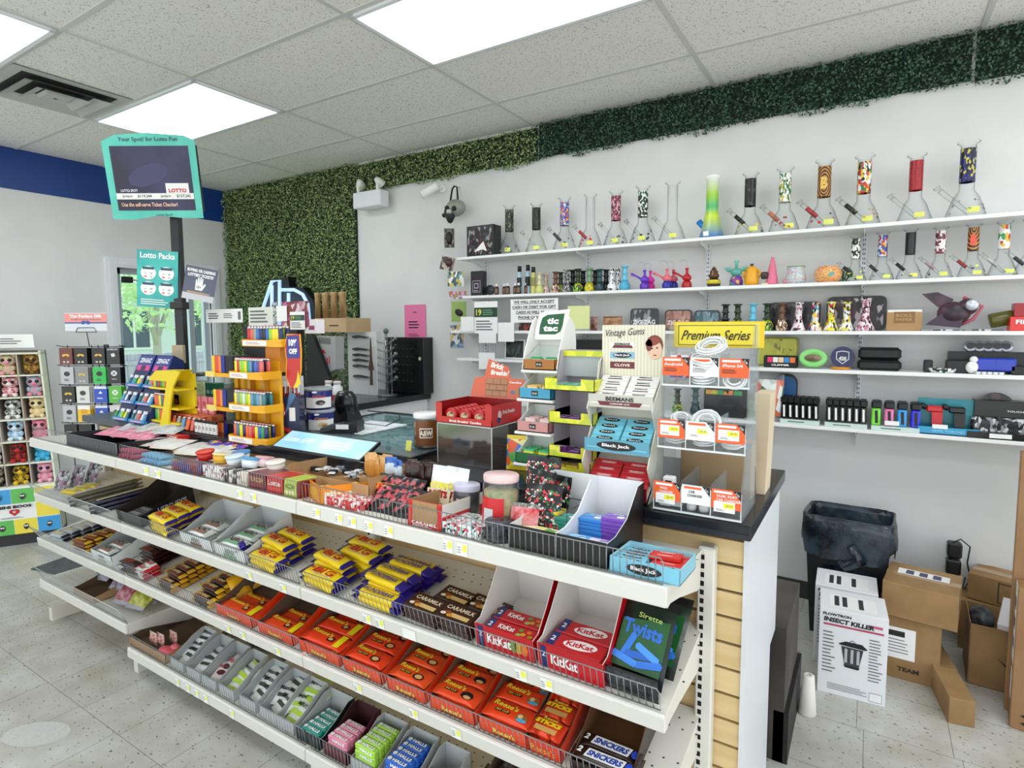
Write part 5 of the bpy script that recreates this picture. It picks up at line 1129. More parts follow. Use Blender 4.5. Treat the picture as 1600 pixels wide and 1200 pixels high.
hd.text('tic', .006, .014, .044, .022, WHITE, HF, .004, bold=.05); hd.text('tac', .0, -.012, .056, .020, WHITE, HF, .004, bold=.05)
tp_ = [('tower_body', tb), ('header_sign', hd)]
specs = ((.355, -.002, '#c8901e', '#a8681a', 'orange', 'top'), (.262, -.03, '#e88a30', '#3a9ac0', 'blue and orange', 'second'), (.155, -.045, '#d8a8a0', '#c88a88', 'pink', 'third'), (.052, -.055, '#1e6a3a', '#1e6a3a', 'green', 'lowest'))
for z, y, c, c2, words, t in specs:
    m = tray(tw_-.008, .12, .034, .075, C(c2), mat('#dfe6e0', .5), lambda mb, F: (mb.quad(0, .018, .024, .016, BLACK, F, .0006), mb.text('tic tac', 0, .018, .018, .007, WHITE, F, .001)), side='slope'); m.T = Matrix.Identity(4)
    mm = MB(); mm.T = TR(0, y, z); tray_ = m; mm.v = [tuple(Matrix.Translation((0, y, z)) @ Vector(v)) for v in m.v]; mm.f = m.f; mm.m = m.m; mm.s = m.s; mm.mats = m.mats; tp_.append(('mint_tray', mm))
thing('mint_tower', 'white mint tower with green leaf-shaped header sign and four trays', 'display stand', TS, tp_)
for z, y, c, c2, words, t in specs:
    cc = {'top': '#2a9a5a', 'second': '#f0c878', 'third': '#f0c8c4', 'lowest': '#38b878'}[t]; c3 = {'top': '#e0f0e0', 'second': '#f8f4ec', 'third': '#f4ece8', 'lowest': '#e8e02a'}[t]
    for k in range(6 if t != 'top' else 2):
        put('tt'+t, lambda: [('pack_body', MB().box((-.02, -.009, 0), (.02, .009, .032), C(c3, .2), bev=.003)), ('flip_cap', MB().box((-.02, -.0092, .026), (.02, .0092, .036), C(cc, .2), bev=.002))], 'mint_pack', f'clear-cased mint pack in the {t} tray of the white tower', 'mints', TS @ TR(-.028+.056*(k % 2), y+.03+.026*(k//2), z+.004, 0, -.35), f'mint packs, {t} tray of the white tower')
# bright yellow and blue novelty pouch behind
one('novelty_pouch', 'yellow and blue printed pouch to the left of the mint tower', 'candy bag', bag(.08, .12, .02, confetti('novelty', ['#e8d82a', '#3a7ac8', '#e8602a', '#5aa84a', '#f0e8a0'], 22), C('#e0c82a'), None, 15), TR(-1.03, 1.69, CTOP+.001, .2, -.1))
one('phone_book', 'black upright box standing behind the clear acrylic box', 'box', MB().box((-.05, 0, 0), (.05, .03, .15), mat('#15171d', .4), bev=.003), TR(-1.085, 1.86, CTOP+.001, 0))
# acrylic box with the red candy carton on it
az = onY(720, 663, 1.645).z; AH = az-CTOP-.001
ab = MB(); x0, x1, y0, y1 = -1.345, -1.104, 1.645, 1.845
dim = clear('smoky_acrylic', '#cfc9c4', '#8f8a86', .25, .08, .35)
for a, b in (((x0, y0, 0), (x1, y0+.003, AH)), ((x0, y1-.003, 0), (x1, y1, AH)), ((x0, y0, 0), (x0+.003, y1, AH)), ((x1-.003, y0, 0), (x1, y1, AH)), ((x0, y0, AH-.003), (x1, y1, AH))): ab.box(a, b, dim)
ae = MB(); EM = mat('#d5d8d8', .2)
for a, b in (((x0, y0-.001, AH-.004), (x1, y0+.001, AH)), ((x1-.002, y0-.001, 0), (x1+.0005, y0+.002, AH)), ((x0, y0-.001, 0), (x0+.002, y0+.002, AH)), ((x1-.001, y0, AH-.004), (x1+.001, y1, AH))): ae.box(a, b, EM)
thing('acrylic_box', 'clear acrylic box on the counter under the red candy carton', 'display box', TR(0, 0, CTOP+.0008), [('acrylic_wall', ab), ('polished_edge', ae)])
for k in range(5): one('candy_bar', f'maroon and pink wrapped bar inside the clear acrylic box, {["bottom","second","third","fourth","top"][k]} one', 'candy', pillow(.13, .05, .012, C(['#8a2030', '#b84a60', '#7a1a28', '#c05a6a', '#a87868'][k]), C('#6a1822'), seed=k), TR(-1.20+.006*k, 1.74, CTOP+.003+.0125*k, .2*k))
bz = az+.0006; bh = onY(683, 628, 1.64).z-bz
def brf(mb, F):
    mb.slab([(-.1225, bh*.3), (-.095, bh*.3), (-.095, bh), (-.1225, bh)], -.0006, 0, C('#c4161c'), F); mb.slab([(.095, bh*.3), (.1225, bh*.3), (.1225, bh), (.095, bh)], -.0006, 0, C('#c4161c'), F); mb.text("Brick Breakin' Candies", .01, bh*.14, .14, .009, C('#f8e8e4'), F, .001, bold=.04)
bb = tray(.245, .20, bh*.32, bh, C('#c4161c'), C('#8a1014'), brf, side='flat')
bb.text('Brick Breakin', .11, bh*.6, .08, .014, C('#f0dcd8'), FR((.1226, 0, 0), (0, 1, 0), (0, 0, 1)), .0005, bold=.03); bb.disc(.05, bh*.5, .012, .016, C('#e8c8c0'), FR((.1226, 0, 0), (0, 1, 0), (0, 0, 1))); bb.disc(.045, bh*.25, .012, .010, C('#2a3a7a'), FR((.1226, 0, 0), (0, 1, 0), (0, 0, 1)))
fl = MB(); FF = FR((0, .2, 0), (1, 0, 0), (0, .15, 1)); Hh = bh+.075
fl.slab([(-.12, bh), (.12, bh), (.122, Hh), (.06, Hh+.004), (.05, Hh+.045), (-.045, Hh+.075), (-.06, Hh+.005), (-.105, Hh)], -.002, 0, C('#d8623a'), FF)
BRW, BRL = C('#b0784a'), C('#5a3a24')
fl.quad(.0, bh+.04, .10, .07, BRL, FF, .0004)
for r_ in range(3):
    for k in range(4):
        xa = max(-.049, -.049+.034*k-(.017 if r_ % 2 else 0)); xb = min(.049, -.049+.034*(k+1)-(.017 if r_ % 2 else 0)-.002)
        if xb > xa: fl.quad((xa+xb)/2, bh+.017+.0235*r_, xb-xa, .0205, BRW, FF, .0008)
fl.text('Brick', .0, Hh+.048, .062, .022, C('#f8efe8'), FF, .0012, bold=.05, rot=-.18, shear=.15); fl.text("Breakin'", .012, Hh+.022, .082, .02, C('#f8efe8'), FF, .0014, bold=.05, rot=-.05, shear=.15); fl.text('Candies', .085, Hh-.012, .055, .008, C('#f8efe8'), FF, .0014, bold=.04)
fl.disc(.075, bh+.025, .010, .008, C('#6a6a8a'), FF, .001, 8); fl.disc(.092, bh+.028, .010, .008, C('#8a8a5a'), FF, .001, 8)
thing('candy_carton', 'red open carton of round candy tins with an orange brick-print flap', 'display carton', TR(-1.315+.0905, 1.642, bz), [('carton', bb), ('flap', fl, 'orange flap with brick print')])
def tin():
    return [('tin', MB().lathe([(1e-5, 0), (.024, 0), (.026, .003), (.026, .010), (.024, .013), (1e-5, .013)], C('#b8141c'), Matrix.Rotation(pi/2, 4, 'X'), n=18)), ('lid_print', MB().lathe([(1e-5, .0133), (.018, .0133)], C('#e8c8a0'), Matrix.Rotation(pi/2, 4, 'X') @ TR(0, -.004, 0), n=14))]
for k in range(3):
    for j in range(7): put('tin', tin, 'candy_tin', f'round red candy tin standing in the red carton, {["left","middle","right"][k]} row', 'candy tin', TR(-1.225-.062+.062*k, 1.664+.024*j, bz+.030, 0, .15), f'round tins, {["left","middle","right"][k]} row')
# jar of root beer sweets
lb = curved(MB(), .0505, .015, .115, -.55, 1.1, C('#7a4a24')); curved(lb, .0512, .045, .085, -.2, .75, C('#f0e6d4')); curved(lb, .0516, .05, .08, -.14, .69, C('#5a2a14'))
A_ = FR((.0519*sin(.27), -.0519*cos(.27), .065), (cos(.27), sin(.27), 0), (0, 0, 1)); lb.text('A&W', 0, 0, .046, .024, C('#f4ead8'), A_, .001, bold=.05)
thing('candy_jar', 'clear jar with a brown wood-look label beside the acrylic box', 'jar', TR(-1.525, 1.80, CTOP+.010, .35) @ Matrix.Diagonal((1.12, 1.12, 1, 1)), jar(.050, .14, JG, C('#eef0ee'), noisy('brown_sweets', '#4a2a1a', '#c8a890', 30, 2, .5), .7, lb))
one('price_sticker', 'small yellow price sticker on the glass beside the brown-labelled jar', 'sticker', MB().box((-.014, 0, 0), (.014, .001, .04), mat('#e3e46a', .5)), TR(-1.54, 1.70, CTOP+.010, 0, -.2))
# COUNTER, MIDDLE AND LEFT
lx0, lx1 = -2.12, -1.60
lbz = MB(); FB = FR(((lx0+lx1)/2, 1.555, CTOP+.028), (1, 0, 0), (0, .9, .45)); Wl = lx1-lx0
lbz.slab([(-Wl/2, -.062), (Wl/2, -.062), (Wl/2, .062), (-Wl/2, .062)], -.012, 0, BLACK, FB)
scr = MB().slab([(-Wl/2+.008, -.054), (Wl/2-.008, -.054), (Wl/2-.008, .054), (-Wl/2+.008, .054)], .0003, .001, noisy('lit_blue', '#8ac8e4', '#cfeaf4', 4, 2, .3, emit=.22), FB)
scr.text('Lotto 6/49', -Wl*.28, .004, Wl*.3, .034, mat('#eef8fc', .3, emit=.3), FB, .0016, bold=.01, shear=.2); scr.lines(Wl*.18, .0, Wl*.4, .05, 3, mat('#dff2fa', .3, emit=.25), FB, .0014, .5)
thing('lottery_sign', 'sloping backlit pale blue lottery sign along the counter edge', 'lit sign', TR(), [('housing', lbz), ('lit_panel', scr, 'lit pale blue panel')])
tm = MB().add([(-.05, -.09, 0), (.05, -.09, 0), (.05, .09, 0), (-.05, .09, 0), (-.045, -.085, .022), (.045, -.085, .022), (.047, .085, .055), (-.047, .085, .055)], [(0, 3, 2, 1), (4, 5, 6, 7), (0, 1, 5, 4), (1, 2, 6, 5), (2, 3, 7, 6), (3, 0, 4, 7)], mat('#1b1d20', .35))
st_ = MB().box((.052, -.01, .02), (.053, .05, .042), CARD)
kp = MB()
for i in range(4):
    for j in range(3): kp.box((-.025+.02*j, -.06+.018*i, .027+.0033*i), (-.012+.02*j, -.048+.018*i, .032+.0033*i), mat('#55585c', .4))
thing('card_terminal', 'black card payment terminal lying on the glass top', 'card terminal', TR(-2.09, 1.86, CTOP+.010, -1.1), [('casing', tm), ('white_label', st_), ('keypad', kp)])
sc_ = MB().lathe([(1e-5, .17), (.04, .165), (.062, .14), (.068, .10), (.055, .06), (.05, .0)], mat('#121315', .25), n=20, sy=.75)
stn = MB().add([(-.06, -.05, 0), (.07, -.05, 0), (.07, .06, 0), (-.06, .06, 0), (-.035, -.03, .11), (.035, -.03, .11), (.035, .03, .11), (-.035, .03, .11)], [(0, 3, 2, 1), (4, 5, 6, 7), (0, 1, 5, 4), (1, 2, 6, 5), (2, 3, 7, 6), (3, 0, 4, 7)], mat('#17181b', .3))
thing('ticket_scanner', 'black dome-topped ticket scanner on the counter', 'scanner', TR(-2.24, 2.02, CTOP+.010), [('scanner_head', sc_), ('scanner_base', stn)])
one('wire_easel', 'thin black metal easel frame on the glass', 'stand', MB().tube([(-.10, 0, .003), (.10, 0, .003), (.15, .05, .035), (.10, .10, .05), (-.12, .10, .05)], .003, BLACK, n=6), TR(-2.11, 2.06, CTOP+.010))
# two biscuit tubs
def tub(c_art):
    def f():
        b = MB().lathe([(1e-5, 0), (.060, 0), (.062, .006), (.066, .092), (.066, .096)], C('#1c1f5a') if c_art else C('#24306a'), n=28)
        l = MB().lathe([(.067, .090), (.069, .092), (.069, .101), (.064, .104), (1e-5, .104)], mat('#9aa0a6', .3), n=28)
        p = curved(MB(), .0662, .010, .088, -.9, 1.15, C('#f2f0ee')); curved(p, .0668, .06, .088, -.9, 1.15, C('#1c2a7a'))
        A = FR((.067*sin(.12), -.067*cos(.12), .062), (cos(.12), sin(.12), 0), (0, 0, 1))
        p.text('Dad Stone' if c_art else 'Creams', 0, .004, .06, .014, C('#c8303a') if c_art else C('#d88a3a'), A, .0025, bold=.03, shear=.2); p.disc(.006, -.026, .022, .012, C('#1a1414') if c_art else C('#e0c080'), A, .0022); p.disc(.012, -.03, .012, .005, C('#8a7a70'), A, .003); p.disc(-.02, .024, .012, .005, C('#e8ecf4'), A, .003)
        return [('tub_body', b), ('lid', l), ('paper_label', p)]
    return f
put('tubA', tub(False), 'biscuit_tub', 'lower biscuit tub with a cream biscuit label', 'tub', TR(-2.25, 1.87, CTOP+.001, .8)); put('tubB', tub(True), 'biscuit_tub', 'upper biscuit tub with a dark biscuit label, stacked on the other', 'tub', TR(-2.262, 1.87, CTOP+.1056, .8))
# meat stick box
def hr_(mb, F):
    mb.slab([(-.082, .01), (-.02, .12), (-.055, .12)], .0001, .0003, C('#6a9ac0'), F); mb.slab([(.0, .1), (.07, .22-.04), (.03, .19)], .0001, .0003, C('#4a7aa8'), F)
    mb.disc(-.038, .115, .042, .040, C('#b01c24'), F, .0008, 24, .1); mb.text('HOT', -.040, .128, .05, .020, C('#f4e8e0'), F, .0015, bold=.06, rot=.1); mb.text('ROD', -.028, .104, .056, .020, C('#f4e8e0'), F, .0015, bold=.06, rot=.1)
    mb.slab([(-.082, .035), (-.06, .052), (-.02, .055), (.01, .042), (.032, .040), (.036, .02), (-.08, .012)], .0006, .001, C('#c4202c'), F); mb.slab([(-.07, .045), (-.055, .06), (-.025, .060), (-.01, .048)], .0004, .0008, C('#2a2a34'), F)
    mb.disc(-.004, .016, .016, .016, C('#18181c'), F, .0014); mb.disc(-.004, .016, .009, .009, CHROME, F, .0018, 10); mb.quad(.048, .075, .0, .0, CARD, F) if False else None
    mb.quad(.042, .10, .035, .055, CARD, F, .0006)
hb = carton(.165, .12, .172, C('#14244e'), hr_)
thing('snack_stick_box', 'dark blue meat stick box with a red car picture and round red logo', 'display carton', TR(sx(452, 1.66, 1.15), 1.64, CTOP+.001, .62) @ Matrix.Diagonal((.74, .74, 1.1, 1)), [('carton', hb), ('back_flap', MB().box((-.08, .115, .17), (.08, .118, .25), C('#e8ecf0')))])
rn = random.Random(11)
for k in range(12): put('stk', lambda: MB().box((-.007, -.005, 0), (.007, .005, .085), C('#8a2a1c'), bev=.003).box((-.008, -.004, .05), (.008, .004, .105), C('#e4e6ea'), bev=.002).box((-.0075, -.0053, .0), (.0075, .0053, .035), C('#2a3a8a'), bev=.002), 'meat_stick', 'wrapped meat stick poking out of the dark blue box', 'snack stick', TR(sx(452, 1.66, 1.15), 1.64, CTOP+.001, .62) @ TR(-.048+.019*(k % 6), .024+.03*(k//6), .150, 0, rn.uniform(-.1, .1), rn.uniform(-.08, .08)), 'meat sticks')
# lighters
LC = {'red': '#c8202c', 'orange': '#e8642a', 'yellow': '#f0dc28', 'lime green': '#9ad02a', 'green': '#3a9a5a', 'blue': '#2a6ac0', 'navy': '#1c2460', 'sky blue': '#5a9ac8', 'purple': '#6a3a8a', 'black': '#1c1c22', 'coral': '#d8685a', 'teal': '#3a7a80', 'grey': '#9aa09a', 'white': '#e0e4e4'}
def lighter(c, h=.062):
    def f():
        b = MB().lathe([(1e-5, 0), (.0075, 0), (.0082, .002), (.0082, h*.82), (.0078, h*.84)], C(LC[c], .25), n=12, sx=1.45)
        t = MB().lathe([(.0076, h*.84), (.0076, h), (.005, h*1.03), (1e-5, h*1.03)], CHROME, n=10, sx=1.35).box((-.009, -.004, h*.86), (-.002, .004, h*1.06), RED, bev=.001)
        return [('fuel_case', b), ('metal_hood', t)]
    return f
LP = MB()
YP = mat('#f0ae1c', .35)
TX0, TX1, TY = sx(369, 1.53, 1.1), sx(424, 1.53, 1.1), 1.515
body = MB(); shelves_ = []; labels_ = []
tz = [onY(402, p, 1.53).z for p in (684, 634, 583)]; tzt = onY(402, 532, 1.60).z
cols = [['coral', 'teal', 'yellow', 'navy', 'orange', 'coral', 'red', 'yellow', 'blue', 'green', 'navy'], ['yellow', 'grey', 'lime green', 'white', 'lime green', 'yellow', 'sky blue', 'teal', 'sky blue', 'grey', 'teal'], ['yellow', 'red', 'lime green', 'lime green', 'yellow', 'green', 'sky blue', 'navy', 'blue', 'purple', 'coral'], ['red', 'coral', 'grey', 'blue', 'navy', 'black', 'blue', 'lime green', 'yellow', 'yellow', 'navy']]
tn = ['lowest', 'second', 'third', 'top']
LW = TX1-TX0
for t in range(4):
    z = tz[t] if t < 3 else tzt; yo = TY+(.0 if t < 3 else .07); dep = .085
    x0, x1 = (TX0+.012*t, TX1-.01-.008*t) if t < 3 else (sx(390, 1.6, z), sx(444, 1.6, z))
    m = MB().box((x0-.01, yo-.012, z-.008), (x1+.01, yo+dep, z-.002), YP); m.box((x0-.01, yo-.018, z-.026), (x1-.06, yo-.012, z+.004), YP, bev=.002)
    m.add([(x1-.06, yo-.018, z-.026), (x1+.01, yo-.005, z-.026), (x1+.01, yo-.005, z+.008), (x1-.06, yo-.018, z+.004)], [(0, 1, 2, 3)], YP); m.box((x1+.008, yo-.006, z-.026), (x1+.012, yo+dep, z+.008), YP); m.box((x0-.012, yo-.012, z-.026), (x0-.008, yo+dep, z+.006), YP)
    shelves_.append(m); lm = MB().box((x0, yo-.0195, z-.022), (x1-.075, yo-.0183, z+.0), CARD); lm.lines((x0+x1-.075)/2, z-.011, (x1-x0)*.5, .012, 2, mat('#c88a8a', .5), FR((0, yo-.0196, 0), (1, 0, 0), (0, 0, 1)), .0003); labels_.append(lm)
    n = 11
    for r_ in range(2):
        for k in range(n):
            c = cols[t][k] if r_ == 0 else cols[t][(k*3+2) % 11]
            put('lt'+c, lighter(c), 'lighter', f'{c} lighter on the {tn[t]} tier of the big yellow stand, {["front","rear"][r_]} row', 'lighter', TR(x0+.012+(x1-x0-.024)*k/(n-1), yo+.008+.032*r_, z-.0015, 0, 0, 0), f'{c} lighters, {tn[t]} tier, {["front","rear"][r_]} row of the big stand')
zb0, zt0 = CTOP+.001, tzt
body.box((TX0+.0, TY+.086, zb0), (TX1-.03, TY+.10, tz[2]+.05), YP); 
for x in (TX0+.03, TX0+.13): body.box((x, TY+.06, zb0), (x+.02, TY+.084, tz[2]), mat('#c8902a', .4))
body.box(((TX0+TX1)/2+.0, TY+.09, tz[2]), ((TX0+TX1)/2+.10, TY+.12, tzt-.008), mat('#d8861c', .4)); body.box((TX0, TY, zb0), (TX1, TY+.17, zb0+.002), YP)
# left wing with boxed colour samples
wing = MB(); wx0, wx1 = sx(337, 1.60, 1.15), sx(369, 1.60, 1.15); wz = [onY(352, p, 1.60).z for p in (686, 635, 582)]
packs = []
for t, z in enumerate(wz):
    wing.box((wx0-.03, 1.585, z-.02), (wx1, 1.72, z-.002), YP); wing.box((wx0-.035, 1.578, z-.022), (wx0+.04, 1.585, z+.004), mat('#f4d878', .4)); wing.box((wx0+.02, 1.69, zb0 if t == 0 else wz[t-1]), (wx0+.05, 1.72, z-.02), YP); wing.box((wx0+.07, 1.69, zb0 if t == 0 else wz[t-1]), (wx0+.10, 1.72, z-.02), YP)
    pk = MB(); ww = wx1-wx0; pk.box((wx0, 1.595, z), (wx1, 1.70, z+.078), mat('#17161c', .3))
    for a, b, c in ((0, .13, '#f0d020'), (.13, .32, '#e05020'), (.32, .44, '#ee8a3a'), (.44, .62, '#1c2a90')): pk.box((wx0+ww*a, 1.593, z), (wx0+ww*b, 1.5948, z+.078), C(c))
    packs.append(pk)
# curved side header
hdm = MB(); hx = sx(463, 1.62, 1.45); HFm = FR((hx, 1.60, 0), (1, .15, 0), (0, 0, 1)); z0h, z1h = onY(463, 606, 1.6).z, onY(463, 522, 1.6).z; hh = z1h-z0h
def arc(w0): return [(-.02+w0, 0), (.02-w0*.3, .0), (.045-w0, hh*.3), (.050-w0, hh*.7), (.046-w0, hh), (-.03+w0, hh-w0), (-.042+w0, hh*.75), (-.035+w0, hh*.5), (-.042+w0, hh*.2)]
hdm.slab(arc(0), -.004, 0, YP, HFm @ TR(0, z0h, 0)); hdm.slab(arc(.005), .0004, .0012, C('#c4161e'), HFm @ TR(0, z0h, 0)); G = HFm @ TR(0, z0h, 0)
hdm.slab([(-.03, hh*.55), (.042, hh*.55), (.040, hh*.97), (-.028, hh*.97)], .0014, .0018, C('#2a2a8a'), G); hdm.text('10%', .006, hh*.84, .045, .03, WHITE, G, .0024, bold=.06); hdm.text('OFF', .006, hh*.68, .045, .024, WHITE, G, .0024, bold=.06); hdm.slab([(.0, 0.0), (.02, .03), (.03, .075), (.042, .02), (.02, 0)], .0014, .002, C('#f0d020'), G)
thing('lighter_stand', 'tall yellow lighter stand with four tiers and a curved red side header', 'display stand', TR(), [('stand_body', body)]+[('shelf_tier', s) for s in shelves_]+[('label_strip', l) for l in labels_]+[('side_wing', wing)]+[('boxed_lighters', p, 'black box with a coloured lighter stripe print') for p in packs]+[('side_header', hdm, 'curved red header with yellow rim')])
# POS monitor behind, with stuck-on cards
ps = MB().box((sx(386, 1.92, 1.4), 1.90, CTOP+.12), (sx(470, 1.92, 1.4), 1.95, onY(430, 508, 1.90).z), mat('#101214', .3), bev=.006); ps.box((sx(415, 1.92, 1.3), 1.92, CTOP+.001), (sx(445, 1.92, 1.3), 1.96, CTOP+.14), BLACK); ps.box((sx(405, 1.92, 1.3), 1.86, CTOP+.001), (sx(455, 1.92, 1.3), 2.02, CTOP+.012), BLACK)
one('till_monitor', 'black till monitor mostly hidden behind the yellow lighter stand', 'monitor', ps)
def card(p0, p1, q0, q1, y, lab, m=CARD, fr=None, name='paper_notice', cat='notice', tilt=0, t=.0015):
    a = onY((p0+p1)/2, (q0+q1)/2, y); w = sx(p1, y, a.z)-sx(p0, y, a.z); h = onY((p0+p1)/2, q0, y).z-onY((p0+p1)/2, q1, y).z
    mb = MB().box((-w/2, 0, -h/2), (w/2, t, h/2), m); F = FR((0, -.0004, 0), (1, 0, 0), (0, 0, 1))
    if fr: fr(mb, F, w, h)
    return one(name, lab, cat, mb, Matrix.Translation(a) @ Matrix.Rotation(tilt, 4, 'Y'))
GT = mat('#6e7074', .5); GR19 = C('#15402c')
def nt1(mb, F, w, h): mb.lines(0, 0, w*.85, h*.75, 4, GT, F, .0004, .5)
def nt19(mb, F, w, h): mb.quad(0, h*.16, w, h*.3, GR19, F, .0003); mb.text('19', -w*.3, h*.16, w*.24, h*.2, C('#e8d85a'), F, .0008, bold=.03); mb.lines(w*.14, h*.16, w*.55, h*.2, 3, C('#6a9a7a'), F, .0006); mb.lines(0, -h*.25, w*.85, h*.35, 4, GT, F, .0004)
card(388, 426, 480, 509, 1.895, 'pale paper notice with blurred lines above the yellow lighter stand', mat('#dde0d6', .5), nt1)
card(394, 426, 508, 513, 1.893, 'strip reading CONVENIE below the pale notice', CARD, lambda mb, F, w, h: mb.text('CONVENIE', 0, 0, w*.95, h*.8, C('#3a2a5a'), F, .0006, bold=.03), 'paper_strip')
card(432, 448, 478, 502, 1.893, 'small blank white card beside the pale notice')
card(425, 433, 472, 512, 1.896, 'grey patterned strip beside the blank white card', confetti('grey_pat', ['#9aa0a2', '#c8ccce', '#4a4e52', '#b0b4b6'], 60), None, 'paper_strip')
card(440, 482, 471, 512, 1.898, 'pink and brown printed bag hanging behind the white cards', confetti('pinkbrown', ['#c8a8b0', '#8a3a5a', '#7a3a28', '#d8c8cc', '#b86a8a', '#5a2a3a'], 22), None, 'printed_bag', 'bag')
card(453, 476, 487, 515, 1.892, 'small age-limit card reading 19 above the lighter stand', CARD, nt19)
card(476, 494, 499, 521, 1.9, 'white and magenta box front beside the kraft box', mat('#e6dfe2', .5), lambda mb, F, w, h: mb.quad(w*.1, -h*.1, w*.5, h*.3, C('#8a2a5a'), F), 'small_box', 'box', 0, .05)
card(321, 378, 483, 504, 1.95, 'long white card with small print standing left of the lighter stand', CARD, lambda mb, F, w, h: (mb.lines(-w*.25, 0, w*.35, h*.5, 3, BLACK, F, .0004), mb.lines(w*.15, 0, w*.3, h*.4, 3, GT, F, .0004), mb.quad(w*.42, 0, w*.07, h*.6, GT, F)))
one('card_holder', 'thin clear post holding up the long white card', 'stand', MB().tube([(0, 0, 0), (0, 0, .56)], .004, ACRY), TR(sx(350, 1.96, 1.4), 1.96, CTOP+.001))
# small yellow lighter stand
SX0, SX1 = sx(242, 1.53, 1.2), sx(264, 1.53, 1.2)
sm = MB(); YB2 = mat('#ecd21c', .35)
zA = [onY(250, p, 1.53).z for p in (655, 633, 604)]
for z in zA: sm.box((SX0-.02, 1.515, z-.012), (SX0+.24, 1.61, z-.003), YB2)
Ac = [(.10, 0), (.15, .12), (.19, .24), (.26, .29), (.31, .285), (.24, .21), (.20, .10), (.18, 0)]
sd = MB().prism([(SX0+a-.02, CTOP+.002+b) for a, b in Ac], 1.505, 1.514, YB2)
rf = MB().add([(SX0-.02, 1.51, CTOP+.235), (SX0+.17, 1.51, CTOP+.235), (SX0+.24, 1.51, CTOP+.29), (SX0+.06, 1.51, CTOP+.285), (SX0-.02, 1.60, CTOP+.235), (SX0+.17, 1.60, CTOP+.235), (SX0+.24, 1.60, CTOP+.29), (SX0+.06, 1.60, CTOP+.285)], [(3, 2, 1, 0), (4, 5, 6, 7), (0, 1, 5, 4), (1, 2, 6, 5), (2, 3, 7, 6), (3, 0, 4, 7)], YB2)
bkp = MB().box((SX0-.02, 1.60, CTOP+.001), (SX0+.24, 1.61, CTOP+.27), YB2)
thing('lighter_rack', 'small yellow curved lighter rack beside the blue display boxes', 'display stand', TR(), [('tiers', sm), ('curved_arm', sd), ('roof', rf), ('back_panel', bkp)])
for t in range(3):
    for k in range(7):
        c = ['green', 'lime green', 'orange', 'coral', 'yellow', 'teal', 'red'][(k+t*2) % 7]
        put('lt'+c, lighter(c), 'lighter', f'{c} lighter on the {["lowest","middle","top"][t]} tier of the small yellow rack', 'lighter', TR(SX0-.005+.021*k, 1.54, zA[t]-.0025), f'{c} lighters in the small yellow rack, {["lowest","middle","top"][t]} tier')
# slanted blue display boxes
for q, (xa, xb, lab) in enumerate(((-3.435, -3.275, 'blue stepped torch lighter box with slanted face, left one'), (-3.262, -3.102, 'blue stepped torch lighter box with slanted face, partly behind the yellow rack'))):
    zz0, yy0, zz1, yy1 = CTOP+.001, 1.49, 1.418, 1.645; w = xb-xa; NB = mat('#16285e', .35); CB = mat('#2a86c0', .35)
    b = MB(); P = [(0, 0), (yy1-yy0+.05, 0), (yy1-yy0+.05, .32), (yy1-yy0, .351)]
    b.add([(-w/2, a, z) for a, z in P]+[(w/2, a, z) for a, z in P], [(3, 2, 1, 0), (4, 5, 6, 7), (0, 1, 5, 4), (1, 2, 6, 5), (2, 3, 7, 6), (3, 0, 4, 7)], NB)
    Ln = math.hypot(yy1-yy0, .351); F = FR((0, -.001, .0), (1, 0, 0), (0, yy1-yy0, .351)); parts = [('case', b)]
    hdp = MB(); hdp.slab([(-w/2+.004, Ln*.76), (w/2-.004, Ln*.76), (w/2-.004, Ln*.985), (-w/2+.004, Ln*.985)], .0, .001, C('#2a3e8a'), F); hdp.text('ZENGAZ', 0, Ln*.91, w*.72, .026, WHITE, F, .0018, bold=.03, shear=.1); hdp.quad(0, Ln*.80, w*.8, .03, C('#d83a8a'), F, .0014); hdp.quad(0, Ln*.80, w*.3, .026, C('#2a1a4a'), F, .0018); parts.append(('header', hdp))
    for r_ in range(3):
        z = Ln*(.02+.245*r_); tr2 = MB(); tr2.slab([(-w/2+.003, z), (w/2-.003, z), (w/2-.003, z+.016), (-w/2+.003, z+.016)], 0, .018, CB, F); tr2.slab([(-w/2+.006, z+.016), (w/2-.006, z+.016), (w/2-.006, z+.088), (-w/2+.006, z+.088)], .0005, .001, C('#122050'), F); tr2.quad(0, z+.005, w*.7, .006, C('#e8a8c8'), F, .0185); parts.append(('tray', tr2))
    thing('torch_display', lab, 'display stand', TR((xa+xb)/2, yy0, zz0), parts)
    for r_ in range(3):
        for k in range(5):
            c = [['green', 'sky blue', 'lime green', 'yellow', 'teal'], ['sky blue', 'white', 'navy', 'grey', 'sky blue'], ['teal', 'sky blue', 'green', 'yellow', 'grey']][r_][k] if q == 0 else ['teal', 'grey', 'coral', 'white', 'sky blue'][k]
            z = Ln*(.02+.245*r_)+.018
            put('tz'+c, lambda: [('fuel_case', MB().box((-.009, 0, -.006), (.009, .045, .006), C(LC[c], .2), bev=.003)), ('cap', MB().box((-.008, .045, -.005), (.008, .062, .005), C('#dfe4e8', .2), bev=.002))], 'torch_lighter', f'{c} torch lighter in the {["lowest","middle","top"][r_]} row of the {["left","right"][q]} blue box', 'lighter', TR((xa+xb)/2, yy0, zz0) @ F @ TR(-w*.36+w*.18*k, z-.014, .0085, .25*(-1)**k*.5), f'torch lighters in the {["left","right"][q]} blue box, {["lowest","middle","top"][r_]} row')
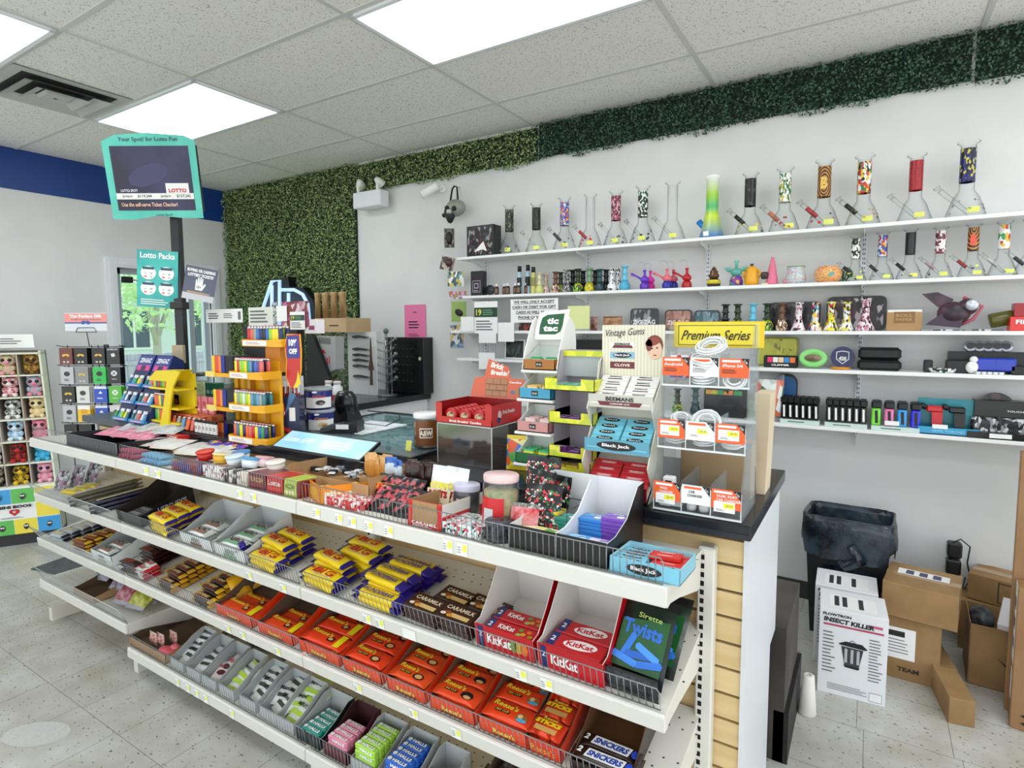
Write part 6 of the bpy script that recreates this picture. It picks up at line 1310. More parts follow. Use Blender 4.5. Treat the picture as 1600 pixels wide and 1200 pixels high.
# pink card packs and mixed lighters in front
for k in range(6): put('pk', lambda: carton(.045, .012, .085, C('#d87a86'), lambda mb, F: (mb.disc(0, .05, .014, .014, C('#b84a5a'), F), mb.quad(0, .02, .035, .012, C('#f0c8c8'), F)), None), 'card_pack', 'pink packet standing in the row beside the small yellow rack', 'packet', TR(sx(276+9.5*k, 1.60, 1.2), 1.60+.004*k, CTOP+.072), 'pink packets')
one('packet_tray', 'coral display tray under the pink packets', 'display carton', MB().box((sx(262, 1.57, 1.1), 1.56, CTOP+.001), (sx(322, 1.57, 1.1), 1.66, CTOP+.07), noisy('coral_tray', '#c8503a', '#e8905a', 40, 1, .4, lo=.4, hi=.5)))
for k in range(9):
    c = ['yellow', 'coral', 'orange', 'grey', 'sky blue', 'orange', 'coral', 'red', 'orange'][k]
    put('lt'+c, lighter(c), 'lighter', f'{c} lighter leaning in front of the pink packets', 'lighter', TR(sx(254+7.6*k, 1.53, 1.1), 1.53, CTOP+.003, 0, -.25), f'{c} lighters in front of the pink packets')
for k in range(6): put('rl', lambda: [('case', MB().box((-.012, -.006, 0), (.012, .006, .05), C('#e8e4e0', .25), bev=.003)), ('top', MB().box((-.012, -.006, .05), (.012, .006, .062), BLACK, bev=.002)), ('ring_print', MB().disc(0, .026, .008, .008, C('#3a2a2a'), FRONTF(-.0062), .0003).disc(0, .026, .0045, .0045, C('#e8e4e0'), FRONTF(-.0062), .0006))], 'ring_lighter', 'white lighter with a black ring print beside the big yellow stand', 'lighter', TR(sx(306+5.8*k, 1.52, 1.1), 1.525, CTOP+.002), 'white ring-print lighters')
one('flat_blue_pack', 'dark purple card panel behind the ring-print lighters', 'card panel', MB().box((-.07, 0, 0), (.07, .004, .09), C('#4a1a5a')), TR(sx(326, 1.62, 1.1), 1.66, CTOP+.001))
thing('candy_jar', 'tall clear jar of yellow-green sweets behind the lighters', 'jar', TR(sx(313, 1.95, 1.3), 1.95, CTOP+.001), jar(.045, .23, JG, C('#4a4a40'), noisy('yg_sweets', '#a8a850', '#d8d8a0', 30, 2, .5), .75))
one('tea_carton', 'dark green carton with pale leaf shapes beside the tall jar', 'box', carton(.10, .05, .15, C('#1c6a4a'), lambda mb, F: (mb.disc(-.022, .10, .018, .012, C('#a8c8b8'), F, .0006, 7), mb.disc(.022, .10, .018, .012, C('#a8c8b8'), F, .0006, 7), mb.lines(0, .04, .06, .02, 2, C('#5a9a7a'), F))), TR(sx(331, 1.85, 1.25), 1.84, CTOP+.04))
one('tea_stand', 'low black block under the dark green carton', 'box', MB().box((-.05, 0, 0), (.05, .06, .038), BLACK), TR(sx(331, 1.85, 1.25), 1.835, CTOP+.001))
one('kraft_backing_box', 'plain brown carton seen through the lower part of the clear charger stand', 'box', MB().box((-.10, 0, 0), (.10, .06, .165), KRAFT, bev=.002), TR(-.375, 1.725, CTOP+.001))
# WALL SHELVES
WS = {1: 2.062, 2: 1.784, 3: 1.534, 4: 1.334, 5: 1.036}
SHM = mat('#eeefee', .4); SHU = mat('#e0e1e1', .5)
def wx(px, s, y=3.49): return sx(px, y, WS[s])
def wh(px, py, y=3.49): return onY(px, py, y).z
xs0 = {1: sx(713, 3.4, 2.06), 2: sx(722, 3.4, 1.78), 3: sx(705, 3.4, 1.53), 4: sx(714, 3.4, 1.33), 5: sx(800, 3.4, 1.03)}
STX = [-.053, -.853, -1.636, -2.466]
for s, z in WS.items():
    bd = MB().box((xs0[s], 3.40, z-.019), (1.75, YB-.004, z), SHM, bev=.002); br = []
    for x in STX:
        b = MB(); P = [(3.42, z-.0195), (3.605, z-.0195), (3.605, z-.12), (3.59, z-.12), (3.575, z-.07), (3.53, z-.045), (3.43, z-.034)]
        b.add([(x-.002, a, q) for a, q in P]+[(x+.002, a, q) for a, q in P], [tuple(range(7))[::-1], tuple(range(7, 14))]+[(i, (i+1) % 7, (i+1) % 7+7, i+7) for i in range(7)], SHU); br.append(('bracket', b))
    thing('wall_shelf', f'long white wall shelf, {["topmost","second from the top","middle","second from the bottom","lowest"][s-1]}', 'shelf', TR(), [('board', bd)]+br)
for i, x in enumerate(STX):
    m = MB().box((x-.013, YB-.014, .965), (x+.013, YB-.0005, 2.055), mat('#e2e4e8', .4))
    z = 2.04
    while z > .98:
        for dx in (-.004, .004): m.box((x+dx-.0018, YB-.0148, z-.011), (x+dx+.0018, YB-.0138, z), mat('#2c2e32', .8))
        z -= .0245
    one('shelf_standard', ['white slotted upright strip at the right end of the wall shelves', 'white slotted upright strip third from the left on the wall', 'white slotted upright strip second from the left on the wall', 'white slotted upright strip at the left end of the wall shelves'][i], 'shelf rail', m)
# glass beakers with printed sleeves
BG = clear('pipe_glass', '#fdfefe', '#3c4646', .0, .02, .5)
def beaker(h, sleeve, spots, stem_c, wide=1.0, s0=.47, s1=.90):
    r = h*.085*wide; R = h*.23*wide
    P = [(1e-5, .0), (R*.96, 0), (R, h*.012), (R*.98, h*.03), (r*1.7, h*.27), (r*1.05, h*.36), (r, h*.40), (r, h*.955), (r*1.45, h*.975), (r*1.5, h*.985), (r*1.4, h)]
    b = MB().shell(P, BG, n=22); b.shell([(1e-5, h*.012), (R*.9, h*.014), (R*.92, h*.035)], BG, n=18)
    d = MB().tube([(R*.15, 0, h*.07), (-R*.95, 0, h*.33), (-R*1.25, 0, h*.40)], [h*.028, h*.030, h*.034], BG, n=8)
    bowl = MB().lathe([(.004, 0), (h*.018, h*.02), (h*.042, h*.06), (h*.045, h*.075)], BG, TR(-R*1.22, 0, h*.385, 0, 0, -.6), n=10).tube([(-R*1.25, 0, h*.43), (-R*1.55, 0, h*.42)], h*.012, BG, n=6)
    sl = MB().shell([(r*1.03, h*s0), (r*1.03, h*s1)], sleeve, n=22) if sleeve else None
    sp = None
    if spots:
        sp = MB(); rn = random.Random(int(h*1000))
        for i in range(9):
            a = rn.uniform(-2.9, .2); t = rn.uniform(.08, .8); z = h*(.03+.24*t); rr = (R*.98+(r*1.7-R*.98)*t)*1.01; q = h*rn.uniform(.014, .03)
            sp.disc(0, 0, q, q*.8, C(rn.choice(spots)), FR((rr*cos(a), rr*sin(a), z), (-sin(a), cos(a), 0), (-cos(a)*.45, -sin(a)*.45, .9)), .001, 8, rn.uniform(0, 3))
    st = MB().tube([(-R*.35, 0, h*.20), (-R*.95, 0, h*.337)], h*.032, C(stem_c), n=8) if stem_c else None
    pr = MB().box((R*.05, -R*.86, h*.05), (R*.6, -R*.84, h*.12), mat('#e6ea70', .5))
    return [('beaker_body', b, None, [('printed_sleeve', sl), ('printed_spots', sp), ('price_sticker', pr)]), ('downstem', d, None, [('stem_print', st)]), ('bowl', bowl)]
def cf(n, cols, sc=60, vec=(1, 1, .6)): return confetti(n, cols, sc*1.4, .25, vec)
B1 = [(795, 320, cf('s1', ['#1a221e', '#2a4a3a', '#0f1412', '#8a8a5a', '#1a221e']), ['#5a5a5a', '#8a8a6a'], None, 'dark green and black print sleeve, leftmost on the top shelf'),
      (837, 317, cf('s2', ['#16180f', '#2a2c14', '#0c0e0a', '#3a3a20', '#16180f']), ['#b8c84a', '#c8d86a'], None, 'near-black sleeve and yellow-green base spots'),
      (881, 308, cf('s3', ['#2a5ab8', '#4a8ad8', '#d8a030', '#c83a2a', '#2a5ab8', '#e8e0d0']), ['#3a3a3a', '#c8b84a'], '#4a4a4a', 'blue, orange and red cartoon-coloured sleeve'),
      (921, 303, None, ['#d8303a', '#c82a3a', '#e04a50'], '#b83a44', 'plain neck and red spots on the base'),
      (961, 298, cf('s5', ['#b84a6a', '#3a2a34', '#d8a8b0', '#1c1418', '#8a3a50']), ['#4a4a44', '#6a6a60'], None, 'dark pink and black sleeve'),
      (1003, 290, cf('s6', ['#121614', '#e0e8e0', '#1a2a20', '#3a5a48', '#e8ece8']), ['#1c2a22', '#3a4a40'], None, 'black, white and green leaf-print sleeve'),
      (1049, 284, None, None, None, 'no print at all, left of the green and blue one'),
      (1170, 270, cf('s9', ['#0e0e10', '#141416', '#0e0e10', '#101012', '#18181a', '#3a3a3c'], 40), ['#3a2a2a', '#e8e05a'], '#1a1a1c', 'plain black sleeve, right of the green and blue one'),
      (1224, 262, cf('s10', ['#eef0ee', '#2a6a3a', '#c8b83a', '#3a7a4a', '#f0f0f0', '#e8eaea']), ['#8a5a2a', '#c83a3a'], '#c87a5a', 'white sleeve with green and yellow print'),
      (1285, 250, None, ['#c8303a', '#d8c82a', '#3a3a3a'], '#b83a3a', 'brown and gold banded sleeve on the top shelf'),
      (1347, 243, cf('s12', ['#f0f0ee', '#c83a3a', '#e8c02a', '#2a7a3a', '#1c1c1c', '#eceeec'], 45), ['#c8a83a', '#3a3a2a', '#b8862a'], '#2a2a2a', 'white sleeve with red, yellow, green and black blots'),
      (1428, 241, cf('s13', ['#a01824', '#b01c2a', '#8a1420', '#a81a28'], 50, (1, 1, 3)), None, None, 'crimson sleeve'),
      (1508, 221, cf('s14', ['#1a2070', '#12121a', '#20287a', '#c8c05a', '#0e0e12', '#1a1a20']), ['#5a5a60', '#3a3a44', '#8a8a92'], None, 'navy, black and gold sleeve, rightmost on the top shelf')]
def banded():
    k = ('banded',)
    if k in _mats: return _mats[k]
    m = bpy.data.materials.new('banded_print'); m.use_nodes = True; L = m.node_tree.links; b = m.node_tree.nodes['Principled BSDF']
    tc = N(m, 'ShaderNodeTexCoord'); mp = N(m, 'ShaderNodeMapping'); mp.inputs['Scale'].default_value = (1.6, 0, .7); mp.inputs['Location'].default_value = (0, 0, -.16)
    w = N(m, 'ShaderNodeTexWave'); w.wave_type = 'RINGS'; w.rings_direction = 'SPHERICAL'; w.inputs['Scale'].default_value = 26; w.inputs['Distortion'].default_value = .6
    r = N(m, 'ShaderNodeValToRGB'); r.color_ramp.interpolation = 'CONSTANT'; e = r.color_ramp.elements; e.new(.5); e.new(.75); e[0].color = lin('#3a1c18'); e[1].color = lin('#8a4a20'); e[2].color = lin('#c8963a'); e[3].color = lin('#5a2a1c'); e[1].position = .3
    L.new(tc.outputs['Object'], mp.inputs[0]); L.new(mp.outputs[0], w.inputs[0]); L.new(w.outputs[0], r.inputs[0]); L.new(r.outputs[0], b.inputs['Base Color']); b.inputs['Roughness'].default_value = .25
    _mats[k] = m; return m
for i, (px, top, sl, spots, stem, lab) in enumerate(B1):
    x = wx(px, 1); h = wh(px, top)-WS[1]
    ps = beaker(h, banded() if px == 1285 else sl, spots, stem)
    if px == 1285: ps[0][3][0][1].text('B', 0, 0, h*.09, h*.17, C('#e8c060'), FR((0, -h*.089, h*.66), (1, 0, 0), (0, 0, 1)), .002, bold=.06)
    thing('glass_water_pipe', 'glass water pipe with '+lab, 'glass water pipe', TR(x, 3.50, WS[1]+.0008, .12*sin(i)), ps)
# opaque green to blue one
h = wh(1111, 275)-WS[1]; GBm = bpy.data.materials.new('green_blue_fade'); GBm.use_nodes = True
fade_bsdf = GBm.node_tree.nodes['Principled BSDF']; fade_coord = N(GBm, 'ShaderNodeTexCoord'); fade_split = N(GBm, 'ShaderNodeSeparateXYZ'); fade_div = N(GBm, 'ShaderNodeMath', operation='DIVIDE'); fade_div.inputs[1].default_value = h; fade_ramp = N(GBm, 'ShaderNodeValToRGB')
for a, c in ((.0, '#1c6ac0'), (.35, '#1f8ac8'), (.5, '#4ab87a'), (.7, '#a8d83a'), (1, '#d0e83a')):
    if a in (0, 1): fade_ramp.color_ramp.elements[int(a)].color = lin(c)
    else: fade_ramp.color_ramp.elements.new(a).color = lin(c)
GBm.node_tree.links.new(fade_coord.outputs['Object'], fade_split.inputs[0]); GBm.node_tree.links.new(fade_split.outputs['Z'], fade_div.inputs[0]); GBm.node_tree.links.new(fade_div.outputs[0], fade_ramp.inputs[0]); GBm.node_tree.links.new(fade_ramp.outputs[0], fade_bsdf.inputs['Base Color']); fade_bsdf.inputs['Roughness'].default_value = .3
r_, R_ = h*.095, h*.20
bb_ = MB().lathe([(1e-5, 0), (R_, 0), (R_, h*.02), (R_*.62, h*.30), (r_*1.05, h*.42), (r_, h*.46), (r_, h*.94), (r_*1.25, h*.96), (r_*1.25, h), (r_*.9, h)], GBm, n=24)
bb2 = MB().tube([(-R_*.4, 0, h*.14), (-R_*1.05, 0, h*.30)], [h*.045, h*.05], C('#1c7ac8', .3), n=12)
thing('silicone_water_pipe', 'opaque yellow-green to blue water pipe standing among the clear glass ones', 'water pipe', TR(wx(1111, 1), 3.50, WS[1]+.0008), [('body', bb_), ('side_neck', bb2), ('price_sticker', MB().box((-.03, -R_-.001, h*.03), (.0, -R_+.001, h*.10), CARD))])
# second shelf right-hand beakers
B2 = [(1335, 368, cf('t1', ['#1c2a20', '#e8ece8', '#0e120e', '#dfe4df']), '#1c1c1c', 'black and white splash sleeve'), (1377, 363, cf('t2', ['#2a4a9a', '#c8d0e8', '#e0a83a', '#b83a2a', '#2a4a9a']), '#2a2a2e', 'blue, orange and red sleeve on the second shelf'), (1420, 358, cf('t3', ['#0c0c0e', '#121214', '#1a1a1c']), '#121214', 'solid black sleeve on the second shelf'), (1467, 355, cf('t4', ['#f0e8ea', '#8a3a4a', '#e8d8dc', '#5a2a34', '#f0eef0']), '#b8a0a4', 'white and maroon print sleeve'), (1518, 350, banded(), '#a83a3a', 'brown banded sleeve with a red B on the second shelf'), (1566, 346, cf('t6', ['#eef0ee', '#c83a3a', '#3a9a5a', '#e8b83a', '#f0f2f0', '#f2f2f2'], 35), '#c8c8c8', 'pale sleeve with red, gold and green bands'), (1608, 342, cf('t7', ['#6a6a70', '#e8e8ea']), '#3a3a3a', 'grey print, cut by the right picture edge')]
for i, (px, top, sl, stem, lab) in enumerate(B2):
    h = wh(px, top)-WS[2]; ps = beaker(h, sl, ['#8a8a8a', '#e0e45a', '#3a3a3a'], stem, 1.0, .50, .93)
    if px == 1518: ps[0][3][0][1].text('B', 0, 0, h*.10, h*.2, C('#e8503a'), FR((0, -h*.089, h*.70), (1, 0, 0), (0, 0, 1)), .002, bold=.06)
    thing('glass_water_pipe', 'short glass water pipe with '+lab, 'glass water pipe', TR(wx(px, 2), 3.50, WS[2]+.0008, .1*cos(i)), ps)
# small ceramic and glass pieces
def mini(c1, c2, h=.11, fat=1.0):
    def f():
        r = h*.10; R = h*.23*fat
        b = MB().lathe([(1e-5, 0), (R*.8, 0), (R, h*.05), (R*1.02, h*.18), (R*.8, h*.30), (r*1.2, h*.40)], c1, n=14)
        n_ = MB().lathe([(r*1.2, h*.395), (r*1.7, h*.44), (r, h*.48), (r, h*.66), (r*1.5, h*.70), (r, h*.74), (r, h*.93), (r*1.7, h*.96), (r*1.7, h*.99), (r*1.1, h)], c2, n=12)
        return [('bulb', b), ('neck', n_)]
    return f
MC = {'amber and green': (C('#8a9a3a'), C('#3a3a2a')), 'grey patterned': (cf('m1', ['#6a6a6a', '#b8b8b8', '#3a3a3e']), cf('m1', [])), 'clear and red': (cf('m2', ['#e8d8d4', '#c8404a', '#e0d0cc']), mat('#d0b8a0', .3)), 'brown and cream': (cf('m3', ['#8a5a3a', '#d8c0a0', '#3a2418', '#e8e0d0']), mat('#6a4a3a', .3)),
      'green and black': (cf('m4', ['#1c5a2a', '#7ab83a', '#101a12', '#c8c83a']), mat('#2a3a22', .25)), 'yellow and grey': (cf('m5', ['#e0c82a', '#c8d03a', '#8a8a3a']), mat('#7a9a7a', .25)), 'dark teal': (C('#1c3a44'), C('#1a4a4a')), 'black and white leopard': (cf('m6', ['#f0f0ee', '#16161a', '#e8e8e8', '#f0f0f0']), cf('m6', [])),
      'sky blue': (C('#4aa8c8'), C('#6ac0dc')), 'pale yellow-green': (C('#c8cc7a'), C('#d8d4a8')), 'dark metal': (mat('#2a2a2c', .25, .6), mat('#3a3a3c', .25, .6))}
seq2 = [(872, 423, 'pale yellow-green'), (885, 428, 'clear and red'), (899, 424, 'brown and cream'), (908, 426, 'amber and green'), (921, 422, 'grey patterned'), (932, 423, 'dark metal'), (942, 421, 'green and black'), (952, 422, 'dark metal'), (963, 420, 'yellow and grey'), (977, 419, 'dark teal'), (988, 421, 'dark metal')]
seq2 = [(843, 426, 'pale yellow-green'), (853, 429, 'clear and red'), (868, 425, 'brown and cream'), (876, 426, 'amber and green'), (886, 422, 'grey patterned'), (895, 423, 'dark metal'), (903, 421, 'green and black'), (911, 423, 'dark metal'), (921, 420, 'yellow and grey'), (930, 422, 'dark metal'), (937, 420, 'dark teal'), (947, 421, 'dark metal'), (956, 419, 'black and white leopard'), (965, 420, 'black and white leopard'), (976, 417, 'sky blue')]
for i, (px, top, k) in enumerate(seq2):
    y = 3.46+.05*(i % 2); h = onY(px, top, y).z-WS[2]; c = MC[k]
    put(('mini', k, round(h, 2)), mini(c[0], c[1], round(h, 2), .95), 'small_water_pipe', f'small {k} water pipe on the second shelf', 'small water pipe', TR(sx(px, y, WS[2]), y, WS[2]+.0008), f'small {k} water pipes, second shelf')
BT = [('sample_bottle', 776+8.6*k, 433) for k in range(6)]
for i, (n, px, top) in enumerate(BT):
    put('smb', lambda: [('bottle', MB().lathe([(1e-5, 0), (.015, 0), (.016, .004), (.016, .052), (.008, .062)], mat('#1c1714', .25), n=14)), ('cap', MB().lathe([(.009, .06), (.009, .078), (1e-5, .079)], WHITE, n=12)), ('label', curved(MB(), .0163, .012, .045, -1.2, 1.2, mat('#7a5a44', .5)))], 'small_bottle', 'little dark bottle with a white cap in the group on the second shelf', 'bottle', TR(wx(px, 2, 3.46), 3.46+.03*(i % 2), WS[2]+.0008), 'little dark bottles with white caps')
for i, (px, top) in enumerate(((812, 416), (825, 414), (840, 418))):
    if i == 2: px = 838
    h = wh(px, top)-WS[2]
    thing('spray_bottle', ['left black-capped bottle with pale blue base on the second shelf', 'right black-capped bottle with pale blue base on the second shelf', 'shorter black-capped bottle with yellow base, right of the blue pair'][i], 'bottle', TR(wx(px, 2, 3.50), 3.50-.04*(i == 2), WS[2]+.0008),
          [('bottle', MB().lathe([(1e-5, 0), (.018, 0), (.019, h*.05), (.019, h*.6), (.013, h*.72), (.013, h*.8)], mat('#a8c8d8' if i < 2 else '#c8c470', .2), n=16)), ('label', curved(MB(), .0193, h*.28, h*.6, -1.3, 1.3, BLACK if i < 2 else mat('#8a8448', .4))), ('cap', MB().lathe([(.014, h*.8), (.014, h), (1e-5, h)], BLACK, n=14))])
one('boxed_grinder', 'black box with a lilac square frame print at the left of the second shelf', 'box', carton(.10, .06, wh(747, 425)-WS[2], C('#141218'), lambda mb, F: [mb.quad(0, .065, .07, .085, C('#a08aa8'), F, .0004), mb.quad(0, .065, .06, .075, C('#141218'), F, .0008), mb.quad(0, .07, .036, .036, C('#c8c0c8'), F, .0012), mb.quad(0, .07, .026, .026, C('#141218'), F, .0016), mb.lines(0, .036, .05, .01, 2, C('#c8c0c8'), F, .0012)][0] or None), TR(wx(747, 2, 3.45), 3.43, WS[2]+.0008))
one('round_case', 'dark round case leaning beside the lilac-framed box', 'case', MB().lathe([(1e-5, 0), (.035, 0), (.037, .01), (.035, .02), (1e-5, .022)], mat('#2a2d33', .4), Matrix.Rotation(pi/2-.1, 4, 'X'), n=20), TR(wx(766, 2, 3.47), 3.48, WS[2]+.038))
# bulb pipes with long side arms
for i, (px, y, c1, c2, lab) in enumerate(((1007, 3.46, '#5a2ab0', '#6a34c0', 'purple bulb-bodied water pipe with a long side arm'), (1016, 3.53, '#d8289a', '#e03aa8', 'magenta bulb-bodied water pipe behind the purple one'), (1042, 3.46, '#1a2a9a', '#e0707a', 'coral and blue bulb-bodied water pipe in front'), (1052, 3.53, '#1a2a9a', '#d8606c', 'coral and blue bulb-bodied water pipe behind'), (1073, 3.48, '#b0141e', '#b81c24', 'dark red bulb-bodied water pipe with a side arm'))):
    h = .125
    b = MB().lathe([(1e-5, 0), (.026, 0), (.029, .010), (.028, .03), (.018, .045)], C(c1, .2), n=18); u = MB().lathe([(.018, .044), (.026, .054), (.027, .064), (.016, .078), (.008, .084), (.008, .108), (.011, .112), (.011, .118), (1e-5, .118)], C(c2, .2), n=18)
    a = MB().tube([(-.018, 0, .062), (-.05, 0, .082), (-.085, 0, .098)], [.007, .006, .008], C(c2, .2), n=8); g = MB().tube([(0, 0, .115), (0, 0, .15), (-.012, 0, .165), (-.035, 0, .163), (-.045, 0, .155)], .004, BG, n=6)
    thing('bulb_water_pipe', lab, 'water pipe', TR(sx(px, y, WS[2]), y, WS[2]+.0008), [('base_bulb', b), ('upper_bulb', u), ('side_arm', a if i not in (1, 3) else None), ('glass_bowl', g)])
# novelty pieces: plain shapes in the same sizes and colours
X2 = lambda px: TR(wx(px, 2, 3.47), 3.47, WS[2]+.0008)
thing('ceramic_pipe', 'brown swirl-topped ceramic piece on the second shelf', 'ceramic piece', X2(1115), [('base', MB().lathe([(1e-5, 0), (.034, 0), (.038, .015), (.034, .04), (.02, .05)], C('#3a2a14'), n=20)), ('band', MB().lathe([(.0385, .018), (.0385, .036), (.034, .04)], C('#d8c82a'), n=20)), ('swirl_top', MB().lathe([(.02, .048), (.028, .055), (.030, .068), (.022, .076), (.024, .086), (.014, .098), (.012, .106), (1e-5, .118)], C('#5a3214'), n=20))])
thing('ceramic_pipe', 'pale teal ceramic piece with a rainbow striped base on the second shelf', 'ceramic piece', X2(1150), [('base', MB().lathe([(1e-5, 0), (.036, 0), (.036, .03), (.028, .055)], confetti('rainbow', ['#8a3a9a', '#3a5ab8', '#3a9a8a', '#d8a83a', '#6a2a8a'], 40), n=20)), ('upper_bulb', MB().ball((0, 0, .078), .028, C('#5aa89a'), sc=(1.15, 1, .9))), ('side_fin', MB().lathe([(1e-5, 0), (.014, .02), (1e-5, .055)], C('#5aa89a'), TR(.02, 0, .085, 0, 0, 1.2), n=10)), ('side_fin', MB().lathe([(1e-5, 0), (.014, .02), (1e-5, .055)], C('#5aa89a'), TR(-.02, 0, .085, 0, 0, -1.2), n=10)), ('top_neck', MB().lathe([(.008, .1), (.008, .125), (.014, .14), (.012, .142)], C('#6ab8a8'), n=14))])
thing('ceramic_pipe', 'rounded orange-yellow ceramic piece with side handles', 'ceramic piece', X2(1174), [('body', MB().lathe([(1e-5, 0), (.032, 0), (.040, .02), (.036, .055), (.030, .075), (.030, .09), (.016, .105), (1e-5, .108)], C('#eaa81c'), n=22)), ('side_handle', MB().tube([(.032, 0, .04), (.048, 0, .06), (.030, 0, .088)], .007, C('#eaa81c'))), ('side_handle', MB().tube([(-.032, 0, .04), (-.048, 0, .06), (-.030, 0, .088)], .007, C('#eaa81c'))), ('stopper', MB().lathe([(.006, .105), (.01, .118), (1e-5, .122)], C('#2a2418'), n=10))])
thing('ceramic_pipe', 'tall pink cone-shaped ceramic piece with a dark side cup', 'ceramic piece', X2(1206), [('cone', MB().lathe([(1e-5, .0), (.030, 0), (.032, .01), (.026, .05), (.020, .085), (.012, .125), (.006, .15), (1e-5, .152)], C('#e0708e'), n=18, sy=.8)), ('side_cup', MB().lathe([(1e-5, 0), (.018, .004), (.022, .03), (.016, .04), (1e-5, .036)], mat('#3a3436', .4), TR(-.036, -.01, .03), n=14)), ('base_plate', MB().box((-.05, -.02, 0), (.01, .012, .010), mat('#e6dca8', .5)))])
def pearl(n, c): return confetti(n, c, 120, .15)
thing('glazed_jar', 'pearly green, blue and pink fading glazed jar', 'jar', X2(1243), [('jar_body', MB().lathe([(1e-5, 0), (.042, 0), (.050, .012), (.050, .04), (.042, .07), (.046, .09)], pearl('pearl1', ['#c8a8b8', '#a8c8d8', '#b8d8b8', '#d89aa8', '#c8d8e0']), n=26)), ('rim', MB().lathe([(.046, .088), (.048, .094), (.044, .094), (.038, .07)], C('#8aa87a'), n=26)), ('foot_knob', MB().ball((-.05, -.01, .014), .014, C('#d88a9a')))])
thing('glazed_jar', 'round orange and gold glazed jar with a leaf mark', 'jar', X2(1293), [('jar_body', MB().lathe([(1e-5, 0), (.045, 0), (.062, .02), (.066, .045), (.058, .07), (.045, .084), (.040, .084)], pearl('pearl2', ['#e89a4a', '#e8b85a', '#d87a3a', '#e8a8a0', '#f0c87a']), n=26)), ('leaf_mark', MB().disc(.02, .04, .018, .010, C('#6aa898'), FR((0, -.066, 0), (1, 0, 0), (0, 0, 1)), .0015, 7, .6))])
one('green_ring_dish', 'small dish with green leaf rim behind the orange jar', 'dish', MB().lathe([(.03, 0), (.042, 0), (.042, .012), (.03, .012), (.03, 0)], cf('leafring', ['#1c5a3a', '#d8e8dc', '#2a7a4a']), Matrix.Rotation(pi/2-.1, 4, 'X') , n=22), TR(wx(1318, 2, 3.56), 3.56, WS[2]+.043))
# top shelf left: boxed mask piece
h = wh(752, 352, 3.42)-WS[1]
bx_ = carton(.23, .10, h, C('#0f0f12'), lambda mb, F: [mb.quad(0, h/2, .21, h*.9, cf('mask_print', ['#1c1c20', '#3a3a40', '#0c0c0e', '#5a2a2a', '#8a8a8a', '#1a1a1e', '#141416'], 30), F, .0004), mb.slab([(-.05, .03), (.02, .045), (.06, .03), (.03, .10), (.0, .075)], .0006, .0009, WHITE, F)][0] or None)
one('product_box', 'large glossy black printed box at the left end of the top shelf', 'box', bx_, TR(wx(750, 1, 3.42), 3.42, WS[1]+.0008))
# hanging skull mask with straps, and pouches on the shelf ends
mp_ = onY(712, 325, 3.50); S = C('#8f9188', .5); DK = mat('#141416', .5)
sk = MB().ball((0, 0, 0), .075, S, sc=(1.1, .85, .85)); jaw = MB().lathe([(.045, 0), (.040, -.04), (.018, -.085), (1e-5, -.095)], mat('#26262a', .5), TR(-.03, -.03, -.02), n=14)
thing('skull_mask', 'grey skull gas mask hanging from a strap left of the top shelf', 'mask', Matrix.Translation(mp_), [('skull', sk), ('eye_lens', MB().ball((.032, -.062, -.016), .018, DK)), ('eye_lens', MB().ball((-.034, -.062, -.008), .018, DK)), ('nose_ridge', MB().box((-.03, -.08, -.05), (.01, -.055, -.02), mat('#b8bab4', .5), bev=.006)), ('jaw_filter', jaw), ('side_valve', MB().cyl(.016, -.02, .02, DK, TR(-.075, -.03, -.045, 0, 0, 1.2))),
      ('strap', MB().tube([(.02, 0, .05), (.015, 0, .15), (-.01, 0, .16), (-.03, 0, .14), (-.05, 0, .05)], .007, DK)), ('strap', MB().tube([(.045, .0, .04), (.03, 0, .15)], .009, mat('#c8cacc', .5)))])
def hangpack(px, py, w, hh, m, lab, dy=0, name='blister_pack', rz=.5, ry=0, extra=None):
    p = onY(px, py, 3.47+dy); mb = MB().box((-w/2, -.002, -hh/2), (w/2, .002, hh/2), m)
    if extra: extra(mb)
    mb.tube([(0, 0, hh/2-.006), (0, (YB-p.y)/cos(rz)-.001, hh/2-.006)], .002, CHROME)
    one(name, lab, 'hanging pack', mb, Matrix.Translation(p) @ Matrix.Rotation(rz, 4, 'Z') @ Matrix.Rotation(ry, 4, 'Y'))
hangpack(702, 372, .075, .14, cf('hp1', ['#2a2422', '#5a4a44', '#8a8078', '#1a1614'], 30), 'dark pack hanging under the skull mask', extra=lambda mb: mb.ball((0, -.015, 0), .03, DK, sc=(.8, .5, 1.5)))
hangpack(699, 412, .10, .10, cf('hp2', ['#8a7a70', '#3a2a26', '#b8aca4'], 25), 'brown pouch hanging at the left end of the top shelf', ry=.25, extra=lambda mb: mb.ball((.01, -.012, .01), .028, mat('#4a2c28', .4), sc=(1, .5, 1)))
hangpack(712, 436, .12, .11, cf('hp3', ['#5a8a9a', '#e8e8e4', '#c8b83a', '#2a4a5a', '#8ab0b8'], 28), 'blue and yellow printed pack between top and second shelf ends')
hangpack(715, 461, .13, .06, cf('hp4', ['#b8603a', '#c8a8d0', '#8a8a4a', '#d8c8e0'], 30), 'orange and lilac pack at the left end of the second shelf')
hangpack(717, 487, .11, .15, mat('#8aa850', .4), 'green pack with a black bird-like shape below the second shelf end', extra=lambda mb: mb.ball((.005, -.006, -.005), .03, DK, sc=(1.1, .3, .8), M=Matrix.Rotation(.6, 4, 'Y')))
hangpack(714, 526, .10, .17, cf('hp5', ['#5a7a9a', '#c8a85a', '#3a4a5a', '#d8dce0', '#7a9aa8'], 26), 'blue-grey patterned pack, lowest of the hanging column')
